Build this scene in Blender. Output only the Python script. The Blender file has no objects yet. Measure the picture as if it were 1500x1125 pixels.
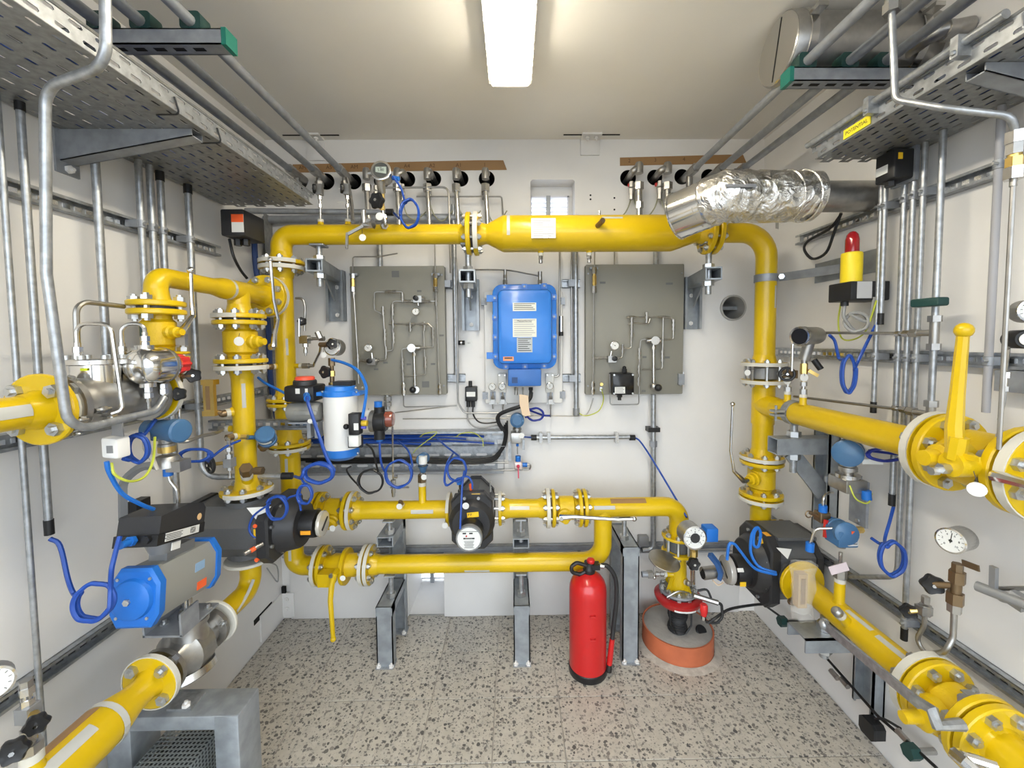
import bpy, math, random
from mathutils import Vector, Matrix
from mathutils import geometry as geo
random.seed(7)
sc = bpy.context.scene
COL = sc.collection
pi = math.pi
def V(*a): return Vector(a)
# ------------------------------------------------------------------ camera
FPX = 600.0                      # focal length in pixels of the 1500x1125 frame
EYE = V(0, 0, 1.446)
ROT = (Matrix.Rotation(math.radians(-0.7), 3, 'Z') @ Matrix.Rotation(math.radians(90 - 3.0), 3, 'X')
       @ Matrix.Rotation(math.radians(-0.45), 3, 'Z'))
_d = ROT.transposed() @ V(0, 1, 0)
PPX = 752 - FPX * _d.x / -_d.z
PPY = 500 + FPX * _d.y / -_d.z
cam = bpy.data.cameras.new('camera')
cam.sensor_width = 36.0
cam.lens = FPX / 1500 * 36
cam.shift_x = (750 - PPX) / 1500
cam.shift_y = (PPY - 562.5) / 1500
cam.clip_start = 0.02
cam_ob = bpy.data.objects.new('camera', cam)
cam_ob.matrix_world = Matrix.Translation(EYE) @ ROT.to_4x4()
COL.objects.link(cam_ob)
sc.camera = cam_ob
# ------------------------------------------------------------------ light: overcast daylight through the open door, exposure
w = bpy.data.worlds.new('daylight'); sc.world = w; w.use_nodes = True
w.node_tree.nodes['Background'].inputs[0].default_value = (0.84, 0.92, 1.0, 1)
w.node_tree.nodes['Background'].inputs[1].default_value = 3.4
LAMP_STRENGTH = 80.0
sc.view_settings.view_transform = 'Standard'
sc.view_settings.look = 'None'
sc.view_settings.exposure = 0.46
sc.view_settings.gamma = 1.0
sc.view_settings.use_curve_mapping = False
sc.cycles.max_bounces = 8
sc.cycles.sample_clamp_indirect = 6.0
# ------------------------------------------------------------------ picking points of the place along the view rays
def _ray(px, py): return ROT @ V((px - PPX) / FPX, -(py - PPY) / FPX, -1)
def D(px, py, y): r = _ray(px, py); return EYE + r * (y / r.y)
def X(px, py, x): r = _ray(px, py); return EYE + r * (x / r.x)
def Z(px, py, z): r = _ray(px, py); return EYE + r * ((z - EYE.z) / r.z)
# ------------------------------------------------------------------ materials
def mat(name, col, rough=.5, metal=0., var=0., scale=20., bump=0., bscale=60., coat=0., alpha=1., trans=0., emit=0., col2=None, spec=.5, ior=1.45):
    m = bpy.data.materials.new(name); m.use_nodes = True
    nt = m.node_tree; b = nt.nodes['Principled BSDF']
    b.inputs['Base Color'].default_value = (*col, 1)
    b.inputs['Roughness'].default_value = rough
    b.inputs['Metallic'].default_value = metal
    b.inputs['Coat Weight'].default_value = coat
    b.inputs['Coat Roughness'].default_value = .08
    b.inputs['Alpha'].default_value = alpha
    b.inputs['Transmission Weight'].default_value = trans
    b.inputs['Specular IOR Level'].default_value = spec
    b.inputs['IOR'].default_value = ior
    if emit:
        b.inputs['Emission Color'].default_value = (*col, 1)
        b.inputs['Emission Strength'].default_value = emit
    if var or bump:
        g = nt.nodes.new('ShaderNodeNewGeometry')
        if var:
            n = nt.nodes.new('ShaderNodeTexNoise'); n.inputs['Scale'].default_value = scale; n.inputs['Detail'].default_value = 5
            nt.links.new(g.outputs['Position'], n.inputs['Vector'])
            r = nt.nodes.new('ShaderNodeValToRGB')
            c2 = col2 or tuple(c * (1 - var) for c in col)
            r.color_ramp.elements[0].color = (*c2, 1); r.color_ramp.elements[0].position = .35
            r.color_ramp.elements[1].color = (*col, 1); r.color_ramp.elements[1].position = .65
            nt.links.new(n.outputs['Fac'], r.inputs['Fac'])
            nt.links.new(r.outputs['Color'], b.inputs['Base Color'])
        if bump:
            n = nt.nodes.new('ShaderNodeTexNoise'); n.inputs['Scale'].default_value = bscale; n.inputs['Detail'].default_value = 4
            nt.links.new(g.outputs['Position'], n.inputs['Vector'])
            bp = nt.nodes.new('ShaderNodeBump'); bp.inputs['Strength'].default_value = bump; bp.inputs['Distance'].default_value = .01
            nt.links.new(n.outputs['Fac'], bp.inputs['Height']); nt.links.new(bp.outputs['Normal'], b.inputs['Normal'])
    return m
YEL = mat('yellow_paint', (.67, .45, .004), .3, coat=.12, var=.08, scale=6)
YEL2 = mat('yellow_cast', (.66, .44, .004), .4, coat=.1, bump=.15, bscale=160)
CRM = mat('cream_tape', (.62, .6, .53), .5)
GREYTAPE = mat('grey_tape', (.5, .5, .47), .45)
GALV = mat('galvanised', (.47, .49, .51), .38, .75, var=.3, scale=55)
GALVD = mat('galvanised_dull', (.36, .38, .41), .5, .5, var=.2, scale=30)
TRAYM = mat('tray_zinc', (.34, .345, .34), .42, .7, var=.25, scale=70)  # same zinc as the lips; shade on tray undersides put into the colour
SS = mat('stainless', (.6, .59, .57), .26, 1.)
SSD = mat('stainless_dull', (.45, .44, .42), .38, .95, var=.15, scale=40)
CHR = mat('polished_steel', (.72, .71, .69), .14, 1.)
NUT = mat('zinc_bolt', (.55, .56, .56), .3, .9)
BRASS = mat('brass', (.78, .56, .19), .3, 1.)
BRZ = mat('bronze', (.24, .17, .1), .4, .85)
BLK = mat('black_plastic', (.012, .012, .013), .42)
DGR = mat('dark_grey_cast', (.105, .108, .112), .48, .1, bump=.1, bscale=200)
DGR2 = mat('charcoal_cast', (.028, .028, .03), .45, .1)
MGR = mat('grey_alu', (.27, .275, .28), .45, .35)
BLU = mat('blue_paint', (.02, .18, .62), .35, coat=.2)
BLUT = mat('transmitter_blue', (.05, .135, .27), .38, coat=.1)
BLUC = mat('blue_cable', (.012, .062, .33), .42)
BLUL = mat('light_blue_plastic', (.012, .14, .52), .4)
WHT = mat('white_enamel', (.8, .79, .76), .38)
LBL = mat('label_white', (.75, .75, .72), .5)
RED = mat('red_enamel', (.52, .012, .013), .28, coat=.4)
REDP = mat('red_plastic', (.62, .025, .025), .4)
ORG = mat('orange_plastic', (.85, .12, .03), .4)
TERRA = mat('orange_clay_plastic', (.52, .14, .06), .55, var=.15, scale=15)
BOARD = mat('grey_board', (.26, .252, .215), .5, var=.05, scale=3)
RUB = mat('rubber', (.02, .02, .021), .6)
GRN = mat('green_plastic', (.012, .16, .12), .4)
DGRN = mat('dark_green', (.012, .05, .045), .45)
BRN = mat('brown_tape', (.32, .185, .08), .4)
BEIGE = mat('beige_card', (.72, .55, .38), .6)
HOLE = mat('dark_void', (.006, .006, .006), .8)
STEELP = mat('channel_steel', (.36, .39, .42), .42, .45, var=.25, scale=22)
GLS = mat('clear_glass', (1, 1, 1), .03, trans=1.)
YGC = mat('earth_wire', (.5, .55, .06), .45)
GRC = mat('grey_cable', (.3, .3, .29), .5)
INK = mat('ink', (.03, .03, .03), .6)
YLB = mat('yellow_label', (.9, .55, .02), .5)
MORT = mat('mortar', (.5, .46, .4), .8, var=.25, scale=30, bump=.3, bscale=80)
CONC = mat('cast_concrete', (.36, .345, .32), .75, var=.25, scale=9, bump=.2, bscale=60)
# ------------------------------------------------------------------ mesh builder
def basis(ax):
    a = Vector(ax).normalized()
    u = a.cross(V(0, 0, 1) if abs(a.z) < .9 else V(1, 0, 0)).normalized()
    return a, u, a.cross(u)
class M:
    def __init__(s): s.v = []; s.f = []
    def add(s, vs, fs):
        o = len(s.v); s.v += [Vector(p) for p in vs]; s.f += [[i + o for i in f] for f in fs]; return s
    def box(s, lo, hi):
        a, b = Vector(lo), Vector(hi)
        return s.obox((a + b) / 2, V((b.x - a.x) / 2, 0, 0), V(0, (b.y - a.y) / 2, 0), V(0, 0, (b.z - a.z) / 2))
    def obox(s, c, u, v, w):
        c = Vector(c); u = Vector(u); v = Vector(v); w = Vector(w)
        if u.cross(v).dot(w) < 0: u = -u
        p = [c + i * u + j * v + k * w for k in (-1, 1) for j in (-1, 1) for i in (-1, 1)]
        return s.add(p, [(0, 2, 3, 1), (4, 5, 7, 6), (0, 1, 5, 4), (2, 6, 7, 3), (0, 4, 6, 2), (1, 3, 7, 5)])
    def bar(s, a, b, wd, ht, up=(0, 0, 1)):
        a = Vector(a); b = Vector(b); d = (b - a); l = d.length; d.normalize()
        side = d.cross(Vector(up)).normalized(); u = side.cross(d)
        return s.obox((a + b) / 2, d * l / 2, side * wd / 2, u * ht / 2)
    def lathe(s, o, ax, prof, n=18, cap=True):
        o = Vector(o); a, u, w = basis(ax); vs = []; fs = []
        for t, r in prof:
            for i in range(n):
                th = 2 * pi * i / n
                vs.append(o + a * t + (u * math.cos(th) + w * math.sin(th)) * max(r, 1e-5))
        for k in range(len(prof) - 1):
            for i in range(n):
                j = (i + 1) % n
                fs.append((k * n + i, k * n + j, (k + 1) * n + j, (k + 1) * n + i))
        if cap:
            fs.append(tuple(range(n))[::-1]); fs.append(tuple((len(prof) - 1) * n + i for i in range(n)))
        return s.add(vs, fs)
    def cyl(s, a, b, r, r2=None, n=14, cap=True):
        a = Vector(a); b = Vector(b)
        return s.lathe(a, b - a, [(0, r), ((b - a).length, r if r2 is None else r2)], n, cap)
    def disc(s, c, ax, R, th, n=24, bev=.003):
        return s.lathe(Vector(c) - Vector(ax).normalized() * th / 2, ax, [(0, R - bev), (bev, R), (th - bev, R), (th, R - bev)], n)
    def hexn(s, c, ax, r, h):
        c = Vector(c); a = Vector(ax).normalized() * h / 2
        return s.cyl(c - a, c + a, r, n=6)
    def tube(s, pts, r, bend=0, n=8, cap=True, closed=False, bn=5):
        pts = [Vector(p) for p in pts]
        if bend:
            q = [pts[0]]
            for i in range(1, len(pts) - 1):
                a, b, c = pts[i - 1], pts[i], pts[i + 1]
                d1 = (a - b); d2 = (c - b); l1, l2 = d1.length, d2.length
                if l1 < 1e-6 or l2 < 1e-6: continue
                d1 /= l1; d2 /= l2; ang = d1.angle(d2)
                if ang > pi - .05: q.append(b); continue
                t = min(bend / math.tan(ang / 2), l1 * .49, l2 * .49)
                R = t * math.tan(ang / 2)
                cen = b + (d1 + d2).normalized() * (R / math.sin(ang / 2))
                e1 = (b + d1 * t - cen); e2 = (b + d2 * t - cen)
                m = max(2, int(bn * (pi - ang) / (pi / 2)) + 1); tot = e1.angle(e2)
                for k in range(m + 1):
                    f = k / m
                    q.append(cen + (e1 * math.sin((1 - f) * tot) + e2 * math.sin(f * tot)) / math.sin(tot))
            q.append(pts[-1]); pts = q
        np_ = len(pts); rings = []; a, u, w = basis(pts[1] - pts[0]); prev = a
        for i, p in enumerate(pts):
            if closed: t = pts[(i + 1) % np_] - pts[i - 1]
            elif i == 0: t = pts[1] - p
            elif i == np_ - 1: t = p - pts[-2]
            else: t = (pts[i + 1] - p).normalized() + (p - pts[i - 1]).normalized()
            if t.length < 1e-9: t = prev
            t = t.normalized()
            u = (prev.rotation_difference(t) @ u); u = (u - t * u.dot(t)).normalized(); w = t.cross(u); prev = t
            rr = r[i] if isinstance(r, (list, tuple)) else r
            rings.append([p + (u * math.cos(2 * pi * k / n) + w * math.sin(2 * pi * k / n)) * rr for k in range(n)])
        vs = [x for ring in rings for x in ring]; fs = []
        for i in range(np_ if closed else np_ - 1):
            for k in range(n):
                l = (k + 1) % n; j = (i + 1) % np_
                fs.append((i * n + k, i * n + l, j * n + l, j * n + k))
        if cap and not closed:
            fs.append(tuple(range(n))[::-1]); fs.append(tuple((np_ - 1) * n + k for k in range(n)))
        return s.add(vs, fs)
    def sph(s, c, r, n=12, sq=(1, 1, 1)):
        c = Vector(c); m = n // 2; vs = []; fs = []
        for i in range(m + 1):
            ph = pi * i / m
            for j in range(n):
                th = 2 * pi * j / n
                vs.append(c + V(math.sin(ph) * math.cos(th) * sq[0], math.sin(ph) * math.sin(th) * sq[1], math.cos(ph) * sq[2]) * r if 0 < i < m else c + V(0, 0, (1 if i == 0 else -1) * r * sq[2]) + V(math.cos(th), math.sin(th), 0) * 1e-5)
        for i in range(m):
            for j in range(n):
                k = (j + 1) % n
                fs.append((i * n + j, (i + 1) * n + j, (i + 1) * n + k, i * n + k))
        return s.add(vs, fs)
    def ring(s, c, ax, R, r, a0=0, a1=2 * pi, n=24, m=8):
        a, u, w = basis(ax); c = Vector(c); full = abs(a1 - a0 - 2 * pi) < 1e-6
        pts = [c + (u * math.cos(a0 + (a1 - a0) * i / n) + w * math.sin(a0 + (a1 - a0) * i / n)) * R for i in range(n if full else n + 1)]
        return s.tube(pts, r, n=m, closed=full)
    def band(s, c, ax, R, th, wd, a0, a1, n=16, udir=None):
        """a strap of thickness th and width wd round an axis, from angle a0 to a1"""
        a, u, w = basis(ax); c = Vector(c)
        if udir is not None: u = Vector(udir); u = (u - a * u.dot(a)).normalized(); w = a.cross(u)
        vs = []; fs = []
        for i in range(n + 1):
            t = a0 + (a1 - a0) * i / n; d = u * math.cos(t) + w * math.sin(t)
            vs += [c + d * R - a * wd / 2, c + d * (R + th) - a * wd / 2, c + d * (R + th) + a * wd / 2, c + d * R + a * wd / 2]
        for i in range(n):
            for k in range(4):
                l = (k + 1) % 4; fs.append((i * 4 + k, i * 4 + l, i * 4 + 4 + l, i * 4 + 4 + k))
        fs += [(3, 2, 1, 0), (n * 4, n * 4 + 1, n * 4 + 2, n * 4 + 3)]
        return s.add(vs, fs)
    def prism(s, poly, o, u, v, d):
        """polygon (a, b) in the plane o + a*u + b*v pushed along vector d"""
        o = Vector(o); u = Vector(u); v = Vector(v); d = Vector(d); n = len(poly)
        p = [o + u * a + v * b for a, b in poly]
        if u.cross(v).dot(d) < 0: p = p[::-1]
        return s.add(p + [x + d for x in p], [tuple(range(n))[::-1], tuple(range(n, 2 * n))] + [(i, (i + 1) % n, n + (i + 1) % n, n + i) for i in range(n)])
    def loft(s, loops):
        n = len(loops[0]); vs = [p for l in loops for p in l]; fs = []
        for k in range(len(loops) - 1):
            for i in range(n):
                j = (i + 1) % n; fs.append((k * n + i, k * n + j, (k + 1) * n + j, (k + 1) * n + i))
        fs.append(tuple(range(n))[::-1]); fs.append(tuple((len(loops) - 1) * n + i for i in range(n)))
        return s.add(vs, fs)
    def rbox(s, c, u, v, d, r=.01, e=.004, n=3):
        """rounded plate: half-vectors u, v, full depth vector d from c, corner radius r, front edge rounding e"""
        c = Vector(c); u = Vector(u); v = Vector(v); d = Vector(d); L = d.length; hu, hv = u.length, v.length
        un, vn, dn = u.normalized(), v.normalized(), d.normalized()
        if un.cross(vn).dot(dn) < 0: un = -un
        def loop(ins, t):
            P = []; rr = max(r - ins, .0005)
            for q, (sx, sy) in enumerate(((1, 1), (-1, 1), (-1, -1), (1, -1))):
                for k in range(n + 1):
                    a = pi / 2 * (q + k / n)
                    P.append(c + un * (sx * (hu - r) + rr * math.cos(a)) + vn * (sy * (hv - r) + rr * math.sin(a)) + dn * t)
            return P
        return s.loft([loop(0, 0), loop(0, L - e), loop(e * .3, L - e * .3), loop(e, L)])
def rect(w, h, r=0): return [(-w, -h), (w, -h), (w, h), (-w, h)]
def spline(pts, n=6):
    pts = [Vector(p) for p in pts]; out = []
    P = [pts[0] * 2 - pts[1]] + pts + [pts[-1] * 2 - pts[-2]]
    for i in range(1, len(P) - 2):
        a, b, c, d = P[i - 1:i + 3]
        for k in range(n):
            t = k / n
            out.append(.5 * (2 * b + (c - a) * t + (2 * a - 5 * b + 4 * c - d) * t * t + (3 * b - a - 3 * c + d) * t ** 3))
    out.append(pts[-1]); return out
# ------------------------------------------------------------------ objects
def mesh(name, mb, m, off=V(0, 0, 0), ang=38, flat=False):
    me = bpy.data.meshes.new(name)
    me.from_pydata([v - off for v in mb.v], [], mb.f)
    me.polygons.foreach_set('use_smooth', [not flat] * len(me.polygons))
    if not flat: me.set_sharp_from_angle(angle=math.radians(ang))
    me.materials.append(m)
    return me
def link(name, data, parent=None):
    o = bpy.data.objects.new(name, data); COL.objects.link(o)
    if parent is not None: o.parent = parent
    return o
def tag(o, label, cat, group=None, kind=None):
    if label: o['label'] = label
    if cat: o['category'] = cat
    if group: o['group'] = group
    if kind: o['kind'] = kind
    return o
def one(name, label, cat, mb, m, group=None, kind=None):
    lo = Vector((min(v.x for v in mb.v), min(v.y for v in mb.v), min(v.z for v in mb.v)))
    o = link(name, mesh(name, mb, m, lo)); o.location = lo
    return tag(o, label, cat, group, kind)
def struct(name, mb, m, parent=None):
    o = link(name, mesh(name, mb, m), parent)
    if parent is None: o['kind'] = 'structure'
    return o
class T:
    """a thing: an Empty at its place that parents its parts; parts are given in room coordinates"""
    def __init__(s, name, label, cat, loc, group=None):
        s.e = tag(link(name, None), label, cat, group); s.loc = Vector(loc); s.e.location = s.loc; s.e.empty_display_size = .05
    def p(s, name, mb, m, label=None, parent=None, kind=None):
        o = link(name, mesh(name, mb, m, s.loc), parent or s.e)
        if label: o['label'] = label
        if kind: o['kind'] = kind
        return o
    def flat(s, *a):
        o = s.p(*a); o.data.polygons.foreach_set('use_smooth', [False] * len(o.data.polygons)); return o
    def inst(s, name, me, pos, ax=(0, 0, 1), spin=0, parent=None):
        o = link(name, me, parent or s.e)
        o.rotation_mode = 'QUATERNION'
        a, u, w_ = basis(ax)
        R = Matrix((u, w_, a)).transposed() @ Matrix.Rotation(spin, 3, 'Z')
        o.rotation_quaternion = R.to_quaternion(); o.location = Vector(pos) - s.loc
        return o
_bolts = {}
def bolt_mesh(L, r=.0055, k=1.0):
    key = (round(L, 4), round(r, 4))
    if key not in _bolts:
        b = M(); h = r * 1.7
        b.cyl((0, 0, -L / 2 - h * 1.5), (0, 0, L / 2 + h * 1.5), r, n=6)
        for sg in (-1, 1): b.hexn((0, 0, sg * (L / 2 + h / 2)), (0, 0, 1), r * 1.95, h)
        _bolts[key] = mesh('bolt', b, NUT)
    return _bolts[key]
def bolts(t, c, ax, Rb, n, L, r=.0055, ph=None):
    a, u, w_ = basis(ax); ph = pi / n if ph is None else ph
    for i in range(n):
        th = ph + 2 * pi * i / n
        t.inst('bolt', bolt_mesh(L, r), Vector(c) + (u * math.cos(th) + w_ * math.sin(th)) * Rb, ax, th)
def flange(t, c, ax, R=.09, th=.016, m=YEL, tape=None, hub=None, hubdir=1, toward=None):
    """a flange disc; tape = (from, to) angle of the cream tape over its rim, measured from direction toward"""
    f = t.p('flange', M().disc(c, ax, R, th, 28), m)
    if tape:
        t.p('rim_tape', M().band(c, ax, R - .001, .003, th * .96, tape[0], tape[1], 36, toward), CRM, 'cream tape round the flange rim', f)
    if hub:
        a = Vector(ax).normalized() * hubdir
        t.p('weld_neck', M().lathe(Vector(c) + a * th / 2, a, [(0, hub * 1.28), (.012, hub * 1.16), (.035, hub), (.036, hub * .98)], 20), m)
    return f
def text(t, body, pos, size, right, up, m, parent=None, name='lettering', al='CENTER'):
    cu = bpy.data.curves.new('lettering', 'FONT'); cu.body = body; cu.size = size; cu.align_x = al; cu.align_y = 'CENTER'; cu.extrude = .0002; cu.resolution_u = 2
    tmp = bpy.data.objects.new('lettering', cu); me = bpy.data.meshes.new_from_object(tmp); bpy.data.objects.remove(tmp); bpy.data.curves.remove(cu)
    me.materials.clear(); me.materials.append(m)
    o = link(name, me, parent or (t.e if t else None)); o['kind'] = 'stuff'
    r = Vector(right).normalized(); u = Vector(up); u = (u - r * u.dot(r)).normalized()
    o.rotation_mode = 'QUATERNION'; o.rotation_quaternion = Matrix((r, u, r.cross(u))).transposed().to_quaternion()
    o.location = Vector(pos) - (t.loc if t else V(0, 0, 0))
    return o
def cable(name, label, cat, pts, r, m, group=None, n=6, smooth=5):
    return one(name, label, cat, M().tube(spline(pts, smooth), r, n=n), m, group)
def coil(c, ax, R, turns, drift, ph=0, sq=(1, 1), k=20, udir=None):
    a, u, w_ = basis(ax); c = Vector(c)
    if udir is not None: u = Vector(udir); u = (u - a * u.dot(a)).normalized(); w_ = a.cross(u)
    n = int(k * turns)
    return [c + a * (drift * (i / n - .5)) + u * (R * sq[0] * math.cos(ph + 2 * pi * turns * i / n)) + w_ * (R * sq[1] * math.sin(ph + 2 * pi * turns * i / n)) * (1 + .04 * math.sin(i * 1.7)) for i in range(n + 1)]
# ------------------------------------------------------------------ room shell
XL, XR, YB, ZC, YF = -1.2215, 1.273, 2.10, 2.452, -0.42
WALL = mat('wall_paint', (.78, .765, .745), .6, var=.05, scale=4, bump=.06, bscale=25)
CEIL = mat('ceiling_paint', (.83, .8, .74), .65, var=.04, scale=3, bump=.08, bscale=18)
def terrazzo():
    m = bpy.data.materials.new('terrazzo'); m.use_nodes = True; nt = m.node_tree; L = nt.links.new; b = nt.nodes['Principled BSDF']
    g = nt.nodes.new('ShaderNodeNewGeometry')
    def chips(scale, lo, hi, r0, r1):
        v = nt.nodes.new('ShaderNodeTexVoronoi'); v.inputs['Scale'].default_value = scale
        w_ = nt.nodes.new('ShaderNodeTexNoise'); w_.inputs['Scale'].default_value = scale * 1.6
        mx = nt.nodes.new('ShaderNodeMixRGB'); mx.inputs[0].default_value = .012
        L(g.outputs['Position'], w_.inputs['Vector']); L(g.outputs['Position'], mx.inputs[1]); L(w_.outputs['Color'], mx.inputs[2]); L(mx.outputs[0], v.inputs['Vector'])
        sp = nt.nodes.new('ShaderNodeSeparateColor'); L(v.outputs['Color'], sp.inputs[0])
        rad = nt.nodes.new('ShaderNodeMapRange'); rad.inputs['To Min'].default_value = r0; rad.inputs['To Max'].default_value = r1; L(sp.outputs[0], rad.inputs['Value'])
        lt = nt.nodes.new('ShaderNodeMath'); lt.operation = 'LESS_THAN'; L(v.outputs['Distance'], lt.inputs[0]); L(rad.outputs[0], lt.inputs[1])
        cr = nt.nodes.new('ShaderNodeValToRGB'); cr.color_ramp.elements[0].color = lo; cr.color_ramp.elements[1].color = hi; L(sp.outputs[1], cr.inputs[0])
        return lt.outputs[0], cr.outputs[0]
    n = nt.nodes.new('ShaderNodeTexNoise'); n.inputs['Scale'].default_value = 30; L(g.outputs['Position'], n.inputs['Vector'])
    base = nt.nodes.new('ShaderNodeValToRGB'); base.color_ramp.elements[0].color = (.38, .35, .3, 1); base.color_ramp.elements[1].color = (.6, .56, .49, 1); L(n.outputs['Fac'], base.inputs[0])
    f2, c2 = chips(100, (.13, .125, .12, 1), (.45, .42, .37, 1), .1, .55)
    f1, c1 = chips(62, (.075, .072, .07, 1), (.26, .235, .21, 1), .0, .5)
    a = nt.nodes.new('ShaderNodeMixRGB'); L(f2, a.inputs[0]); L(base.outputs[0], a.inputs[1]); L(c2, a.inputs[2])
    c = nt.nodes.new('ShaderNodeMixRGB'); L(f1, c.inputs[0]); L(a.outputs[0], c.inputs[1]); L(c1, c.inputs[2])
    L(c.outputs[0], b.inputs['Base Color']); b.inputs['Roughness'].default_value = .45
    return m
TERR = terrazzo()
JOINT = mat('tile_joint', (.43, .4, .36), .8, var=.15, scale=40)
floor = struct('floor', M().box((XL - .1, YF - .1, -.1), (XR + .1, YB + .3, -.004)), JOINT)
k = 0
tile_me = {}
TS = .2565
for iy in range(-8, 4):
    for ix in range(-5, 6):
        x0, x1 = -.086 + TS * ix, -.086 + TS * (ix + 1); y0, y1 = 1.590 + TS * iy, 1.590 + TS * (iy + 1)
        x0 = max(x0, XL); x1 = min(x1, XR); y1 = min(y1, YB + .01); y0 = max(y0, YF)
        if x1 - x0 < .01 or y1 - y0 < .01: continue
        key = (round(x1 - x0, 3), round(y1 - y0, 3))
        if key not in tile_me:
            j = .0021; W, H = x1 - x0, y1 - y0
            tile_me[key] = mesh('tile', M().loft([[V(j, j, -.01), V(W - j, j, -.01), V(W - j, H - j, -.01), V(j, H - j, -.01)],
                [V(j, j, -.0012), V(W - j, j, -.0012), V(W - j, H - j, -.0012), V(j, H - j, -.0012)],
                [V(j + .001, j + .001, 0), V(W - j - .001, j + .001, 0), V(W - j - .001, H - j - .001, 0), V(j + .001, H - j - .001, 0)]]), TERR)
        o = link('tile', tile_me[key], floor); o.location = (x0, y0, 0)
struct('ceiling', M().box((XL - .1, YF - .1, ZC), (XR + .1, YB + .3, ZC + .12)), CEIL)
struct('wall_left', M().box((XL - .12, YF - .1, -.1), (XL, YB + .3, ZC)), WALL)
struct('wall_right', M().box((XR, YF - .1, -.1), (XR + .12, YB + .3, ZC)), WALL)
fw = M(); fw.box((XL, YF - .12, 0), (XL + .03, YF, ZC)).box((XR - .03, YF - .12, 0), (XR, YF, ZC)).box((XL + .03, YF - .12, 2.36), (XR - .03, YF, ZC))
struct('wall_front', fw, WALL)  # unseen; opening widened to let more daylight onto the side walls
struct('ground', M().box((-15, -20, -.2), (15, YF - .1, -.1)), mat('yard_asphalt', (.2, .2, .2), .9, var=.2, scale=8))  # unseen, added to stop sky light coming up from below
# back wall with real openings
HOLES = [(440, 266, 10.5), (478, 266, 11.5), (518, 266, 11), (559, 265, 11), (597, 263, 11), (635, 262, 11), (675, 262, 11), (713, 262, 11.5),
         (920, 261, 11.5), (959, 260, 11), (999, 259, 11), (1038, 259, 11), (1079, 258, 11)]
def back_wall():
    pts = []; loops = []
    def P(px, py): p = D(px, py, YB); return (p.x, p.z)
    n0 = [P(599, 905)[0], P(651, 905)[0]]; zt = P(620, 836)[1]
    outer = [(XL, 0), (n0[0], 0), (n0[0], zt), (n0[1], zt), (n0[1], 0), (XR, 0), (XR, ZC), (XL, ZC)]
    loops.append(outer)
    circ = []
    for px, py, r in HOLES + [(1073, 451, 16.5)]:
        c = P(px, py); R = r / FPX * YB; circ.append((c, R))
        loops.append([(c[0] + R * math.cos(2 * pi * i / 24), c[1] + R * math.sin(2 * pi * i / 24)) for i in range(24)])
    a, b = P(777, 263), P(842, 263); zb = P(800, 345)[1]
    vent = [(a[0], zb), (b[0], zb), (b[0], b[1] - .01), (b[0] - .01, b[1]), (a[0] + .01, a[1]), (a[0], a[1] - .01)]
    loops.append(vent)
    vs = []; es = []
    for l in loops:
        o = len(vs); vs += [Vector(p) for p in l]; es += [(o + i, o + (i + 1) % len(l)) for i in range(len(l))]
    r = geo.delaunay_2d_cdt(vs, es, [], 0, 1e-6)
    ov, of = r[0], r[2]
    def inside(p, l):
        c = False; j = len(l) - 1
        for i in range(len(l)):
            if (l[i][1] > p[1]) != (l[j][1] > p[1]) and p[0] < (l[j][0] - l[i][0]) * (p[1] - l[i][1]) / (l[j][1] - l[i][1]) + l[i][0]: c = not c
            j = i
        return c
    fs = []
    for f in of:
        c = sum((ov[i] for i in f), Vector((0, 0))) / len(f)
        if inside(c, outer) and not any(inside(c, l) for l in loops[1:]): fs.append(f)
    mb = M(); mb.add([V(p.x, YB, p.y) for p in ov], [f[::-1] if (ov[f[1]] - ov[f[0]]).cross(ov[f[2]] - ov[f[0]]) < 0 else f for f in fs])
    wall = struct('wall_back', mb, WALL)
    return wall, circ, vent, n0, zt
wall_back, CIRC, VENT, N0, NZT = back_wall()
for c, R in CIRC[:-1]:
    cup = M(); n = 24; o = V(c[0], YB, c[1])
    vs = [o + V(R * math.cos(2 * pi * i / n), d, R * math.sin(2 * pi * i / n)) for d in (0, .22) for i in range(n)]
    cup.add(vs, [(i, (i + 1) % n, n + (i + 1) % n, n + i) for i in range(n)] + [tuple(range(n, 2 * n))])
    struct('core_hole', cup, HOLE, wall_back)
# round air duct with a bar across
c, R = CIRC[-1]; o = V(c[0], YB, c[1])
sl = M(); n = 28
vs = [o + V(r * math.cos(2 * pi * i / n), d, r * math.sin(2 * pi * i / n)) for r, d in ((R, .25), (R, -.012), (R + .008, -.012), (R + .008, 0)) for i in range(n)]
sl.add(vs, [(k * n + i, k * n + (i + 1) % n, (k + 1) * n + (i + 1) % n, (k + 1) * n + i) for k in range(3) for i in range(n)] + [tuple(range(n))])
struct('duct_sleeve', sl, mat('sleeve_grey', (.42, .41, .39), .6), wall_back)
struct('duct_bar', M().box((o.x - R, YB + .06, o.z - .006), (o.x + R, YB + .075, o.z + .012)), GALVD, wall_back)
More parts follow.
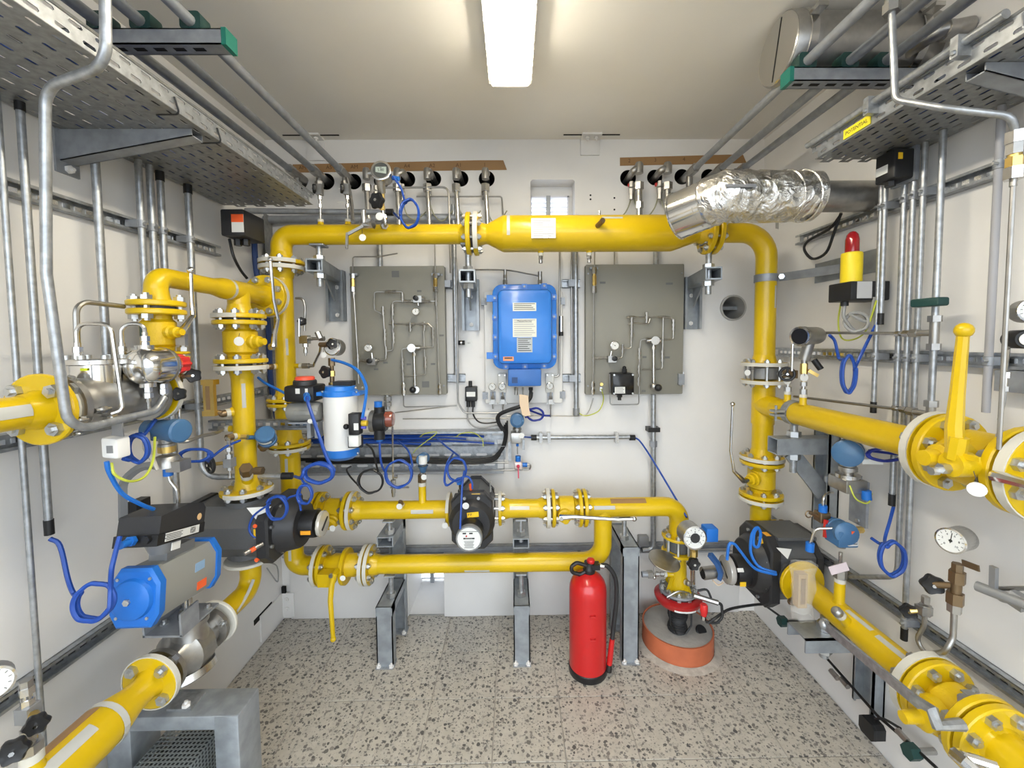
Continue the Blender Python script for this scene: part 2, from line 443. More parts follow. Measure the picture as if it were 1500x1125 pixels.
# louvred openings: recess walls, frame and slats
ey0 = V(0, 1, 0)
def recess(x0, x1, z0, z1, d, skip_bottom=False):
    mb = M(); p = lambda x, y, z: V(x, YB + y, z)
    mb.add([p(x0, 0, z0), p(x0, 0, z1), p(x0, d, z1), p(x0, d, z0)], [(0, 1, 2, 3)])
    mb.add([p(x1, 0, z0), p(x1, 0, z1), p(x1, d, z1), p(x1, d, z0)], [(3, 2, 1, 0)])
    mb.add([p(x0, 0, z1), p(x1, 0, z1), p(x1, d, z1), p(x0, d, z1)], [(0, 1, 2, 3)])
    if not skip_bottom: mb.add([p(x0, 0, z0), p(x1, 0, z0), p(x1, d, z0), p(x0, d, z0)], [(3, 2, 1, 0)])
    return struct('vent_reveal', mb, WALL, wall_back)
LOUV = mat('louvre_white', (.78, .78, .82), .4)
def louvre(x0, x1, z0, z1, y, mull, n):
    fr = M(); t = .008
    fr.box((x0, y, z0), (x0 + t, y + .03, z1)).box((x1 - t, y, z0), (x1, y + .03, z1)).box((x0, y, z0), (x1, y + .03, z0 + t)).box((x0, y, z1 - t), (x1, y + .03, z1))
    root = struct('louvre_frame', fr, LOUV, wall_back)
    struct('louvre_post', M().box((mull - .011, y - .004, z0), (mull + .011, y + .03, z1)), GALVD, wall_back)
    h = (z1 - z0 - 2 * t) / n; s0 = M()
    for a, b in ((x0 + t, mull - .011), (mull + .011, x1 - t)):
        me = mesh('louvre_slat', M().prism([(.002, 0), (.004, .0008), (.027, -h * .5), (.025, -h * .5)], (0, 0, 0), (0, 1, 0), (0, 0, 1), (b - a, 0, 0)), LOUV)
        for i in range(n):
            q = link('louvre_slat', me, wall_back); q.location = (a, y, z0 + t + h * (i + 1))
x0, x1, z0, z1 = VENT[0][0], VENT[1][0], VENT[0][1], VENT[4][1]
recess(x0, x1, z0, z1, .14)
pa, pb = D(777, 288, YB + .1), D(833, 345, YB + .1)
louvre(x0 + .001, pb.x, z0, pa.z, YB + .09, D(803, 300, YB + .1).x, 9)
struct('vent_panel', M().box((x0 - .01, YB + .1, pa.z), (x1 + .01, YB + .13, z1 + .01)).box((pb.x, YB + .1, z0), (x1 + .01, YB + .13, pa.z)), WALL, wall_back)
recess(N0[0], N0[1], 0, NZT, .36)
pa, pb, pm = D(605, 846, YB + .3), D(650, 868, YB + .3), D(633, 850, YB + .3)
louvre(D(605, 850, YB + .3).x, N0[1] + .005, pb.z, NZT, YB + .3, pm.x, 7)
sill = M(); sill.loft([[V(N0[0], YB, -.01), V(N0[0], YB + .32, -.01), V(N0[0], YB + .32, pb.z - .005), V(N0[0], YB + .15, pb.z * .62), V(N0[0], YB + .13, pb.z * .55), V(N0[0], YB + .0, .004)],
                       [V(N0[1], YB, -.01), V(N0[1], YB + .32, -.01), V(N0[1], YB + .32, pb.z - .005), V(N0[1], YB + .15, pb.z * .62), V(N0[1], YB + .13, pb.z * .55), V(N0[1], YB + .0, .004)]])
struct('vent_sill', sill, CONC, wall_back)
struct('vent_blank', M().box((N0[0] - .02, YB + .31, -.02), (D(605, 850, YB + .3).x, YB + .36, NZT + .02)), WALL, wall_back)
for px, py in ((865, 286), (865, 292), (900, 290), (900, 307)):
    p = D(px, py, YB); struct('drill_hole', M().cyl(p - ey0 * .0004, p + ey0 * .001, .0048, n=10), HOLE, wall_back)
# liner panels low on the back wall
zl = D(500, 811, YB).z
for a, b in ((XL + .045, N0[0] - .003), (N0[1] + .003, D(846, 850, YB).x), (D(850, 850, YB).x, XR - .09)):
    struct('liner_panel', M().rbox(V((a + b) / 2, YB, zl / 2 + .001), V((b - a) / 2, 0, 0), V(0, 0, zl / 2), V(0, -.012, 0), .002, .002, 1), WALL, wall_back)
# lifting brackets: painted angles with bolts and their slots
def angle_plate(px, py0, py1, wpx):
    a, b = D(px - wpx, py0, YB), D(px + wpx, py1, YB)
    t = T('lifting_bracket', '', '', ((a.x + b.x) / 2, YB, a.z))
    t.p('plate', M().rbox(V((a.x + b.x) / 2, YB - .0005, (a.z + b.z) / 2), V((b.x - a.x) / 2, 0, 0), V(0, 0, (a.z - b.z) / 2), V(0, -.008, 0), .003, .002, 1), WALL)
    t.p('shelf', M().box((a.x, YB - .07, ZC - .008), (b.x, YB, ZC)), WALL)
    for s in (-.3, .35):
        t.inst('screw', SCREW, V((a.x + b.x) / 2 + (b.x - a.x) * s * .7, YB - .045, ZC - .011), (0, 0, -1))
    sl = M()
    for s in (-1, 1):
        x = b.x if s > 0 else a.x
        sl.box((min(x, x + s * .09), YB - .052, ZC - .0035), (max(x, x + s * .09), YB - .046, ZC - .0002))
    t.p('anchor_slot', sl, HOLE)
    return t.e
SCREW = mesh('screw', M().hexn((0, 0, .004), (0, 0, 1), .011, .008).cyl((0, 0, .006), (0, 0, .016), .005, n=8), WALL)
tag(angle_plate(463, 206, 236, 14), 'white painted lifting bracket at the ceiling above the brown tape on the left', 'bracket')
tag(angle_plate(864, 196, 228, 14), 'white painted lifting bracket at the ceiling above the right of the louvred vent', 'bracket')
t = T('corner_bracket', 'white painted angle with two bolts in the floor corner under the yellow lever', 'bracket', (XL + .03, YB - .02, .1))
a, b = D(416, 868, YB - .014), D(432, 900, YB - .014)
t.p('plate', M().box((XL, YB - .02, .02), (b.x, YB - .0125, a.z)), WALL)
t.p('side_plate', M().box((XL, YB - .2, .02), (XL + .008, YB - .02, a.z)), WALL)
for zz in (.35, .75): t.inst('screw', SCREW, V(b.x - .035, YB - .02, .02 + (a.z - .02) * zz), (0, -1, 0))
t.p('anchor_slot', M().box((b.x - .06, YB - .0225, a.z), (b.x - .04, YB - .0122, a.z + .035)).box((XL - .001, YB - .24, .13), (XL + .002, YB - .1, .155)), HOLE)
# ------------------------------------------------------------------ ceiling lamp
t = T('ceiling_lamp', 'long fluorescent ceiling lamp with a clear ribbed cover', 'lamp', (.02, .9, ZC))
pl, pr = D(716, 127, 1.5), D(779, 127, 1.5)
zb = pl.z; lx0, lx1, ly0, ly1 = pl.x - .002, pr.x + .002, .22, 1.5
cx = (lx0 + lx1) / 2; hw = (lx1 - lx0) / 2
t.p('housing', M().rbox(V(cx, (ly0 + ly1) / 2, ZC - .001), V(hw, 0, 0), V(0, (ly1 - ly0) / 2, 0), V(0, 0, -.045), .02, .004), mat('lamp_housing', (.7, .7, .68), .5))
t.p('tube', M().cyl((cx - .03, ly0 + .05, ZC - .07), (cx - .03, ly1 - .06, ZC - .07), .0125).cyl((cx + .03, ly0 + .05, ZC - .07), (cx + .03, ly1 - .06, ZC - .07), .0125), mat('lamp_tube', (1, .92, .76), emit=LAMP_STRENGTH))
t.p('reflector', M().box((cx - hw + .012, ly0 + .03, ZC - .052), (cx + hw - .012, ly1 - .03, ZC - .047)), mat('lamp_reflector', (.95, .93, .86), .5, emit=.6))
cov = M(); prof = [(-hw, ZC - .03), (-hw * .99, ZC - .05), (-hw * .86, zb + .006), (-hw * .78, zb), (hw * .78, zb), (hw * .86, zb + .006), (hw * .99, ZC - .05), (hw, ZC - .03)]
vs = [V(cx + x, y, z) for y in (ly0, ly1) for x, z in prof]
cov.add(vs, [(i, i + 1, i + 9, i + 8) for i in range(7)] + [tuple(range(8, 16))])
t.p('cover', cov, mat('lamp_cover', (.98, .98, .96), .25, alpha=.3))
rb = M()
for i in range(34):
    y = ly0 + (ly1 - ly0) * (i + .5) / 34
    for s in (-1, 1): rb.box((cx + s * hw * .9 - .004, y - .009, zb + .004), (cx + s * hw * .9 + .004, y + .009, ZC - .05))
t.p('cover_rib', rb, mat('lamp_rib', (.85, .85, .84), .2, alpha=.45), kind='stuff')
t.p('end_cap', M().rbox(V(cx, ly1, (ZC + zb) / 2 - .006), V(hw * .8, 0, 0), V(0, 0, (ZC - zb) / 2 - .008), V(0, .022, 0), .012, .006), mat('lamp_end', (.8, .78, .72), .4))
for s in (-1, 1):
    t.p('clip', M().box((cx + s * (hw + .004) - .006, 1.17, ZC - .04), (cx + s * (hw + .004) + .006, 1.2, ZC - .012)), GALVD)
# ------------------------------------------------------------------ yellow gas pipework
YH = 1.81                                # plane of the header on the back wall
YM = 1.83                                # plane of the two lower pipes
PR = .0425
XA = D(419, 540, YH).x                   # left pipe run beside the left wall
XB = D(1121, 450, YH).x                  # right pipe run beside the right wall
ex, ey, ez = V(1, 0, 0), V(0, 1, 0), V(0, 0, 1)
class J:
    """a flanged joint: centre, axis, flange radius, flange thickness, gap"""
    def __init__(s, c, ax, R=.089, th=.017, gap=.008): s.c = Vector(c); s.ax = Vector(ax).normalized(); s.R = R; s.th = th; s.gap = gap
    def side(s, k): return s.c + s.ax * k * (s.gap / 2 + s.th / 2)
    def outer(s, k): return s.c + s.ax * k * (s.gap / 2 + s.th)
    def fl(s, t, k, m=YEL, tape=None, hub=None, toward=None):
        f = flange(t, s.side(k), s.ax, s.R, s.th, m, tape, None, 1, toward)
        if hub:
            t.p('weld_neck', M().lathe(s.outer(k), s.ax * k, [(-.002, hub * 1.26), (.01, hub * 1.14), (.03, hub * 1.02), (.034, hub)], 20, cap=False), m)
        return f
    def bolts(s, t, n=8, r=.0062, ph=None): bolts(t, s.c, s.ax, s.R * .8, n, s.gap + 2 * s.th, r, ph)
    def gasket(s, t): t.p('gasket', M().disc(s.c, s.ax, s.R * .66, s.gap, 20, .0005), DGR)
def strip(t, a, b, r, ang, wd=.016, m=GREYTAPE, name='direction_tape', label='grey tape strip', aw=None):
    """a strip of tape along a pipe from a to b, at the side given by direction ang"""
    a = Vector(a); b = Vector(b); ax = (b - a)
    aw = aw or wd / r
    return t.p(name, M().band((a + b) / 2, ax, r - .0004, .0012, ax.length, -aw / 2, aw / 2, 5, ang), m, label)
def nozzle(t, base, d, L, r, collar=.012, m=YEL, name='nozzle'):
    """branch stub with a cream taped end"""
    base = Vector(base); d = Vector(d).normalized()
    o = t.p(name, M().lathe(base, d, [(0, r * 1.25), (.008, r), (L, r)], 14), m)
    if collar: t.p('end_tape', M().cyl(base + d * (L - .001), base + d * (L + collar), r * 1.04, n=14), CRM, 'cream tape collar', o)
    return base + d * (L + collar)
def plug(t, c, d, r, L, m=BRZ, name='pipe_plug', parent=None):
    c = Vector(c); d = Vector(d).normalized()
    return t.p(name, M().lathe(c, d, [(0, r), (L * .55, r), (L * .7, r * .9), (L, r * .55), (L * 1.05, .001)], 12), m, None, parent)
def valve_body(t, j0, j1, rb, m=YEL2):
    a, b = j0.outer(1), j1.outer(-1); L = (b - a).length
    t.p('body', M().lathe(a, b - a, [(-.001, rb * .78), (L * .12, rb * .8), (L * .2, rb), (L * .8, rb), (L * .88, rb * .8), (L + .001, rb * .78)], 24), m)
def tagdisc(t, top, c, R=.013, face=(0, -1, 0), m=LBL):
    """round paper tag on a wire"""
    t.p('tag_wire', M().tube([top, Vector(c) + ez * R], .0009, n=4), BLK)
    t.p('round_tag', M().disc(c, face, R, .0015, 16, .0003), m, 'round white tag')

# joints ------------------------------------------------------------
zt = (D(560, 343.5, YH).z + D(620, 343.5, YH).z) / 2                       # header axis
JL1 = J((XA, YH, (D(409, 389, YH)).z), ez)                                 # top of left riser
jx = (D(686, 343, YH).x + D(699, 343, YH).x) / 2
JT1 = J((jx, YH, zt), ex, .092, .02, .012)                                 # header | vessel
JT2 = J((D(1041, 338, YH).x, YH, zt), ex, .092, .02, .012)                 # vessel | right elbow
JT1.gap = .012
# 1 header pipe left
t = T('gas_pipe', 'yellow header pipe with an elbow, running under the row of black wall holes', 'pipe', (XA, YH, JL1.c.z))
t.p('pipe', M().tube([JL1.outer(1), (XA, YH, zt), JT1.outer(-1)], PR, bend=.125, n=20, bn=8), YEL)
JL1.fl(t, 1, tape=(-.9, 2.2), hub=PR, toward=(-1, -.5, 0)); JT1.fl(t, -1, hub=PR)
sx = lambda px, py=343: D(px, py, YH).x
TOPST = {}
for px in (369, 507 + 2): pass
for k, px in (('a', 470), ('b', 510)):
    TOPST[k] = nozzle(t, V(sx(px, 332), YH, zt + PR * .97), ez, .014, .012, .01)
SIDEST = {}
for k, px, py in (('c', 540, 336), ('d', 567, 334)):
    p = V(sx(px, py), YH - PR * .9, zt + PR * .42)
    SIDEST[k] = nozzle(t, p, (0, -.9, .3), .006, .0105, .008)
HEAD = t
# 2 vessel
t = T('gas_vessel', 'thick yellow vessel section of the header with a white rating plate', 'pipe', (0, YH, zt))
vr = .0775
xr0, xr1, xr2, xr3 = JT1.outer(1).x, D(712, 343, YH).x, D(738, 343, YH).x, D(984, 338, YH).x
xr4 = D(1018, 338, YH).x
t.p('shell', M().lathe((0, YH, zt), ex, [(xr0, PR), (xr1, PR), (xr1 + .008, PR * 1.03), (xr2 - .008, vr * .97), (xr2, vr), (xr3, vr), (xr3 + .008, vr * .97), (xr4 - .006, PR * 1.04), (xr4, PR), (JT2.outer(-1).x, PR)], 32), YEL)
JT1.fl(t, 1, tape=(-2.4, 1.2), hub=PR, toward=(0, -1, .3)); JT2.fl(t, -1, hub=PR)
JT1.bolts(t); JT1.gasket(t); JT2.bolts(t); JT2.gasket(t)
t.p('seam_tape', M().band((D(745, 343, YH).x, YH, zt), ex, vr - .0004, .0012, .013, -1.9, .5, 20, (0, -1, .2)), GREYTAPE, 'grey tape round the vessel')
py_ = YH - vr - .002
pa, pb = D(778, 320, py_), D(814, 349, py_)
pl = t.p('rating_plate', M().box((pa.x, py_ - .004, pb.z), (pb.x, py_ - .0005, pa.z)), WHT)
t.p('plate_stand', M().box((pa.x + .01, py_ - .001, pb.z + .02), (pb.x - .01, py_ + .02, pa.z - .02)), GALVD)
ln = M()
for i in range(9):
    z = pa.z - .012 - i * .0088
    ln.box((pa.x + .008, py_ - .0045, z), (pa.x + .05 + .03 * ((i * 7) % 3 == 0), py_ - .0039, z + .0022))
    if i > 1: ln.box((pa.x + .07, py_ - .0045, z), (pb.x - .008 - .01 * (i % 3), py_ - .0039, z + .0022))
t.p('printed_lines', ln, mat('grey_print', (.35, .35, .35), .6), None, pl, 'stuff')
strip(t, (D(878, 320, YH).x, YH, zt), (D(907, 319, YH).x, YH, zt), vr, (0, -.75, .66), .012)
p = V(D(870, 330, YH).x, YH - vr * .97, zt + .012)
t.p('side_boss', M().cyl(p, p + V(.01, -.03, .008), .011, n=12).hexn(p + V(.012, -.036, .01), (.3, -1, .25), .012, .014), BRZ)
for px in (792, 863):
    x = D(px, 366, YH).x
    e = nozzle(t, V(x, YH, zt - vr * .98), -ez, .008, .0115, .012)
    t.p('drain_plug', M().hexn(e - ez * .008, ez, .011, .012).cyl(e - ez * .01, e - ez * .022, .006, n=10).cyl(e - ez * .02, e - ez * .03, .0085, n=10), SSD)
x = D(878, 312, YH).x
t.p('top_eye', M().cyl((x, YH, zt + vr * .98), (x, YH, zt + vr + .02), .006, n=8), SSD)
# 3 right elbow down to the sight joint
JR1 = J((XB, YH, (D(1113, 546, YH)).z), ez, .091, .016, .062)
t = T('gas_pipe', 'yellow elbow pipe going down in the right back corner behind the foil duct', 'pipe', (XB, YH, JR1.c.z))
t.p('pipe', M().tube([JT2.outer(1), (XB, YH, zt), JR1.outer(1)], PR, bend=.115, n=20, bn=8), YEL)
JT2.fl(t, 1, hub=PR); JR1.fl(t, 1, tape=(-2.6, 1.6), hub=PR, toward=(-.6, -1, 0))
t.p('seam_tape', M().band((XB, YH, D(1130, 330, YH).z), ez, PR - .0003, .0012, .05, -.3, .3, 6, (.6, -1, 0)), GREYTAPE, 'grey tape patch by the elbow')
strip(t, (XB, YH, D(1122, 420, YH).z), (XB, YH, D(1122, 452, YH).z), PR, (.6, -1, 0), .012)
# sight ring
t = T('wafer_valve', 'grey steel wafer ring clamped by long studs between two flanges of the right riser', 'valve', (XB, YH, JR1.c.z))
t.p('ring', M().lathe(JR1.c - ez * .028, ez, [(0, .05), (.004, .058), (.052, .058), (.056, .05)], 24), MGR)
t.p('hub_boss', M().cyl(JR1.c + V(.03, -.04, 0), JR1.c + V(.07, -.09, 0), .014, n=12), MGR)
JR1.bolts(t, 8, .0058)
tagdisc(t, JR1.c + V(-.03, -.085, .03), D(1095, 546, YH - .1))
# 4 right tee with the long branch towards the door
JR2 = J((XB, YH, (D(1112, 673, YH)).z), ez, .089, .016, .006)
zbr = X(1240, 617, XB).z
zbr = (zbr + D(1118, 598, YH).z) / 2
YV = X(1372, 640, XB).y
JR3 = J((XB, X(1385, 650, XB).y, zbr), -ey, .098, .02, .01)
t = T('gas_pipe', 'yellow tee pipe on the right with a long branch to the tall-levered valve', 'pipe', (XB, YH, JR2.c.z))
JR1.fl(t, -1, tape=(-2.4, 1.0), hub=PR, toward=(-.6, -1, 0))
t.p('pipe', M().tube([JR1.outer(-1), JR2.outer(1)], PR, n=20).tube([(XB, YH, zbr), JR3.outer(-1)], PR * 1.02, n=20), YEL)
t.p('tee_body', M().cyl((XB, YH, zbr + .08), (XB, YH, zbr - .085), PR * 1.09, n=20).lathe((XB, YH, zbr), -ey, [(0, PR * 1.08), (.09, PR * 1.08), (.1, PR)], 20), YEL)
JR2.fl(t, 1, tape=(-2.4, 1.4), hub=PR, toward=(-.6, -1, 0)); JR3.fl(t, -1, tape=(0, 2 * pi), hub=PR)
BRST = {}
for k, px in (('e', 1157), ('f', 1180)):
    y = X(px, 590, XB).y
    BRST[k] = nozzle(t, V(XB - .01, y, zbr + PR * .96), ez, .03, .0125, .011)
# 5 riser valve right
JR4 = J((XB, YH, (D(1111, 726, YH)).z), ez, .089, .016, .006)
t = T('ball_valve', 'yellow flanged ball valve low on the right riser with its chrome lever standing up', 'valve', (XB, YH, JR4.c.z))
JR2.fl(t, -1); JR4.fl(t, 1); valve_body(t, J(JR2.c, -ez, .089, .016, .006), J(JR4.c, -ez, .089, .016, .006), .056)
JR2.bolts(t, 8); JR4.bolts(t, 8)
zc = (JR2.c.z + JR4.c.z) / 2 + .005
t.p('stem_boss', M().lathe((XB - .045, YH - .03, zc), (-1, -.35, 0), [(0, .03), (.012, .03), (.014, .024), (.03, .024), (.032, .016), (.05, .014)], 16), YEL2)
h0 = V(XB - .1, YH - .05, zc)
hd = [h0, D(1075, 690, YH - .06), D(1070, 660, YH - .06), D(1073, 592, YH - .06)]
lv = t.p('lever', M().tube([h0 + V(.01, 0, 0), h0 + V(-.012, -.004, 0), hd[1], hd[2], hd[3]], [.011, .012, .0075, .0055, .0055], n=8), CHR, 'chrome lever')
t.p('lever_ball', M().sph(hd[3], .0105, 12), CHR, None, lv)
# 6 lower right riser
t = T('gas_pipe', 'yellow pipe stub from the right riser valve down behind the right meter', 'pipe', (XB, YH, .55))
zm = .485
t.p('pipe', M().tube([JR4.outer(-1), (XB, YH, zm), (XB, YH - .05, zm)], PR, bend=.04, n=18), YEL)
JR4.fl(t, -1, tape=(-2.6, 1.2), hub=PR, toward=(-.5, -1, 0))
nz = D(1127, 762, YH)
e = nozzle(t, V(XB + .03, YH - .015, nz.z), (1, -.2, .1), .03, .010, .01)
plug(t, e, (1, -.2, .1), .009, .025)
# right long-branch ball valve near the camera
yv1 = X(1478, 690, XB).y
JR5 = J((XB, .852, zbr), -ey, .098, .02, .01)
t = T('ball_valve', 'big yellow ball valve at the right edge with a tall raised yellow lever', 'valve', (XB, .97, zbr))
JR3.fl(t, 1); JR5.fl(t, -1); valve_body(t, JR3, JR5, .068)
JR3.bolts(t, 8, .0075); JR5.bolts(t, 8, .0075)
JR3.gasket(t)
cy = (JR3.c.y + JR5.c.y) / 2
sb = V(XB - .065, cy, zbr + .01)
t.p('stem_boss', M().lathe(sb, -ex, [(0, .045), (.02, .043), (.024, .034), (.05, .032), (.056, .02), (.085, .018)], 18), YEL2)
sx_ = XB - .125
def P(px, py): return X(px, py, sx_)
lv = M(); q = [P(1398, 672), P(1404, 640), P(1397, 610), P(1411, 492)]
lv.tube([q[0], q[1]], .018, n=8).tube([P(1399, 655), P(1398, 625), P(1402, 580), P(1411, 487)], [.017, .016, .013, .0105], n=8)
lv = t.p('lever', lv, YEL, 'long yellow lever')
t.p('lever_ball', M().sph(P(1412, 484), .017, 14), YEL, None, lv)
t.p('lever_hub', M().cyl(P(1400, 680) + V(.03, 0, 0), P(1400, 680) + V(-.012, 0, 0), .028, n=14), YEL2)
t.p('stem_nut', M().hexn(P(1396, 686) - V(.02, 0, 0), ex, .012, .02).cyl(P(1392, 690) - V(.03, 0, 0), P(1392, 690) - V(.045, 0, 0), .009, n=8), NUT)
t.p('indicator_plate', M().box(P(1420, 670) - V(.002, .02, .006), P(1420, 670) + V(.002, .02, .006)), YEL2)
tagdisc(t, P(1426, 690), P(1431, 717), .0155, (-1, -.9, 0))
t = T('gas_pipe', 'yellow flanged pipe end cut by the right edge of the picture', 'pipe', (XB, .7, zbr))
JR5.fl(t, 1, tape=(0, 2 * pi), hub=PR)
t.p('pipe', M().tube([JR5.outer(1), (XB, YF - .3, zbr)], PR, n=20), YEL)
# second valve's chrome lever at the right edge
t = T('valve_lever', 'short chrome lever cut by the right edge under the big yellow valve', 'valve', (XB - .1, .9, zbr - .1))
q = [X(1455, 697, XB - .1), X(1470, 700, XB - .1), X(1515, 712, XB - .1)]
t.p('lever', M().tube(q, [.012, .0125, .01], n=8), CHR)
t.p('stem', M().cyl(q[0], q[0] + V(.08, .0, .02), .01, n=8), CHR)
# ------------------------------------------------------------------ lower right run from the meter to the door
ZB = (X(1265, 925, XB).z + X(1300, 955, XB).z) / 2 - .008
JB1 = J((XB, X(1172, 862, XB).y, ZB), -ey, .085, .016, .004)
yb2 = X(1367, 1000, XB).y; yb3 = X(1432, 1055, XB).y
JB2 = J((XB, yb2, ZB), -ey, .096, .02, .006)
JB3 = J((XB, .905, ZB), -ey, .096, .02, .006)
RP = t = T('gas_pipe', 'yellow lower right pipe with angled branches, leaving the right gas meter', 'pipe', (XB, 1.3, ZB))
JB1.fl(t, 1, hub=PR); JB2.fl(t, -1, tape=(0, 2 * pi), hub=PR)
t.p('pipe', M().tube([JB1.outer(1), JB2.outer(-1)], PR, n=22), YEL)
strip(t, (XB, X(1245, 880, XB).y, ZB), (XB, X(1282, 905, XB).y, ZB), PR, (-.2, 0, 1), .014)
strip(t, (XB, X(1290, 935, XB).y, ZB), (XB, X(1340, 968, XB).y, ZB), PR, (-.3, 0, 1), .016)
yn = X(1230, 860, XB).y
RNT = nozzle(t, (XB, yn, ZB + PR * .9), ez, .075, .016, .014)
yn2 = X(1255, 900, XB).y
e = nozzle(t, (XB - .03, yn2, ZB + .02), (-.75, -.15, .75), .04, .016, .014)
plug(t, e, (-.75, -.15, .75), .0165, .02, SSD, 'thermowell_plug')
yn3 = X(1195, 900, XB).y
e = nozzle(t, (XB - .035, yn3, ZB - .015), (-1, -.1, -.1), .03, .0145, .014)
RNT2 = e
plug(t, e, (-1, -.1, -.1), .0135, .03, BRZ)
yn4 = X(1330, 940, XB).y
RNT3 = nozzle(t, (XB + .035, yn4, ZB + .02), (1, 0, .15), .03, .01, .012)
t = T('ball_valve', 'yellow flanged ball valve at the lower right with a long galvanised lever along the pipe', 'valve', (XB, 1.0, ZB))
JB2.fl(t, 1); JB3.fl(t, -1); valve_body(t, JB2, JB3, .064)
JB2.bolts(t, 8, .0075); JB3.bolts(t, 8, .0075); JB2.gasket(t)
cy = (JB2.c.y + JB3.c.y) / 2
t.p('stem_boss', M().lathe((XB - .055, cy, ZB), (-1, 0, -.05), [(0, .045), (.02, .044), (.024, .034), (.045, .033), (.05, .016), (.09, .014)], 18), YEL2)
xs = XB - .15
q = [X(1372, 1062, xs), X(1366, 1040, xs), X(1340, 1025, xs), X(1315, 1000, xs + .01), X(1207, 915, xs + .02)]
t.p('lever', M().tube([q[0] + V(.06, 0, .0), q[0], q[1], q[2]], .013, n=8).bar(q[2] + V(0, -.01, 0), q[4], .008, .026, (0, 0, 1)), GALV, 'galvanised lever')
t.p('lever_end', M().sph(q[4], .015, 10), GALV)
ipl = V(XB + .01, cy - .02, ZB + .064)
t.p('type_plate', M().box(ipl - V(.012, .02, .003), ipl + V(.012, .02, .002)), MGR)
t = T('gas_pipe', 'yellow flanged pipe in the bottom right corner running out of the picture', 'pipe', (XB, .8, ZB))
JB3.fl(t, 1, hub=PR)
t.p('pipe', M().tube([JB3.outer(1), (XB, YF - .3, ZB)], PR * 1.15, n=22), YEL)
bolts(t, JB3.outer(1) + V(0, .02, 0), -ey, .07, 8, .01, .0085)
t = T('valve_lever', 'chrome lever end at the bottom edge beside the lower right flange', 'valve', X(1408, 1110, XB - .12))
q = [X(1398, 1103, XB - .14), X(1412, 1115, XB - .14), X(1440, 1140, XB - .12)]
t.p('lever', M().tube(q, [.014, .013, .011], n=8), CHR)
t.p('stem', M().cyl(q[0], q[0] + V(.06, -.03, .0), .01, n=8), CHR)
# ------------------------------------------------------------------ two lower pipes on the back wall
zmid = (D(620, 747, YM).z + D(910, 742, YM).z) / 2
zlow = (D(600, 827, YM).z + D(800, 822, YM).z) / 2
def mj(px, R=.084, th=.016, gap=.008): return J((D(px, 745, YM).x, YM, zmid), ex, R, th, gap)
MJ0, MJ1, MJ2, MJ3, MJ4, MJ5 = mj(468), mj(514), mj(661, .074, .014, .004), mj(730, .074, .014, .004), mj(806), mj(852)
XL2 = D(428, 745, YM).x
# left lower riser tee with elbow to the bypass
JLB = J((XL2, YM, D(424, 652, YM).z), ez, .086, .014, .006)
LJ0 = J((D(472, 829, YM).x, YM, zlow), ex, .086, .016, .006)
t = T('gas_pipe', 'yellow pipe dropping behind the left meter with an elbow into the lowest yellow pipe', 'pipe', (XL2, YM, zlow))
t.p('pipe', M().tube([JLB.outer(-1), (XL2, YM, zlow), LJ0.outer(-1)], PR * .97, bend=.12, n=20, bn=8).tube([(XL2, YM, zmid), MJ0.outer(-1)], PR * .97, n=20), YEL)
JLB.fl(t, -1, tape=(-2.4, 1.8), hub=PR, toward=(-.5, -1, 0)); MJ0.fl(t, -1); LJ0.fl(t, -1, tape=(0, 6.28), hub=PR)
for y0, y1 in ((664, 690), (795, 815)):
    strip(t, (XL2, YM, D(428, y0, YM).z), (XL2, YM, D(428, y1, YM).z), PR * .97, (.1, -1, 0), .012)
# mid line valve left
t = T('ball_valve', 'yellow flanged ball valve right of the left meter head on the middle pipe', 'valve', (MJ0.c.x, YM, zmid))
MJ0.fl(t, 1); MJ1.fl(t, -1); valve_body(t, MJ0, MJ1, .055)
MJ0.bolts(t); MJ1.bolts(t)
cx = (MJ0.c.x + MJ1.c.x) / 2 + .01
t.p('stem_boss', M().lathe((cx, YM - .04, zmid - .02), (0, -1, -.2), [(0, .03), (.02, .03), (.024, .024), (.036, .024), (.04, .012), (.06, .012)], 16), YEL2)
t.p('lever', M().bar((cx - .03, YM - .1, zmid - .03), (cx + .015, YM - .105, zmid - .03), .012, .02, ey).tube([(cx, YM - .105, zmid - .03), (cx - .04, YM - .11, zmid - .028), (cx - .07, YM - .14, zmid - .02)], .009, n=8), CHR, 'chrome lever stub')
tagdisc(t, (cx, YM - .105, zmid - .04), D(487, 774, YM - .12))
# mid pipe
t = T('gas_pipe', 'yellow middle pipe with a short upright branch, left of the central gas meter', 'pipe', (MJ1.c.x, YM, zmid))
t.p('pipe', M().tube([MJ1.outer(1), MJ2.outer(-1)], PR * .94, n=20), YEL)
MJ1.fl(t, 1, tape=(-1.5, 1.2), hub=PR * .94, toward=(0, -1, .3)); MJ2.fl(t, -1, tape=(-1.6, .5), toward=(0, -1, .8))
strip(t, (D(605, 747, YM).x, YM, zmid), (D(637, 747, YM).x, YM, zmid), PR * .94, (0, -1, .15), .017)
MST = nozzle(t, (D(619, 735, YM).x, YM, zmid + PR * .85), ez, .075, .017, .016)
p = V(D(592, 735, YM).x, YM - .025, zmid + .028)
e = nozzle(t, p, (-.1, -.7, .8), .012, .011, .008)
plug(t, e, (-.1, -.7, .8), .011, .025, BRZ)
tagdisc(t, e + V(0, -.02, .01), D(585, 742, YM - .09))
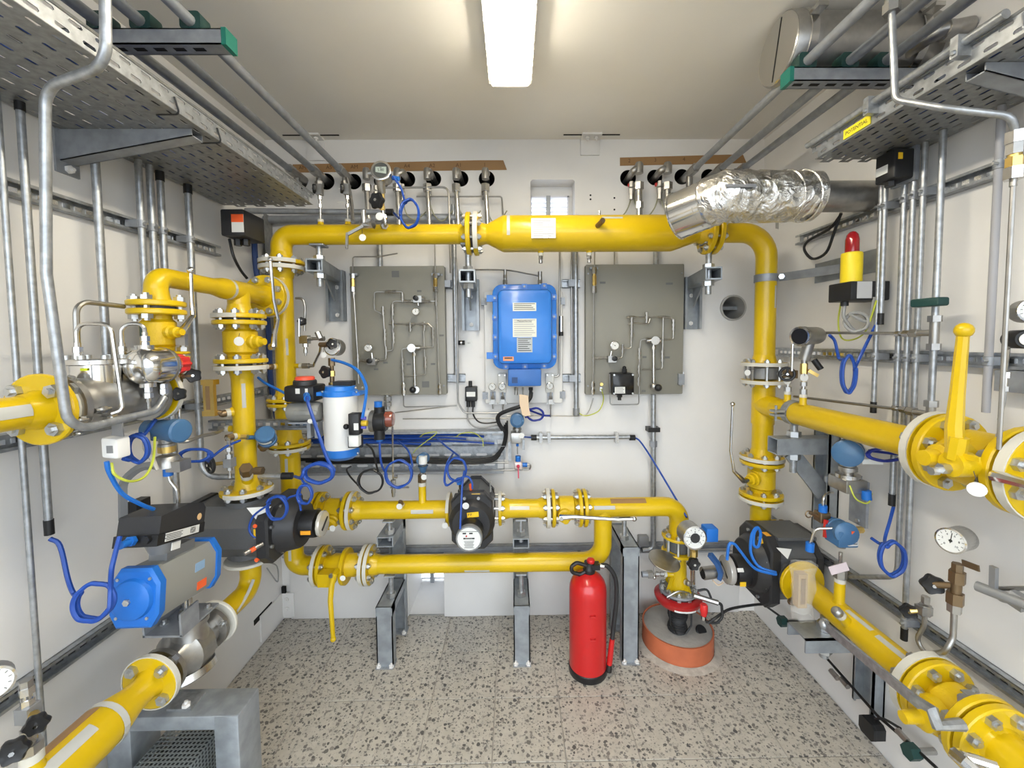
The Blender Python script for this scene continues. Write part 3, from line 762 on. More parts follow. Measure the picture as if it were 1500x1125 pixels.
# pipe right of the meter
t = T('gas_pipe', 'short yellow pipe spool with a white strip, right of the central gas meter', 'pipe', (MJ3.c.x, YM, zmid))
t.p('pipe', M().tube([MJ3.outer(1), MJ4.outer(-1)], PR * .97, n=20), YEL)
MJ3.fl(t, 1, tape=(-1.8, .4), toward=(0, -1, .8), hub=PR); MJ4.fl(t, -1, tape=(-2.5, 2), toward=(0, -1, .4), hub=PR)
MJ3.bolts(t, 8, .0058)
strip(t, (D(747, 740, YM).x, YM, zmid), (D(775, 740, YM).x, YM, zmid), PR * .97, (0, -1, .45), .015, CRM)
# mid valve right
t = T('ball_valve', 'yellow flanged ball valve on the middle pipe with a chrome lever lying to the right', 'valve', (MJ4.c.x, YM, zmid))
MJ4.fl(t, 1); MJ5.fl(t, -1); valve_body(t, MJ4, MJ5, .053)
MJ4.bolts(t); MJ5.bolts(t)
cx = D(825, 745, YM).x
zb = D(825, 757, YM - .1).z
t.p('stem_boss', M().lathe((cx, YM - .04, zmid - .012), (0, -1, -.15), [(0, .032), (.02, .032), (.024, .025), (.036, .024), (.04, .014), (.06, .013)], 16), YEL2)
q = [D(822, 758, YM - .105), D(842, 757, YM - .11), D(905, 761, YM - .13), D(929, 760, YM - .13)]
lv = t.p('lever', M().tube([q[0] - V(.008, 0, 0), q[0], q[1], q[2], q[3]], [.012, .013, .0085, .0075, .0075], n=8), CHR, 'chrome lever')
t.p('lever_ball', M().sph(q[3], .0115, 12), CHR, None, lv)
t.p('stem_nut', M().hexn(q[0] + V(0, -.012, 0), ey, .009, .008), NUT)
# mid pipe right with tee down and elbow to the regulator
XR2 = D(883, 790, YM).x
REGX = D(994, 790, YM).x
RJ0 = J((REGX, YM, D(994, 796, YM).z), ez, .075, .012, .062)
t = T('gas_pipe', 'yellow pipe with a tee, brown tape on top and an elbow down to the regulator', 'pipe', (XR2, YM, zmid))
t.p('pipe', M().tube([MJ5.outer(1), (REGX, YM, zmid), RJ0.outer(1)], PR, bend=.12, n=20, bn=8), YEL)
LJ1x = D(545, 827, YM).x
t.p('tee_branch', M().lathe((XR2, YM, zmid), -ez, [(0, PR * .98), (.06, PR * .98), (.075, PR * .95)], 20), YEL)
MJ5.fl(t, 1, hub=PR); RJ0.fl(t, 1)
strip(t, (D(864, 738, YM).x, YM, zmid), (D(898, 738, YM).x, YM, zmid), PR, (0, -1, .35), .016)
strip(t, (D(893, 733, YM).x, YM, zmid), (D(944, 733, YM).x, YM, zmid), PR, (0, -.55, 1), .026, BRN, 'brown_tape', 'torn brown tape')
bp = [V(REGX, YM, zmid) + V(-.12, 0, -.12) + V(math.sin(a), 0, math.cos(a)) * .12 for a in [.35 + i * .12 for i in range(9)]]
vs = []; fs = []
for i, p in enumerate(bp):
    rad = (p - V(REGX - .12, YM, zmid - .12)).normalized()
    for a in (.62, .8, .98):
        vs.append(p + (rad * math.cos(a - .25) + V(0, -1, 0) * math.sin(a - .25)) * (PR + .0012))
for i in range(8):
    for k in range(2): fs.append((i * 3 + k, i * 3 + k + 1, i * 3 + 4 + k, i * 3 + 3 + k))
t.p('seam_tape', M().add(vs, fs), GREYTAPE, 'grey tape along the elbow')
# lower pipe
LJ1 = J((D(539, 828, YM).x, YM, zlow), ex, .086, .016, .006)
t = T('gas_pipe', 'lowest yellow pipe, bending up at its right end behind the fire extinguisher', 'pipe', (LJ1.c.x, YM, zlow))
t.p('pipe', M().tube([LJ1.outer(1), (XR2, YM, zlow), (XR2, YM, zmid - .075)], PR * .96, bend=.12, n=20, bn=8), YEL)
LJ1.fl(t, 1, tape=(0, 6.28), hub=PR)
strip(t, (D(682, 834, YM).x, YM, zlow), (D(718, 833, YM).x, YM, zlow), PR * .96, (0, -1, -.5), .012)
t = T('ball_valve', 'yellow flanged ball valve on the lowest pipe with its long yellow lever hanging down', 'valve', (LJ0.c.x, YM, zlow))
LJm = J((D(504, 829, YM).x, YM, zlow), ex, .086, .016, .006)
LJ0.fl(t, 1); LJ1.fl(t, -1, tape=(0, 6.28)); flange(t, D(507, 829, YM), ex, .08, .018)
LJ0.bolts(t); LJ1.bolts(t)
valve_body(t, LJ0, LJ1, .05)
cx = D(490, 838, YM).x
t.p('stem_block', M().box((cx - .03, YM - .1, zlow - .045), (cx + .032, YM - .05, zlow + .012)), YEL2)
q = [D(489, 842, YM - .11), D(486, 856, YM - .112), D(484, 880, YM - .135), D(488, 934, YM - .14)]
lv = t.p('lever', M().tube([q[0] + V(0, .03, 0), q[0], q[1], q[2], q[3]], [.014, .015, .0125, .011, .009], n=8), YEL, 'yellow lever')
t.p('lever_ball', M().sph(D(488, 936, YM - .14), .0125, 12), YEL, None, lv)
t.p('stem_nut', M().hexn(q[0] + V(-.006, -.014, .004), ey, .009, .01), NUT)
tagdisc(t, D(503, 838, YM - .12), D(502, 847, YM - .12), .012)
# ------------------------------------------------------------------ left run
zta = X(352, 427, XA).z
YT = X(350, 440, XA).y                                                   # tee above the front left riser
PA = .036
JA1 = J((XA, 1.685, zta), ey, .083, .016, .006)
JA2 = J((XA, YT, X(350, 468, XA).z), ez, .085, .016, .008)
YE = X(229, 430, XA).y
ZE = X(275, 404, XA).z
JA3 = J((XA, YE, X(227.5, 451, XA).z), ez, .066, .0155, .008)
zrun = zta
t = T('gas_pipe', 'yellow pipe with elbow and tee high beside the left wall', 'pipe', (XA, YT, zta))
t.p('pipe', M().tube([JA3.outer(1), (XA, YE, zrun), (XA, YT - .13, zrun)], .0275, bend=.09, n=20, bn=8).lathe((XA, YT - .132, zrun), ey, [(0, .0275), (.012, .029), (.05, PA), (.07, PA), (.26, PA)], 20).tube([(XA, YT, zrun), JA2.outer(1)], PA, n=20), YEL)
t.p('seam_tape', M().band((XA, YT - .06, zrun), ey, PA - .0003, .0012, .012, 0, 6.28, 24), GREYTAPE, 'grey tape ring at the tee')
t.p('bend_tape', M().tube([V(XA + .012, YE + .09 - .1145 * math.cos(a), zrun - .09 + .1145 * math.sin(a)) for a in [.15 + .1 * i for i in range(8)]], .0045, n=6), GREYTAPE, 'grey tape along the elbow')
JA1.fl(t, -1, hub=PA); JA2.fl(t, 1, tape=(-2.8, 1.0), hub=PA, toward=(-.6, -1, 0)); JA3.fl(t, 1, hub=.0275)
# back left riser
JA4 = J((XA, YH, D(419, 588, YH).z), ez, .08, .014, .006)
t = T('gas_pipe', 'yellow riser in the left back corner with a big flange facing the room', 'pipe', (XA, YH, JA4.c.z))
t.p('pipe', M().tube([JL1.outer(-1), JA4.outer(1)], PR * .94, n=20).tube([(XA, YH, zta), JA1.outer(1)], PA, n=18), YEL)
JL1.fl(t, -1, tape=(0, 6.28), hub=PR); JA1.fl(t, 1, tape=(0, 6.28)); JA4.fl(t, 1, hub=PR)
JL1.bolts(t); JA1.bolts(t, 8, .0068); JL1.gasket(t)
zn = D(420, 536, YH).z
LST1 = nozzle(t, (XA + .035, YH, zn), (1, -.1, 0), .028, .0105, .012)
LST2 = nozzle(t, (XA - .025, YH - .03, zn), (-.35, -1, 0), .01, .0115, .01)
plug(t, LST2, (-.35, -1, 0), .013, .024, BRZ)
strip(t, (XA, YH, D(428, 496, YH).z), (XA, YH, D(430, 520, YH).z), PR * .94, (.8, -1, 0), .01)
# front left riser valve
JA5 = J((XA, YT, X(355, 533, XA).z), ez, .085, .016, .008)
t = T('ball_valve', 'yellow flanged ball valve with a round white tag over the front left riser', 'valve', (XA, YT, JA5.c.z))
JA2.fl(t, -1); JA5.fl(t, 1)
valve_body(t, J(JA2.c, -ez, .085, .016, .008), J(JA5.c, -ez, .085, .016, .008), .055)
JA2.bolts(t, 8, .0065); JA5.bolts(t, 8, .0065); JA2.gasket(t); JA5.gasket(t)
zc = (JA2.c.z + JA5.c.z) / 2
t.p('stem_boss', M().lathe((XA + .04, YT - .01, zc), (1, -.15, 0), [(0, .026), (.02, .026), (.024, .021), (.04, .02), (.044, .014), (.06, .012)], 16), YEL2)
xs = XA + .105
q = [X(401, 508, xs), X(402, 490, xs), X(407, 468, xs), X(401, 440, xs), X(396, 380, xs)]
lv = t.p('lever', M().tube([q[0] - V(.015, 0, 0), q[0]], .013, n=8).tube(q, [.011, .009, .007, .0065, .006], n=8), CHR, 'chrome lever')
t.p('lever_ball', M().sph(q[-1], .009, 10), CHR, None, lv)
tagdisc(t, X(351, 488, XA + .06), X(350, 500, XA + .065), .0155, (.3, -1, 0))
# front left riser
JA6 = J((XA, YT, X(365, 719, XA).z), ez, .086, .015, .003)
t = T('gas_pipe', 'yellow front riser on the left with branches, standing on the left meter', 'pipe', (XA, YT, JA6.c.z))
t.p('pipe', M().tube([JA5.outer(-1), JA6.outer(1)], PA, n=22), YEL)
JA5.fl(t, -1, tape=(-1.2, 1.6), hub=PA, toward=(.4, -1, 0)); JA6.fl(t, 1, tape=(-.6, 1.8), hub=PA, toward=(.2, -1, 0))
bolts(t, JA6.side(1), ez, .07, 8, .018, .0062)
strip(t, (XA, YT, X(372, 558, XA).z), (XA, YT, X(372, 592, XA).z), PA, (.75, -1, 0), .012)
FR = {}
FR['gauge'] = nozzle(t, (XA - .02, YT - .03, X(350, 603, XA).z), (-.75, -1, -.1), .01, .0145, .012)
FR['left'] = nozzle(t, (XA - .035, YT, X(345, 632, XA).z), (-1, 0, 0), .02, .012, .012)
FR['tx'] = nozzle(t, (XA - .005, YT - .03, X(345, 640, XA).z), (-.45, -1, 0), .008, .011, .01)
FR['ang'] = nozzle(t, (XA + .012, YT - .012, X(366, 702, XA).z), (.45, -.8, 1), .04, .019, .014)
plug(t, FR['gauge'], (-.75, -1, -.1), .0125, .02, BRZ)
# front left elbow valve and pipe to the stainless regulator
JA7 = J((XA, YE + .004, X(232, 521, XA).z), ez, .066, .009, .005)
t = T('ball_valve', 'yellow flanged ball valve with a dark green plate above the stainless regulator', 'valve', (XA, YE, JA7.c.z))
JA3.fl(t, -1); JA7.fl(t, 1)
valve_body(t, J(JA3.c, -ez, .066, .0155, .008), J(JA7.c, -ez, .066, .009, .005), .041)
JA3.bolts(t, 4, .007, .3); JA7.bolts(t, 4, .007, .3); JA3.gasket(t)
zc = X(232, 487, XA).z
t.p('stem_boss', M().lathe((XA + .03, YE - .005, zc), (1, -.2, 0), [(0, .02), (.016, .02), (.02, .016), (.034, .015), (.036, .01), (.05, .009)], 14), YEL2)
xs = XA + .07
q = [X(266, 484, xs), X(270, 480, xs), X(283, 462, xs), X(281, 440, xs), X(279.5, 399, xs)]
lv = t.p('lever', M().tube(q, [.009, .008, .0065, .005, .005], n=8), CHR, 'chrome lever')
t.p('lever_ball', M().sph(X(279.5, 396, xs), .0105, 12), CHR, None, lv)
t.p('stem_block', M().box(X(270, 500, xs) - V(.02, .006, .012), X(270, 500, xs) + V(.006, .006, .02)), SSD)
t.p('type_plate', M().band((XA, YE, X(215, 485, XA).z), ez, .0405, .0012, .034, -.16, .16, 4, (-.35, -1, 0)), DGRN, 'dark green plate')
zreg = X(52, 601, XA).z
YR2 = X(240, 590, XA).y
JA8 = J((XA, YE - .03, zreg), ey, .074, .014, .004)
t = T('gas_pipe', 'yellow elbow pipe between the stainless regulator and the valve above it', 'pipe', (XA, YE, zreg))
t.p('pipe', M().tube([JA7.outer(-1), (XA, YE + .004, zreg + .09), (XA, YE + .02, zreg + .03), JA8.outer(1) + V(0, 0, .0)], .0285, bend=.03, n=18), YEL)
JA7.fl(t, -1); JA8.fl(t, 1, tape=(0, 6.28))
JA9 = J((XA, X(68, 600, XA).y, zreg), ey, .076, .014, .006)
t = T('gas_pipe', 'yellow flanged pipe entering from the left edge in front of the stainless regulator', 'pipe', (XA, .8, zreg))
JA9.fl(t, -1, hub=.034)
t.p('pipe', M().tube([JA9.outer(-1), (XA, YF - .3, zreg)], .0335, n=20), YEL)
bolts(t, JA9.c - ey * .004, ey, .056, 4, .024, .0075, .785)
strip(t, (XA, .72, zreg), (XA, .83, zreg), .0335, (1, -.2, .2), .024)
# pipe under the left meter
JC0 = J((XA, YT, X(370, 811, XA).z), ez, .083, .012, .003)
ZA2 = X(300, 925, XA).z
JC1 = J((XA, X(312, 918, XA).y, ZA2), ey, .074, .013, .005)
t = T('gas_pipe', 'yellow elbow pipe under the left meter leading to the stainless control valve', 'pipe', (XA, YT, ZA2))
t.p('pipe', M().tube([JC0.outer(-1), (XA, YT, ZA2), JC1.outer(1)], PA * .98, bend=.15, n=20, bn=8), YEL)
JC0.fl(t, -1, CRM); JC1.fl(t, 1, CRM, hub=PA)
t.p('bend_tape', M().tube([V(XA + .033, YT - .15 + .1635 * math.cos(a) - .012, ZA2 + .15 - .1635 * math.sin(a) + .008) for a in [.7 + .1 * i for i in range(8)]], .006, n=6), GREYTAPE, 'grey tape along the bend')
JC2 = J((XA, X(226, 995, XA).y, ZA2), ey, .074, .014, .006)
t = T('gas_pipe', 'yellow pipe with a flange and reducer in the bottom left corner', 'pipe', (XA, .9, ZA2))
JC2.fl(t, -1, tape=(0, 6.28))
y2 = JC2.outer(-1).y
t.p('pipe', M().lathe((XA, y2, ZA2), -ey, [(0, .04), (.012, .035), (.05, .036), (.11, .052), (.14, .054), (.15, .0545), (y2 - YF + .3, .0545)], 24), YEL)
t.p('seam_tape', M().band((XA, y2 - .12, ZA2), ey, .0545, .0012, .014, 0, 6.28, 24), GREYTAPE, 'cream tape ring at the reducer')
bolts(t, JC2.c - ey * .004, ey, .056, 4, .024, .0078, .785)
strip(t, (XA, y2 - .17, ZA2), (XA, y2 - .3, ZA2), .0545, (.6, 0, 1), .025)
strip(t, (XA, y2 - .13, ZA2), (XA, y2 - .3, ZA2), .0545, (-.6, 0, 1), .06, BRN, 'brown_tape', 'brown tape along the top')
LN = nozzle(t, (XA, X(45, 1090, XA).y, ZA2 + .05), ez, .02, .018, .018)
# ------------------------------------------------------------------ equipment on the pipes
def octo(h, k, c, asym=0): return [(h, -k + c), (h, k - c), (h - c, k), (-h + c, k), (-h, k - c), (-h, -k + c), (-h + c, -k), (h - c, -k)]
def gauge(t, c, face, R, dep, up=ez, case=SSD, nums=None, pang=.6, bezel=CHR, dial=None, parent=None):
    """round dial gauge; c is the centre of its face"""
    c = Vector(c); f = Vector(face).normalized(); up = Vector(up); up = (up - f * up.dot(f)).normalized(); rt = up.cross(f)
    g = t.p('gauge_case', M().lathe(c - f * dep, f, [(0, R * .9), (.004, R * .97), (dep - .004, R * .97), (dep - .003, R), (dep, R)], 24), case, None, parent)
    top = parent or g
    t.p('bezel', M().lathe(c - f * .001, f, [(0, R * 1.02), (.004, R * 1.02), (.005, R * .9), (.001, R * .89)], 28, cap=False), bezel, None, top)
    t.p('dial', M().disc(c + f * .0012, f, R * .9, .0012, 24, .0002), dial or LBL, None, top)
    tk = M(); o = c + f * .0021
    n = 10
    for i in range(n + 1):
        a = -.75 * pi + 1.5 * pi * i / n; d = up * math.cos(a) + rt * math.sin(a)
        tk.bar(o + d * R * .68, o + d * R * .82, R * .035, .0004, f)
    t.p('dial_marks', tk, INK, None, top, 'stuff')
    a = -.75 * pi + 1.5 * pi * pang; d = up * math.cos(a) + rt * math.sin(a)
    t.p('pointer', M().bar(o - d * R * .2, o + d * R * .66, R * .05, .0006, f).disc(o, f, R * .12, .0016, 10, .0002), INK, None, top)
    if nums:
        for i, s in enumerate(nums):
            a = -.75 * pi + 1.5 * pi * i / (len(nums) - 1); d = up * math.cos(a) + rt * math.sin(a)
            text(t, s, o + d * R * .52, R * .24, rt, up, INK, top)
    return top
def knob(t, c, ax, R, h=.014, lobes=6, m=BLK, name='handwheel', parent=None):
    """lobed black handwheel with a nut"""
    a, u, w_ = basis(ax); c = Vector(c); n = lobes * 6
    pl = [(R * (1 + .1 * math.cos(lobes * 2 * pi * i / n)) * math.cos(2 * pi * i / n), R * (1 + .1 * math.cos(lobes * 2 * pi * i / n)) * math.sin(2 * pi * i / n)) for i in range(n)]
    lo = lambda k, t_: [c + (u * x + w_ * y) * k + a * t_ for x, y in pl]
    o = t.p(name, M().loft([lo(.9, -h / 2), lo(1, -h / 4), lo(1, h / 4), lo(.88, h / 2), lo(.6, h * .4)]), m, None, parent)
    t.p('knob_nut', M().hexn(c + a * h * .55, a, R * .2, h * .3), CHR, None, o)
    return o
def spoked(t, c, ax, R, r, m=BLK, name='handwheel'):
    """open handwheel: rim, three spokes, hub"""
    a, u, w_ = basis(ax); c = Vector(c); mb = M().ring(c, a, R, r, n=20, m=7)
    for i in range(3):
        d = u * math.cos(2.1 * i + .4) + w_ * math.sin(2.1 * i + .4); mb.tube([c + d * R * .2, c + d * R], r * .75, n=6)
    mb.disc(c, a, R * .36, r * 2, 12)
    o = t.p(name, mb, m); t.p('knob_nut', M().hexn(c + a * r * 1.4, a, R * .2, r * .8), CHR, None, o); return o
# ---------------- rotary gas meters: axis a (to the counter head), flow f
def rotary(label, c, a, f, F, S, back, front, drum, head, hr, loc, body_m=DGR, sunk=0):
    c = Vector(c); a = Vector(a); f = Vector(f); s = a.cross(f)
    t = T('gas_meter', label, 'gas meter', loc)
    def fr(x): return c + a * x
    t.p('body', M().prism(octo(F * .93, S * .93, S * .45), fr(back + .03), f, s, a * (front - back - .03)), body_m)
    t.p('rear_cover', M().loft([[fr(back) + f * x * .85 + s * y * .85 for x, y in octo(F, S, S * .5)], [fr(back + .015) + f * x + s * y for x, y in octo(F, S, S * .5)], [fr(back + .04) + f * x + s * y for x, y in octo(F, S, S * .5)]]), DGR2, 'charcoal rear cover')
    fp = t.p('front_cover', M().loft([[fr(front - .012) + f * x + s * y for x, y in octo(F * 1.03, S, S * .3)], [fr(front + .02) + f * x + s * y for x, y in octo(F * 1.03, S, S * .3)],
                                 [fr(front + .027) + f * x * .95 + s * y * .95 for x, y in octo(F * 1.03, S, S * .3)]]), DGR2, 'charcoal front cover')
    t.p('cover_drum', M().lathe(fr(front + .024), a, [(0, S * .8), (.006, S * .78), (drum - front - .03, S * .68), (drum - front - .024, S * .64)], 28), DGR2, None, fp)
    me = M().cyl((0, 0, -.002), (0, 0, .006), .0065, n=10)
    me = _bolts.setdefault('capscrew', mesh('screw', me, NUT))
    for i in range(8):
        th = pi / 8 + 2 * pi * i / 8
        t.inst('screw', me, fr(front + .028) + (f * math.cos(th) * F + s * math.sin(th) * S) * .9, a)
    for k in (-1, 1): t.p('flow_flange', M().cyl(c + f * k * F * .86, c + f * k * (F + .006), min(S * .62, .07), n=24), body_m)
    hc = fr(drum) + s * 0
    h = t.p('counter_head', M().lathe(fr(drum - .012) - ez * sunk, a, [(0, hr * .9), (.006, hr), (head - drum - .004, hr), (head - drum + .004, hr * .96)], 28), BLK)
    return t, fr, f, s, a, h
# central meter (axis towards the room)
mc = V((MJ2.outer(1).x + MJ3.outer(-1).x) / 2, YM, zmid)
F = (MJ3.outer(-1).x - MJ2.outer(1).x) / 2 - .006
t, fr, f_, s_, a_, h = rotary('dark grey central gas meter with a white counter face and a yellow sticker', mc, -ey, ex, F, .122, -.11, .105, .165, .245, .052, (mc.x, YM, mc.z - .12), sunk=.018)
hc = fr(.2455) - ez * .018
t.p('head_bezel', M().lathe(hc - a_ * .02, a_, [(0, .052), (.016, .0535), (.024, .051), (.024, .046)], 28, cap=False), MGR, None, h)
t.p('counter_face', M().prism([(x, y) for x, y in [(.046 * math.cos(i * .2618), .046 * math.sin(i * .2618)) for i in range(24)] if True], hc + a_ * .001, ex, ez, a_ * .0016), LBL, None, h)
ct = M(); o = hc + a_ * .0034
ct.obox(o + ez * .002, V(.022, 0, 0), a_ * .0005, ez * .0028).obox(o + ez * .03, V(.036, 0, 0), a_ * .0006, ez * .0006)
for i in range(7): ct.obox(o - ez * (.009 + .0045 * i), V(.02 - .002 * (i % 3), 0, 0), a_ * .0003, ez * .0006)
for i in range(2): ct.obox(o + V(-.018 + .026 * i, 0, .0225), V(.007, 0, 0), a_ * .0003, ez * .0028)
t.p('counter_window', ct, INK, None, h, 'stuff')
t.p('red_symbol', M().obox(o + V(-.01, 0, .0115), V(.003, 0, 0), a_ * .0005, ez * .003), RED, None, h)
text(t, '0 0 5 3 7 2 1', o + V(0, -.0008, .002), .0058, ex, ez, LBL, h)
st = t.p('sticker', M().obox(fr(.166) + ez * .044 + ex * .008, V(.024, 0, .002), a_ * .0008, V(-.0008, 0, .0105)), YLB, 'yellow sticker')
text(t, 'P P', fr(.1675) + ez * .044 - ex * .004, .013, V(1, 0, .08), ez, INK, st)
t.p('type_plate', M().obox(fr(.105) + ez * .118 + ex * .018 - ey * .02, V(.018, 0, 0), V(0, .006, .002), V(0, .0006, .002)), YLB)
t.p('lifting_eye', M().ring(V(mc.x + F * .86, YM - .03, mc.z + .125), ex, .012, .003, n=14, m=6).cyl(V(mc.x + F * .86, YM - .03, mc.z + .09), V(mc.x + F * .86, YM - .03, mc.z + .113), .005, n=8), NUT)
t.p('probe_plug', M().cyl(fr(.09) + V(-.005, 0, .105), fr(.09) + V(-.008, -.012, .15), .006, n=10), ORG, 'orange plug')
t.p('tube_stub', M().cyl(V(mc.x - F * .7, YM - .03, mc.z + .09), V(mc.x - F * .75, YM - .035, mc.z + .13), .006, n=10), CHR)
t.p('blue_cap', M().cyl(V(mc.x - F * .75, YM - .035, mc.z + .128), V(mc.x - F * .77, YM - .037, mc.z + .155), .012, n=12), BLUL, 'bright blue cap')
tagdisc(t, fr(.11) + V(-.008, 0, .1), fr(.17) + V(-.02, -.004, .085), .014)
tagdisc(t, V(MJ2.c.x - .012, YM - .085, zmid - .01), V(MJ2.c.x - .014, YM - .09, zmid - .035), .0135)
# left meter (axis into the room from the left wall)
mz0, mz1 = JC0.outer(1).z, JA6.outer(-1).z
F = (mz1 - mz0) / 2 - .007; mcz = (mz0 + mz1) / 2
xb, xf = XL + .025 - XA, D(386, 775, YT - .1).x - XA
xd, xh = D(433, 770, YT - .06).x - XA, D(463, 766, YT - .03).x - XA
t, fr, f_, s_, a_, h = rotary('grey gas meter on the left under the yellow front riser', V(XA, YT, mcz), ex, ez, F, .125, xb, xf, xd, xh, .05, (XA, YT, mz0), DGR)
LMT = (fr, xf, xd, xh)
t.p('clear_face', M().lathe(fr(xh + .003), a_, [(0, .047), (.005, .048), (.012, .046), (.014, .034)], 12), mat('head_glass', (.6, .57, .5), .15, .3), 'clear counter face', h)
t.p('head_bar', M().obox(fr(xh + .0185), V(.001, 0, 0), V(0, .024, .016), V(0, -.002, .003)), BLK, None, h)
t.p('sticker', M().obox(fr((xd + xh) / 2) + V(0, -.0505, -.012), V(.018, 0, 0), V(0, .0015, 0), V(0, 0, .007)), mat('amber_label', (.85, .36, .02), .5), 'amber sticker', h)
t.p('rating_label', M().obox(fr(xf - .012) + V(0, -.1165, .018), V(.012, 0, 0), V(0, .0012, 0), V(0, 0, .017)), YLB, 'yellow rating label')
for dz, dx in ((.05, -.012), (-.07, -.012), (.055, xb - xf + .03)):
    t.p('seal_plug', M().cyl(fr(xf + dx) + V(0, -.11, dz), fr(xf + dx) + V(0, -.128, dz), .007, n=10), ORG, 'orange plug')
t.p('probe', M().cyl(fr(xf + .012) + V(0, -.127, -.012), fr(xf - .02) + V(0, -.175, -.022), .0075, n=10), SSD)
t.p('probe_band', M().cyl(fr(xf) + V(0, -.15, -.016), fr(xf - .008) + V(0, -.162, -.019), .0082, n=10), ORG, 'orange band')
t.p('lifting_eye', M().ring(fr(xb + .055) + V(0, -.11, .083), ey, .014, .0032, n=14, m=6), NUT)
p = fr(xf - .02) + V(.0, -.09, .092)
t.p('paper_flag', M().add([p + V(-.035, -.01, .012), p + V(.045, 0, .012), p + V(.012, -.028, -.028), p + V(-.035, -.0115, .0125), p + V(.045, -.0015, .0125), p + V(.012, -.0295, -.0275)], [(0, 1, 2), (5, 4, 3), (0, 3, 4, 1), (1, 4, 5, 2), (2, 5, 3, 0)]), LBL, 'torn paper label')
# right meter (axis into the room from the right wall)
my0 = JB1.outer(-1).y
F = .115; myc = my0 + F + .008
t, fr, f_, s_, a_, h = rotary('dark gas meter on the lower right with a round clear counter head', V(XB, myc, ZB + .0), -ex, -ey, F, .15, XB - XR + .03, .075, .14, .2, .062, (XB, myc, ZB - .15), DGR, sunk=.03)
RMT = fr
t.p('clear_face', M().lathe(fr(.203) - ez * .03, a_, [(0, .058), (.006, .06), (.02, .057), (.024, .044)], 20), mat('head_glass2', (.55, .53, .5), .12, .35), 'clear counter face', h)
t.p('head_bar', M().obox(fr(.228) - ez * .03, V(.001, 0, 0), V(0, .03, .02), V(0, -.002, .004)), BLK, None, h)
t.p('sticker', M().obox(fr(.18) + V(0, -.0615, -.058), V(.012, 0, 0), V(0, .0015, 0), V(0, 0, .009)), YLB, 'yellow sticker', h)
st = t.p('name_label', M().obox(fr(.101) + V(-.002, -.03, .105), V(.0012, 0, 0), V(0, .03, -.02), V(.0, .006, .009)), YLB, 'yellow label')
t.p('rating_label', M().obox(fr(.087) + V(0, -.06, .152), V(.01, 0, 0), V(0, .016, 0), V(0, 0, .001)), mat('amber_label2', (.85, .4, .04), .5), 'amber label')
t.p('lid_ridge', M().box((fr(.06).x, myc - F * .8, ZB + .138), (fr(XB - XR + .06).x, myc + F * .6, ZB + .15)), DGR)
t.p('white_label', M().obox(fr(.19) + V(0, -.058, 0), V(.012, 0, 0), V(0, .004, .006), V(0, -.002, .002)), LBL, None, h)
p = fr(.06) + V(0, -F - .012, .1)
t.p('paper_flag', M().add([p + V(-.03, 0, .03), p + V(.035, .005, .02), p + V(.01, -.01, -.012), p + V(-.03, -.001, .03), p + V(.035, .004, .02), p + V(.01, -.011, -.012)], [(0, 2, 1), (5, 3, 4), (0, 1, 4, 3), (1, 2, 5, 4), (2, 0, 3, 5)]), LBL, 'torn paper label')
# ---------------- stainless regulator on the left
y0, y1 = JA9.outer(1).y, JA8.outer(-1).y
t = T('gas_regulator', 'polished stainless gas regulator with a round pilot and bent tubes, at the left edge', 'regulator', (XA, (y0 + y1) / 2, zreg))
L = y1 - y0
t.p('body', M().lathe((XA, y0, zreg), ey, [(0, .07), (.014, .07), (.016, .054), (L * .3, .063), (L * .7, .063), (L - .016, .054), (L - .014, .07), (L, .07)], 28), SSD)
t.p('raised_face', M().cyl((XA, y0 - .005, zreg), (XA, y0, zreg), .058, n=24), CRM, 'cream gasket ring')
vy = X(143, 560, XA + .0).y
zc0, zc1 = X(143, 590, XA).z, X(143, 534, XA).z
t.p('bonnet', M().lathe((XA, vy, zreg), ez, [(0, .046), (zc1 - zreg, .046)], 28), CHR)
t.p('bonnet_seam', M().lathe((XA, vy, zreg + (zc1 - zreg) * .45), ez, [(0, .0463), (.002, .0466), (.004, .0463)], 28), SSD)
lid = t.p('bonnet_flange', M().lathe((XA, vy, zc1), ez, [(0, .058), (.002, .06), (.012, .06), (.014, .058)], 28), SS)
me = mesh('bolt', M().cyl((0, 0, 0), (0, 0, .009), .0078, n=10).cyl((0, 0, .0088), (0, 0, .0095), .0045, n=6), NUT)
for i in range(8):
    th = .3 + 2 * pi * i / 8; t.inst('bolt', me, (XA + .05 * math.cos(th), vy + .05 * math.sin(th), zc1 + .014), ez)
me = mesh('bolt', M().cyl((0, 0, 0), (0, 0, .012), .0075, n=10), NUT)
for k in (.45, 2.6): t.inst('bolt', me, (XA + .062 * math.sin(k), y0 + .007, zreg + .062 * math.cos(k)), (math.sin(k), 0, math.cos(k)))
xp = XA + .075
pc = [X(px, 537 - (px - 205) * .07, xp) for px in (196, 206, 240, 249, 270)]
pil = t.p('pilot', M().lathe(pc[0], ey, [(0, .012), (.004, .032), (.014, .043), (.03, .046), (pc[2].y - pc[0].y, .046), (pc[2].y - pc[0].y + .004, .041), (pc[3].y - pc[0].y, .034)], 28), CHR)
t.p('pilot_groove', M().lathe(V(xp, pc[2].y - .012, pc[0].z), ey, [(0, .0462), (.002, .0468), (.006, .0468), (.008, .0462)], 28), SSD, None, pil)
rk = M(); a, u, w_ = basis(ey)
n = 32; pl = [(.026 * (1 + .1 * math.cos(8 * 2 * pi * i / n)), 2 * pi * i / n) for i in range(n)]
lo = lambda k, y: [V(xp, y, pc[0].z) + (u * math.cos(b) + w_ * math.sin(b)) * r * k for r, b in pl]
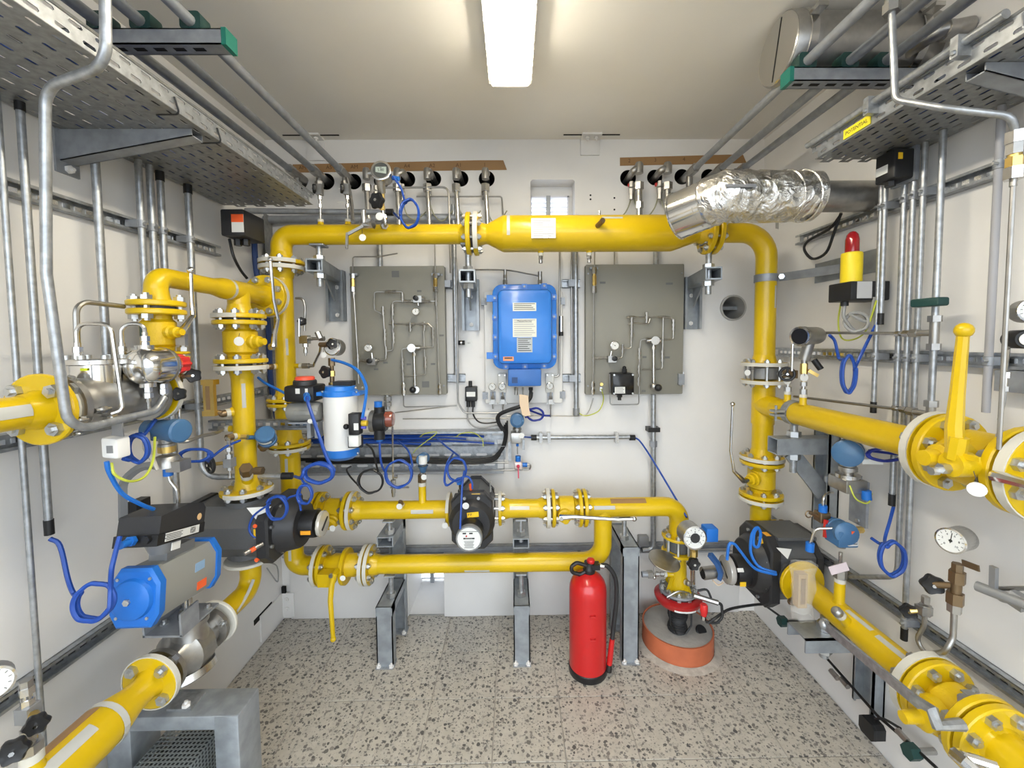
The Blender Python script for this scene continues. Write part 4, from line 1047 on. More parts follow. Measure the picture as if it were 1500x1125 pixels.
rk.loft([lo(.95, pc[3].y - .002), lo(1, pc[3].y + .006), lo(.92, pc[4].y - .006), lo(.8, pc[4].y)])
t.p('pilot_cap', rk, REDP, 'red pilot cap', pil)
for dz in (-1, 1): t.p('pilot_port', M().cyl((xp, pc[0].y + .035, pc[0].z + dz * .042), (xp, pc[0].y + .035, pc[0].z + dz * .053), .017, n=16), SS, None, pil)
yy = pc[0].y + .035
def ferrule(t, p, d=ez, r=.0085, m=SS):
    p = Vector(p); d = Vector(d).normalized()
    t.p('tube_fitting', M().hexn(p, d, r, .012).hexn(p + d * .014, d, r * 1.1, .013).cyl(p - d * .008, p + d * .03, r * .7, n=8), m)
# impulse tubes of the regulator
f1 = V(XA + .005, vy - .045, zc1 + .022); f2 = V(XA + .03, vy + .035, zc1 + .022); f3 = V(xp, yy, pc[0].z + .055)
f4 = V(xp, yy, pc[0].z - .06); f5 = V(xp + .005, yy + .04, pc[0].z - .055)
for f in (f1, f2, f3): ferrule(t, f)
for f in (f4, f5): ferrule(t, f, -ez, .0095)
zt2 = X(150, 475, XA + .03).z
t.p('pilot_tube', M().tube([f1, V(f1.x, f1.y, zt2), X(162, 474, XA + .075), X(180, 600, XA + .085), X(163, 606, XA + .07)], .0045, bend=.022, n=8), SS)
t.p('pilot_tube', M().tube([f2, V(f2.x, f2.y, zt2 + .003), V(f3.x, f3.y, zt2 + .003), f3 + ez * .02], .0045, bend=.022, n=8), SS)
t.p('pilot_tube', M().tube([f4, f4 - ez * .055, V(XA + .06, vy + .05, f4.z - .06), V(XA + .055, vy + .02, f4.z - .06)], .0045, bend=.02, n=8), SS)
z4 = X(150, 443, XA - .03).z
t.p('sense_tube', M().tube([V(XA - .055, vy + .01, zc1 - .02), V(XA - .05, vy + .01, z4), V(XA - .045, YE - .05, z4 - .004)], .0062, bend=.03, n=8), SSD)
t.p('yellow_mark', M().box((XA + .01, vy - .0475, zc1 - .012), (XA + .025, vy - .0455, zc1 - .006)), mat('lime_mark', (.7, .8, .02), .5), 'lime mark')
for px, py in ((150, 600), (165, 612), (120, 615)):
    p = X(px, py, XA + .058); t.p('side_fitting', M().hexn(p, ey, .009, .014).cyl(p - ey * .018, p + ey * .018, .006, n=8), SS)
# the large bent tube in front of it
t = T('bent_tube', 'large bent steel tube dropping from the ceiling past the left cable tray to the regulator', 'pipe', V(XA + .1, .85, 1.3))
xe = XA + .08
q = [D(153, -60, .78), D(156, 96, .785), D(66, 128, .83), D(68, 400, .84), D(100, 633, .85), X(228, 602, xp + .01), f5 - ez * .03]
t.p('tube', M().tube(q, .0088, bend=.045, n=10), GALV)
# ---------------- stainless control valve with the pneumatic actuator, lower left
y0, y1 = JC2.outer(1).y, JC1.outer(-1).y; yc = (y0 + y1) / 2; L = y1 - y0
t = T('control_valve', 'cast stainless segment valve between cream-taped flanges at the lower left', 'valve', (XA, yc, ZA2))
t.p('body', M().lathe((XA, y0, ZA2), ey, [(0, .066), (.014, .066), (.02, .046), (L * .22, .05), (L * .36, .072), (L * .64, .072), (L * .78, .05), (L - .02, .046), (L - .014, .066), (L, .066)], 28), SSD)
t.p('end_ring', M().lathe((XA + .0, yc, ZA2 - .06), (.25, -.1, -1), [(0, .07), (.02, .072), (.024, .066)], 28), SS)
t.p('neck', M().lathe((XA + .01, yc, ZA2 + .03), ez, [(0, .055), (.035, .045), (.05, .045), (.052, .052), (.066, .052)], 24), SSD)
mp = t.p('mounting_bracket', M().box((XA - .05, yc - .085, ZA2 + .098), (XA + .06, yc + .06, ZA2 + .104)).box((XA - .05, yc - .085, ZA2 + .1), (XA - .044, yc + .06, ZA2 + .165)).box((XA + .054, yc - .085, ZA2 + .1), (XA + .06, yc - .02, ZA2 + .165)), GALVD)
t.p('packing', M().lathe((XA + .01, yc, ZA2 + .1), ez, [(0, .026), (.02, .024), (.022, .012), (.08, .012)], 14), SS)
me = mesh('bolt', M().hexn((0, 0, .006), (0, 0, 1), .012, .011).cyl((0, 0, 0), (0, 0, .022), .006, n=8), NUT)
for dx, dy in ((-.03, -.035), (.045, -.03), (.045, .035), (-.03, .035)): t.inst('bolt', me, (XA + dx, yc + dy, ZA2 + .096), ez)
for k in (1.2, 2.7): t.inst('bolt', me, (XA + .057 * math.sin(k), y1 - .006, ZA2 + .057 * math.cos(k)), -ey)
# actuator
ap0 = X(207, 871, XA + .035); ap1 = X(288, 826, XA + .03)
aa = (ap1 - ap0); aL = aa.length; aa.normalize()
t = T('valve_actuator', 'grey pneumatic actuator with bright blue end caps on the stainless control valve', 'actuator', (XA, yc, ZA2 + .16))
side = aa.cross(ez).normalized(); up = side.cross(aa)
def sec(w_, h_, p): return [p + side * x + up * y for x, y in [(w_, -h_ * .55), (w_, h_ * .5), (w_ * .62, h_), (-w_ * .62, h_), (-w_, h_ * .5), (-w_, -h_ * .55), (-w_ * .7, -h_), (w_ * .7, -h_)]]
ac = (ap0 + ap1) / 2
t.p('body', M().loft([sec(.056, .066, ap0), sec(.056, .066, ap1)]), mat('actuator_grey', (.31, .31, .285), .5, .2))
for k, p in ((-1, ap0), (1, ap1)):
    cp = t.p('end_cap', M().loft([sec(.061, .073, p), sec(.061, .073, p + aa * k * .018), sec(.055, .066, p + aa * k * .024)]), BLUL, 'bright blue end cap')
    t.p('cap_dome', M().lathe(p + aa * k * .022, aa * k, [(0, .052), (.012, .048), (.017, .04), (.018, .0)], 24), BLUL, None, cp)
    if k < 0:
        t.p('cap_screw', M().hexn(p + aa * k * .042, aa, .0085, .006).cyl(p + aa * k * .044, p + aa * k * .046, .004, n=6), NUT, None, cp)
        for sx_, sy_ in ((.8, .82), (-.75, -.75), (.75, -.78), (-.78, .8)):
            t.p('cap_screw', M().cyl(p + aa * k * .024 + side * sx_ * .05 + up * sy_ * .06, p + aa * k * .027 + side * sx_ * .05 + up * sy_ * .06, .004, n=8), NUT, None, cp)
fs = -side if side.x < 0 else side
o = ac + fs * .0565 + up * .02 + aa * .03
t.p('maker_plate', M().obox(o, aa * .018, up * .012, fs * .0008), mat('plate_blue', (.25, .4, .6), .4), 'blue and silver plate')
o = ac + fs * .0565 - up * .035 + aa * .04
t.p('warning_plate', M().obox(o, aa * .018, up * .011, fs * .0009), ORG, 'orange warning plate')
ab = t.p('adapter', M().obox(ac + up * .078, aa * .05, side * .024, up * .014), MGR)
# positioner
b0, b1 = X(200, 780, XA + .045), X(273, 762, XA + .03)
t = T('valve_positioner', 'black wedge-shaped positioner box on top of the grey actuator', 'positioner', ac + up * .09)
ba = (b1 - b0); bl = ba.length; ba.normalize(); bs = ba.cross(ez).normalized(); bu = bs.cross(ba)
fs = bs if bs.x > 0 else -bs
bc = ac + up * .125; bc = (b0 + b1) / 2
pr = [(-bl / 2, -.038), (bl / 2, -.03), (bl / 2 + .004, .022), (bl / 2 - .012, .032), (bl * .12, .036), (-bl / 2, .006)]
t.p('housing', M().prism([(-bl / 2, -.036), (bl / 2, -.034), (bl / 2, -.006), (-bl / 2, -.008)], bc - bs * .052, ba, bu, bs * .104), BLK)
t.p('cover', M().loft([[bc - bs * .05 + ba * x + bu * y for x, y in [(-bl * .47, -.009), (bl * .5, -.007), (bl * .5, .034), (bl * .42, .05), (bl * .1, .056), (-bl * .47, .036)]],
                       [bc + bs * .05 + ba * x + bu * y for x, y in [(-bl * .47, -.009), (bl * .5, -.007), (bl * .5, .034), (bl * .42, .05), (bl * .1, .056), (-bl * .47, .036)]]]), DGR2)
o = bc + fs * .0528 - bu * .02
lb = t.p('label', M().obox(o + ba * .0, ba * bl * .36, bu * .0105, fs * .0006), LBL, 'printed white label')
ln = M()
for i in range(4): ln.obox(o + ba * (-.035) + bu * (.006 - .0042 * i), ba * (.032 - .005 * (i % 2)), bu * .0008, fs * .001)
for i in range(16): ln.obox(o + ba * (.03 + .0055 * (i % 4)) + bu * (.0065 - .004 * (i // 4)), ba * (.002 if (i * 7) % 3 else .001), bu * .0015, fs * .001)
t.p('label_print', ln, INK, None, lb, 'stuff')
t.p('round_sticker', M().disc(bc + fs * .0505 + bu * .012 + ba * bl * .36, fs, .0095, .001, 16, .0002), mat('tan_sticker', (.75, .5, .25), .5))
t.p('gland', M().cyl(b0 - ba * .01 + bu * -.018, b0 - ba * .045 + bu * -.022, .009, n=12).hexn(b0 - ba * .014 - bu * .018, ba, .0125, .012), BLUL, 'light blue gland')
t.p('blank_plug', M().hexn(b0 - ba * .006 + fs * .03 - bu * .018, ba, .01, .01), BLK)
t.p('warning_tag', M().obox(bc + fs * .045 - bu * .05 + ba * -.01, ba * .016, bu * .01, fs * .001), LBL)
t.p('foot', M().lathe(bc - bu * .036, -bu, [(0, .034), (.008, .036), (.02, .03), (.035, .022)], 16), MGR)
POSG = (b0, ba, bu)
# ---------------- right regulator over the round floor base
zl = .085
lc = Z(992, 917, zl)
LR = .16
t = T('floor_pipe_stub', 'short orange pipe stub in the floor filled with grey mortar under the red regulator', 'pipe stub', (lc.x, lc.y, 0))
t.p('pipe_wall', M().lathe((lc.x, lc.y, -.02), ez, [(0, LR), (zl + .03, LR), (zl + .03, LR - .007), (zl + .005, LR - .007)], 48, cap=False), TERRA)
t.p('mortar_fill', M().lathe((lc.x, lc.y, 0), ez, [(0, LR - .008), (zl + .006, LR - .0075), (zl + .012, LR - .03), (zl + .014, LR * .4)], 40), CONC, 'grey mortar fill')
t.p('mortar_skirt', M().lathe((lc.x, lc.y, 0), ez, [(.0005, LR + .034), (.004, LR + .025), (.011, LR + .002)], 40, cap=False), MORT, 'rough mortar skirt')
t.p('cable_bush', M().disc((lc.x + .09, lc.y - .055, zl + .015), (.2, -.8, 1), .026, .012, 20, .004), BLK, 'black round cable bush')
RGY = lc.y + .005
def rz(y): return D(994, y, YM).z
# wafer with long studs
t = T('wafer_valve', 'dark wafer ring clamped by long studs over the red regulator', 'valve', (REGX, YM, RJ0.c.z))
t.p('ring', M().lathe(RJ0.c - ez * .03, ez, [(0, .046), (.004, .05), (.054, .05), (.06, .046)], 24), DGR)
t.p('ring_boss', M().cyl(RJ0.c + V(.03, -.03, .01), RJ0.c + V(.045, -.068, .012), .009, n=10), SS)
RJ0.bolts(t, 8, .0062)
t = T('gas_regulator', 'yellow and red diaphragm regulator over the orange floor stub', 'regulator', (REGX, YM, zl))
RJ0.fl(t, -1)
zb0 = RJ0.outer(-1).z
zf = rz(862)
t.p('body', M().lathe((REGX, YM, zf), ez, [(0, .034), (.01, .04), (.035, .043), (.06, .037), (zb0 - zf - .03, .036), (zb0 - zf, .045)], 20), YEL2)
for k in range(4):
    a = .5 + k * pi / 2
    t.p('body_web', M().bar((REGX + .03 * math.cos(a), YM + .03 * math.sin(a), zf + .06), (REGX + .058 * math.cos(a), YM + .058 * math.sin(a), zf + .006), .018, .02, ez), YEL2)
e = nozzle(t, (REGX - .03, YM - .01, zf + .075), (-1, -.05, .05), .03, .012, .012)
RGN = e
e2 = nozzle(t, (REGX + .015, YM - .03, zf + .05), (.3, -.8, .25), .012, .0115, .008)
plug(t, e2, (.3, -.8, .25), .0125, .02, SSD)
t.p('cover_flange', M().disc((REGX, YM, zf - .004), ez, .083, .012, 32), GALVD)
bolts(t, (REGX, YM, zf - .004), ez, .07, 10, .014, .0065)
zr = rz(872)
t.p('case_rim', M().disc((REGX, YM, zf - .014), ez, .079, .008, 32), RUB)
t.p('diaphragm_case', M().lathe((REGX, YM, zf - .075), ez, [(0, .045), (.006, .07), (.018, .094), (.034, .104), (.046, .105), (.05, .1), (.062, .06)], 36), mat('red_dark', (.4, .012, .014), .28, coat=.4), 'glossy red diaphragm case')
t.p('case_label', M().band((REGX, YM, zf - .046), ez, .1005, .0016, .011, -.62, .35, 12, (.1, -1, 0)), LBL, 'white label strip')
zs = zl + .014
n = 26; pr = []
for i in range(n + 1):
    z = zs + (zf - .07 - zs) * i / n
    pr.append((z - zs, .037 + .0045 * (i % 2) + .004 * math.sin(i * .5)))
t.p('spring_boot', M().lathe((REGX, YM, zs), ez, pr, 22), RUB, 'ribbed black rubber boot')
for k in (-1, 1): t.p('boot_strap', M().tube([V(REGX + k * .05, YM - .03, zf - .06), V(REGX + k * .046, YM - .042, zs + .05), V(REGX + k * .02, YM - .044, zs + .012)], .004, n=6), BLK)
# spectacle disc
t = T('blank_disc', 'oval-looking stainless blank disc lying level left of the yellow regulator body', 'disc', D(973, 822, YM - .09))
c = D(973, 821, YM - .085)
t.p('disc', M().disc(c, (.16, -.22, 1), .068, .005, 32, .001), SSD)
t.p('disc_neck', M().bar(c + V(.05, .035, 0), V(REGX, YM - .01, c.z - .004), .02, .005, ez), SSD)
# small ball valve left of the regulator
t = T('needle_valve', 'small steel valve with an upright pin lever left of the yellow regulator body', 'valve', RGN)
d = V(-1, -.05, .02)
t.p('body', M().hexn(RGN - ex * .008, ex, .01, .016).cyl(RGN, RGN - ex * .07, .006, n=10).hexn(RGN - ex * .03, ex, .01, .016).box(RGN + V(-.075, -.012, -.013), RGN + V(-.05, .012, .013)), SSD)
t.p('lever', M().cyl(RGN + V(-.048, -.016, -.01), RGN + V(-.046, -.016, .045), .004, n=8), SS)
t.p('lever_hub', M().sph(RGN + V(-.048, -.016, -.006), .0085, 10), SS)
t.p('outlet', M().cyl(RGN + V(-.075, 0, 0), RGN + V(-.1, 0, 0), .0135, n=10), GALVD)
# ---------------- red fire extinguisher
ey_ = 1.725; c = D(861, 930, ey_); exx = c.x
er = .0805
t = T('fire_extinguisher', 'red fire extinguisher standing on the floor under the lowest yellow pipe', 'extinguisher', (exx, ey_, 0))
zsh = D(862, 852, ey_ - er).z - .036; ztp = D(862, 838, ey_).z
t.p('cylinder', M().lathe((exx, ey_, .004), ez, [(0, er - .003), (.003, er), (zsh - .06, er), (zsh - .035, er * .985), (zsh - .012, er * .9), (zsh + .008, er * .72), (zsh + .022, er * .45), (zsh + .027, .022), (zsh + .04, .02)], 40), RED)
t.p('foot_ring', M().lathe((exx, ey_, 0), ez, [(0, er + .001), (.003, er + .003), (.028, er + .003), (.031, er + .0005)], 40), BLK, 'black plastic foot')
zv = zsh + .035
t.p('valve_head', M().lathe((exx + .005, ey_, zv - .004), ez, [(0, .026), (.014, .027), (.02, .022), (.045, .021)], 16).box((exx - .01, ey_ - .018, zv + .012), (exx + .05, ey_ + .018, zv + .034)), BLK, 'black valve head')
t.p('strike_knob', M().lathe((exx + .012, ey_ - .004, zv + .04), ez, [(0, .016), (.01, .018), (.016, .014), (.018, .008)], 16), RED, 'red knob')
t.p('carry_handle', M().tube([V(exx - .008, ey_ - .01, zv + .03), V(exx - .05, ey_ - .012, zv + .045), V(exx - .075, ey_ - .014, zv + .028), V(exx - .07, ey_ - .014, zv + .002), V(exx - .035, ey_ - .012, zv - .008), V(exx - .008, ey_ - .01, zv + .006)], .0085, bend=.016, n=8), BLK)
hs = [V(exx + .05, ey_, zv + .024), V(exx + .085, ey_ - .005, zv + .022), V(exx + .118, ey_ - .008, zv - .03), V(exx + .122, ey_ - .012, zv - .12), V(exx + .108, ey_ - .02, zv - .24), V(exx + .1, ey_ - .03, zv - .29)]
t.p('hose_fitting', M().cyl(hs[0] - ex * .006, hs[1] - ex * .015, .0105, n=12), NUT)
t.p('hose', M().tube(spline(hs, 6), .0095, n=10), RUB, 'black rubber hose')
hz = hs[-1]
t.p('discharge_nozzle', M().lathe(hz + V(0, 0, .005), V(-.12, -.05, -1), [(0, .0115), (.09, .0125), (.11, .012)], 12), RED, 'red nozzle grip')
t.p('nozzle_end', M().lathe(hz + V(-.0125, -.005, -.105), V(-.12, -.05, -1), [(0, .008), (.012, .012), (.03, .013)], 12), BLK)
for z in (902, 936):
    p = D(869, z, ey_ - er); t.p('bracket_loop', M().tube([p + V(-.012, .004, 0), p + V(-.011, -.006, -.003), p + V(.008, -.006, -.003), p + V(.009, .002, 0)], .0028, n=6), RED)
# ------------------------------------------------------------------ foil duct, canister, trays, struts, conduits, steel stands
def foil_mat():
    m = bpy.data.materials.new('crumpled_foil'); m.use_nodes = True; nt = m.node_tree; b = nt.nodes['Principled BSDF']; L = nt.links.new
    b.inputs['Base Color'].default_value = (.8, .79, .76, 1); b.inputs['Metallic'].default_value = 1; b.inputs['Roughness'].default_value = .2
    g = nt.nodes.new('ShaderNodeNewGeometry'); v = nt.nodes.new('ShaderNodeTexVoronoi'); v.inputs['Scale'].default_value = 24; v.feature = 'F1'
    n = nt.nodes.new('ShaderNodeTexNoise'); n.inputs['Scale'].default_value = 17; n.inputs['Detail'].default_value = 7; n.inputs['Distortion'].default_value = 3
    a = nt.nodes.new('ShaderNodeMath'); a.operation = 'ADD'
    L(g.outputs['Position'], v.inputs['Vector']); L(g.outputs['Position'], n.inputs['Vector']); L(v.outputs['Distance'], a.inputs[0]); L(n.outputs['Fac'], a.inputs[1])
    bp = nt.nodes.new('ShaderNodeBump'); bp.inputs['Strength'].default_value = .75; bp.inputs['Distance'].default_value = .014
    L(a.outputs[0], bp.inputs['Height']); L(bp.outputs['Normal'], b.inputs['Normal'])
    return m
FOIL = foil_mat()
yd = 1.45
zd = D(1200, 288, yd).z
pe = D(992, 317, yd + .13)
pk = V(D(1062, 286, yd).x, yd, zd)
t = T('exhaust_duct', 'stainless duct wrapped in crumpled silver foil, leaving the right wall below the cable tray', 'duct', (XR, yd, zd))
t.p('bare_duct', M().cyl((XR, yd, zd + .0), (D(1180, 288, yd).x, yd, zd), .052, n=28), SSD)
pe2 = pk + (pe - pk) * .55
random.seed(3)
pth = M(); pts = [V(D(1196, 288, yd).x, yd, zd), V(D(1190, 288, yd).x, yd, zd), V(D(1150, 288, yd).x, yd, zd), V(D(1110, 287, yd).x, yd, zd)] 
arc = spline([V(D(1100, 287, yd).x, yd, zd), pk, pk + (pe - pk) * .45], 5)
pth.tube(pts + arc, [.06, .083] + [.085 + .004 * math.sin(i * 2.1) for i in range(len(pts) + len(arc) - 2)], n=26)
for i, v_ in enumerate(pth.v): v_ += V(random.uniform(-1, 1), random.uniform(-1, 1), random.uniform(-1, 1)) * .0022
t.p('foil_wrap', pth, FOIL, 'crumpled silver foil')
t.p('end_collar', M().lathe(pk + (pe - pk) * .3, pe - pk, [(0, .083), (.02, .085), ((pe - pk).length * .7 - .006, .086), ((pe - pk).length * .7 - .004, .09), ((pe - pk).length * .7, .09), ((pe - pk).length * .7, .078), ((pe - pk).length * .6, .078)], 32, cap=False), CHR, 'smooth polished collar')
for px in (1148, 1172): t.p('foil_seam', M().lathe((D(px, 288, yd).x, yd, zd), (1, .15, .2), [(0, .086), (.003, .089), (.006, .086)], 26, cap=False), FOIL)
t.p('torn_tape', M().obox(D(1085, 272, yd - .09), V(.05, 0, 0), V(0, .004, 0), V(0, .002, .005)), GALVD)
# canister under the ceiling
yc_ = 1.32
zc_ = D(1140, 68, yc_).z
cr = .1
zc_ = min(zc_, ZC - cr - .004)
t = T('silencer_drum', 'stainless drum with a slotted round end plate under the ceiling on the right', 'drum', (XR, yc_, zc_))
x0 = D(1140, 66, yc_).x
t.p('shell', M().lathe((x0, yc_, zc_), ex, [(0, cr * .97), (.004, cr), (.07, cr), (.072, cr * .975), (XR - x0, cr * .975)], 36), SSD)
t.p('end_plate', M().disc((x0 - .001, yc_, zc_), -ex, cr * .96, .006, 36), SS)
t.p('end_slot', M().obox((x0 - .0045, yc_, zc_), V(.0006, 0, 0), V(0, -.02, .085), V(0, .0018, .0004)), HOLE)
for x in (x0 + .045, XR - .06):
    t.p('clamp_band', M().lathe((x, yc_, zc_), ex, [(-.012, cr + .0005), (-.011, cr + .003), (.011, cr + .003), (.012, cr + .0005)], 36, cap=False).box((x - .014, yc_ - cr - .03, zc_ + cr * .35), (x + .014, yc_ - cr + .012, zc_ + cr * .35 + .012)), SS)
t.p('side_pipe', M().tube([V(XR - .09, yc_ - cr * .6, zc_ - .05), V(XR - .09, yc_ - cr - .05, zc_ - .05), V(XR - .005, yc_ - cr - .06, zc_ - .04)], .02, bend=.04, n=12).cyl(V(XR - .07, yc_ - cr - .05, zc_ - .05), V(XR - .045, yc_ - cr - .052, zc_ - .05), .026, n=12), SSD)
# ---------------- perforated cable trays
def perforated(o, u, v, lu, lv, nu, nv, su, sv, mb, stagger=True):
    o = Vector(o); u = Vector(u); v = Vector(v)
    for j in range(nv):
        sh = (.5 * lu if stagger and j % 2 else 0)
        for i in range(nu):
            c = o + u * (lu * (i + .5) + sh) + v * (lv * (j + .5))
            a, b = lu / 2, lv / 2
            out = [(-a, -b), (0, -b), (a, -b), (a, 0), (a, b), (0, b), (-a, b), (-a, 0)]
            inn = [(-su * .8, -sv), (0, -sv), (su * .8, -sv), (su, 0), (su * .8, sv), (0, sv), (-su * .8, sv), (-su, 0)]
            mb.add([c + u * x + v * y for x, y in out + inn], [(k, (k + 1) % 8, 8 + (k + 1) % 8, 8 + k) for k in range(8)])
    return mb
def solid(o, th):
    md = o.modifiers.new('thickness', 'SOLIDIFY'); md.thickness = th; md.offset = 0
zT = X(192, 236, XL + .015).z
xi = (Z(29, 0, zT).x + Z(400, 263, zT).x) / 2
zT2 = zT
xr = (Z(1500, 54, zT2).x + Z(1159, 251, zT2).x) / 2
def tray(label, xa, xb, y0, y1, z, inner):
    """tray between xa and xb with its lip facing the room at x = inner"""
    t = T('cable_tray', label, 'cable tray', ((xa + xb) / 2, y0, z))
    nv = 9; lu = .042; nu = int((y1 - y0) / lu)
    o = t.flat('tray_bottom', perforated((min(xa, xb), y0, z), ey, ex, lu, abs(xb - xa) / nv, nu, nv, .0125, .0035, M()), TRAYM); solid(o, .0016)
    h = .045
    o = t.flat('side_lip', perforated((inner, y0, z), ey, ez, .05, h / 2, int((y1 - y0) / .05), 2, .0135, .0038, M(), True), GALV, 'slotted side lip'); solid(o, .0016)  # lighter zinc than the bottom: light on the room-facing lip put into colour
    w_ = xa if inner == xb else xb
    t.p('rear_lip', M().box((min(w_, w_ + .002), y0, z), (max(w_, w_ + .002), y1, z + h)), TRAYM)
    t.p('rolled_edge', M().cyl((inner, y0, z + h), (inner, y1, z + h), .004, n=8), TRAYM)
    return t
t = tray('left perforated cable tray beside the ceiling pipes', XL + .012, xi, YF, 1.77, zT, xi)
for py_, px in ((160, 262), (203, 321)):
    y = Z(px, py_, zT).y
    t.p('wire_hook', M().tube([V(xi + .004, y, zT + .03), V(xi + .006, y + .012, zT - .006), V(xi - .05, y + .01, zT - .008)], .0022, bend=.01, n=6), BLK)
tray_r = tray('right perforated cable tray with a conduit and a yellow label on its side', XR - .012, xr, YF, 1.36, zT2, xr)
yl = Z(1272, 185, zT2 + .02).y
lb = tray_r.p('warning_label', M().box((xr - .004, yl - .045, zT2 + .004), (xr - .0015, yl + .045, zT2 + .03)), mat('warn_yellow', (.9, .75, .03), .5), 'yellow printed label')
text(tray_r, 'POTENTIAL', V(xr - .0042, yl, zT2 + .017), .0145, -ey, ez, INK, lb)
ln = tray_r.p('edge_conduit', M().cyl((xr - .016, .72, zT2 + .05), (xr - .016, YF, zT2 + .05), .011, n=12).cyl((xr - .014, .82, zT2 + .05), (xr - .014, 1.36, zT2 + .05), .0095, n=12), GALV, 'conduit clipped along the tray edge')
for y in (.62, .9, 1.12):
    tray_r.p('edge_clip', M().box((xr - .03, y - .008, zT2 + .02), (xr + .004, y + .008, zT2 + .064)).sph((xr - .031, y, zT2 + .03), .006, 8), GALV)
tray_r.p('wire_hook', M().tube([V(xr - .006, .8, zT2 + .035), V(xr - .014, .79, zT2 - .004), V(xr + .04, .79, zT2 - .008)], .002, bend=.01, n=6), GALV)
# cables lying on the trays
random.seed(11)
ORD = 'first second third fourth fifth sixth seventh eighth ninth tenth eleventh twelfth'.split()
def tray_cables(x0, x1, y0, y1, z, side):
    n = 0
    for i in range(12):
        x = x0 + (x1 - x0) * (i + .5) / 12
        r = random.choice((.0055, .0065, .0075)); blue = i % 3 != 2
        pts = [V(x + random.uniform(-.008, .008), y0 + (y1 - y0) * k / 6, z + .003 + r + random.uniform(0, .004)) for k in range(7)]
        cable('tray_cable', '%s of twelve cables counted across the %s perforated tray' % (ORD[i], side), 'cable', pts, r, BLUC if blue else BLK, 'cables on the %s tray' % side)
tray_cables(XL + .04, xi - .012, YF + .02, 1.75, zT, 'left')
tray_cables(xr + .012, XR - .04, YF + .02, 1.34, zT2, 'right')
# cantilever brackets
def cantilever(label, x_w, x_t, y, z, h0=.085):
    t = T('tray_bracket', label, 'bracket', (x_w, y, z)); s = 1 if x_t > x_w else -1
    pr = [(x_w, z - .0015), (x_t, z - .0015), (x_t, z - .02), (x_w, z - h0)]
    t.p('arm', M().prism([(a, b) for a, b in pr], (0, y - .02, 0), ex, ez, (0, .003, 0)).prism([(a, b) for a, b in pr], (0, y + .017, 0), ex, ez, (0, .003, 0)).prism([(x_w, z - h0), (x_t, z - .02), (x_t, z - .017), (x_w, z - h0 + .003)], (0, y - .02, 0), ex, ez, (0, .04, 0)), GALVD)
    t.p('wall_plate', M().box((min(x_w, x_w + s * .006), y - .03, z - h0 - .03), (max(x_w, x_w + s * .006), y + .03, z + .0)), GALVD)
    t.inst('screw', SCREW, (x_w + s * .006, y - .0, z - h0 - .015), (s, 0, 0))
cantilever('sloping grey cantilever arm under the left cable tray', XL, X(285, 192, XL + .36).x, X(95, 215, XL).y, zT)
cantilever('grey cantilever arm under the right cable tray near the edge of the picture', XR, xr + .02, .9, zT2)
# ---------------- strut channels
def channel(mb, a, b, open_dir, wd=.041, dp=.03, th=.0028, lip=.008):
    """C-profile from a to b, open towards open_dir; a, b on the middle of its back"""
    a = Vector(a); b = Vector(b); d = (b - a); l = d.length; d.normalize(); o = Vector(open_dir).normalized(); s = d.cross(o); c = (a + b) / 2
    mb.obox(c + o * th / 2, d * l / 2, s * wd / 2, o * th / 2)
    for k in (-1, 1):
        mb.obox(c + s * k * (wd / 2 - th / 2) + o * dp / 2, d * l / 2, s * th / 2, o * dp / 2)
        if lip: mb.obox(c + s * k * (wd / 2 - lip / 2) + o * (dp - th / 2), d * l / 2, s * lip / 2, o * th / 2)
    return mb
def rail(label, a, b, open_dir, dashes=True, name='strut_rail', wd=.041, dp=.024, m=GALV):
    a = Vector(a); b = Vector(b); t = T(name, label, 'rail', a)
    t.p('profile', channel(M(), a, b, open_dir, wd, dp), m)
    if dashes:
        d = (b - a).normalized(); o = Vector(open_dir); mb = M(); n = int((b - a).length / .03); s = d.cross(o)
        for i in range(n): mb.obox(a + d * (.03 * (i + .5)) + o * .0035, d * .009, s * .006, o * .0008)
        t.p('slot_row', mb, CHR, None, None, 'stuff')
    return t
zu = (X(20, 278, XL + .02).z + X(320, 366, XL + .02).z) / 2
zm_ = (X(100, 629, XL + .02).z + X(300, 592, XL + .02).z) / 2
zl_ = (X(88, 974, XL + .02).z + X(171, 913, XL + .02).z) / 2
rail('upper strut rail on the left wall behind the conduits', (XL, YF, zu), (XL, 1.72, zu), ex)
rail('middle strut rail on the left wall behind the stainless regulator', (XL, YF, zm_), (XL, 2.0, zm_), ex)
rail('lowest strut rail on the left wall near the actuator', (XL, YF, zl_), (XL, 1.3, zl_), ex)
zu2 = (X(1198, 336, XR - .02).z + X(1420, 270, XR - .02).z) / 2
zm2 = (X(1200, 520, XR - .02).z + X(1451, 525, XR - .02).z) / 2
zl2 = (X(1300, 880, XR - .02).z + X(1126, 764, XR - .02).z) / 2
rail('upper strut rail on the right wall behind the conduits', (XR, YF, zu2), (XR, 1.82, zu2), -ex)
rail('middle strut rail on the right wall behind the thin grey sensor tubes', (XR, .86, zm2), (XR, 1.95, zm2), -ex)
rail('lowest strut rail on the right wall behind the lower yellow run', (XR, YF, zl2), (XR, 2.03, zl2), -ex)
zbk = D(700, 803, YB).z
rail('low strut rail along the back wall behind the lowest yellow pipe', (XL + .02, YB, zbk), (D(1068, 796, YB).x, YB, zbk), -ey, False, wd=.046, dp=.03, m=GALVD)
zs_ = D(390, 624, 1.62).z
rail('strut arm from the left wall behind the front riser, under the valve gearbox', (XL, 1.66, zs_), (D(468, 624, 1.66).x, 1.66, zs_), -ey, True, 'strut_rail')
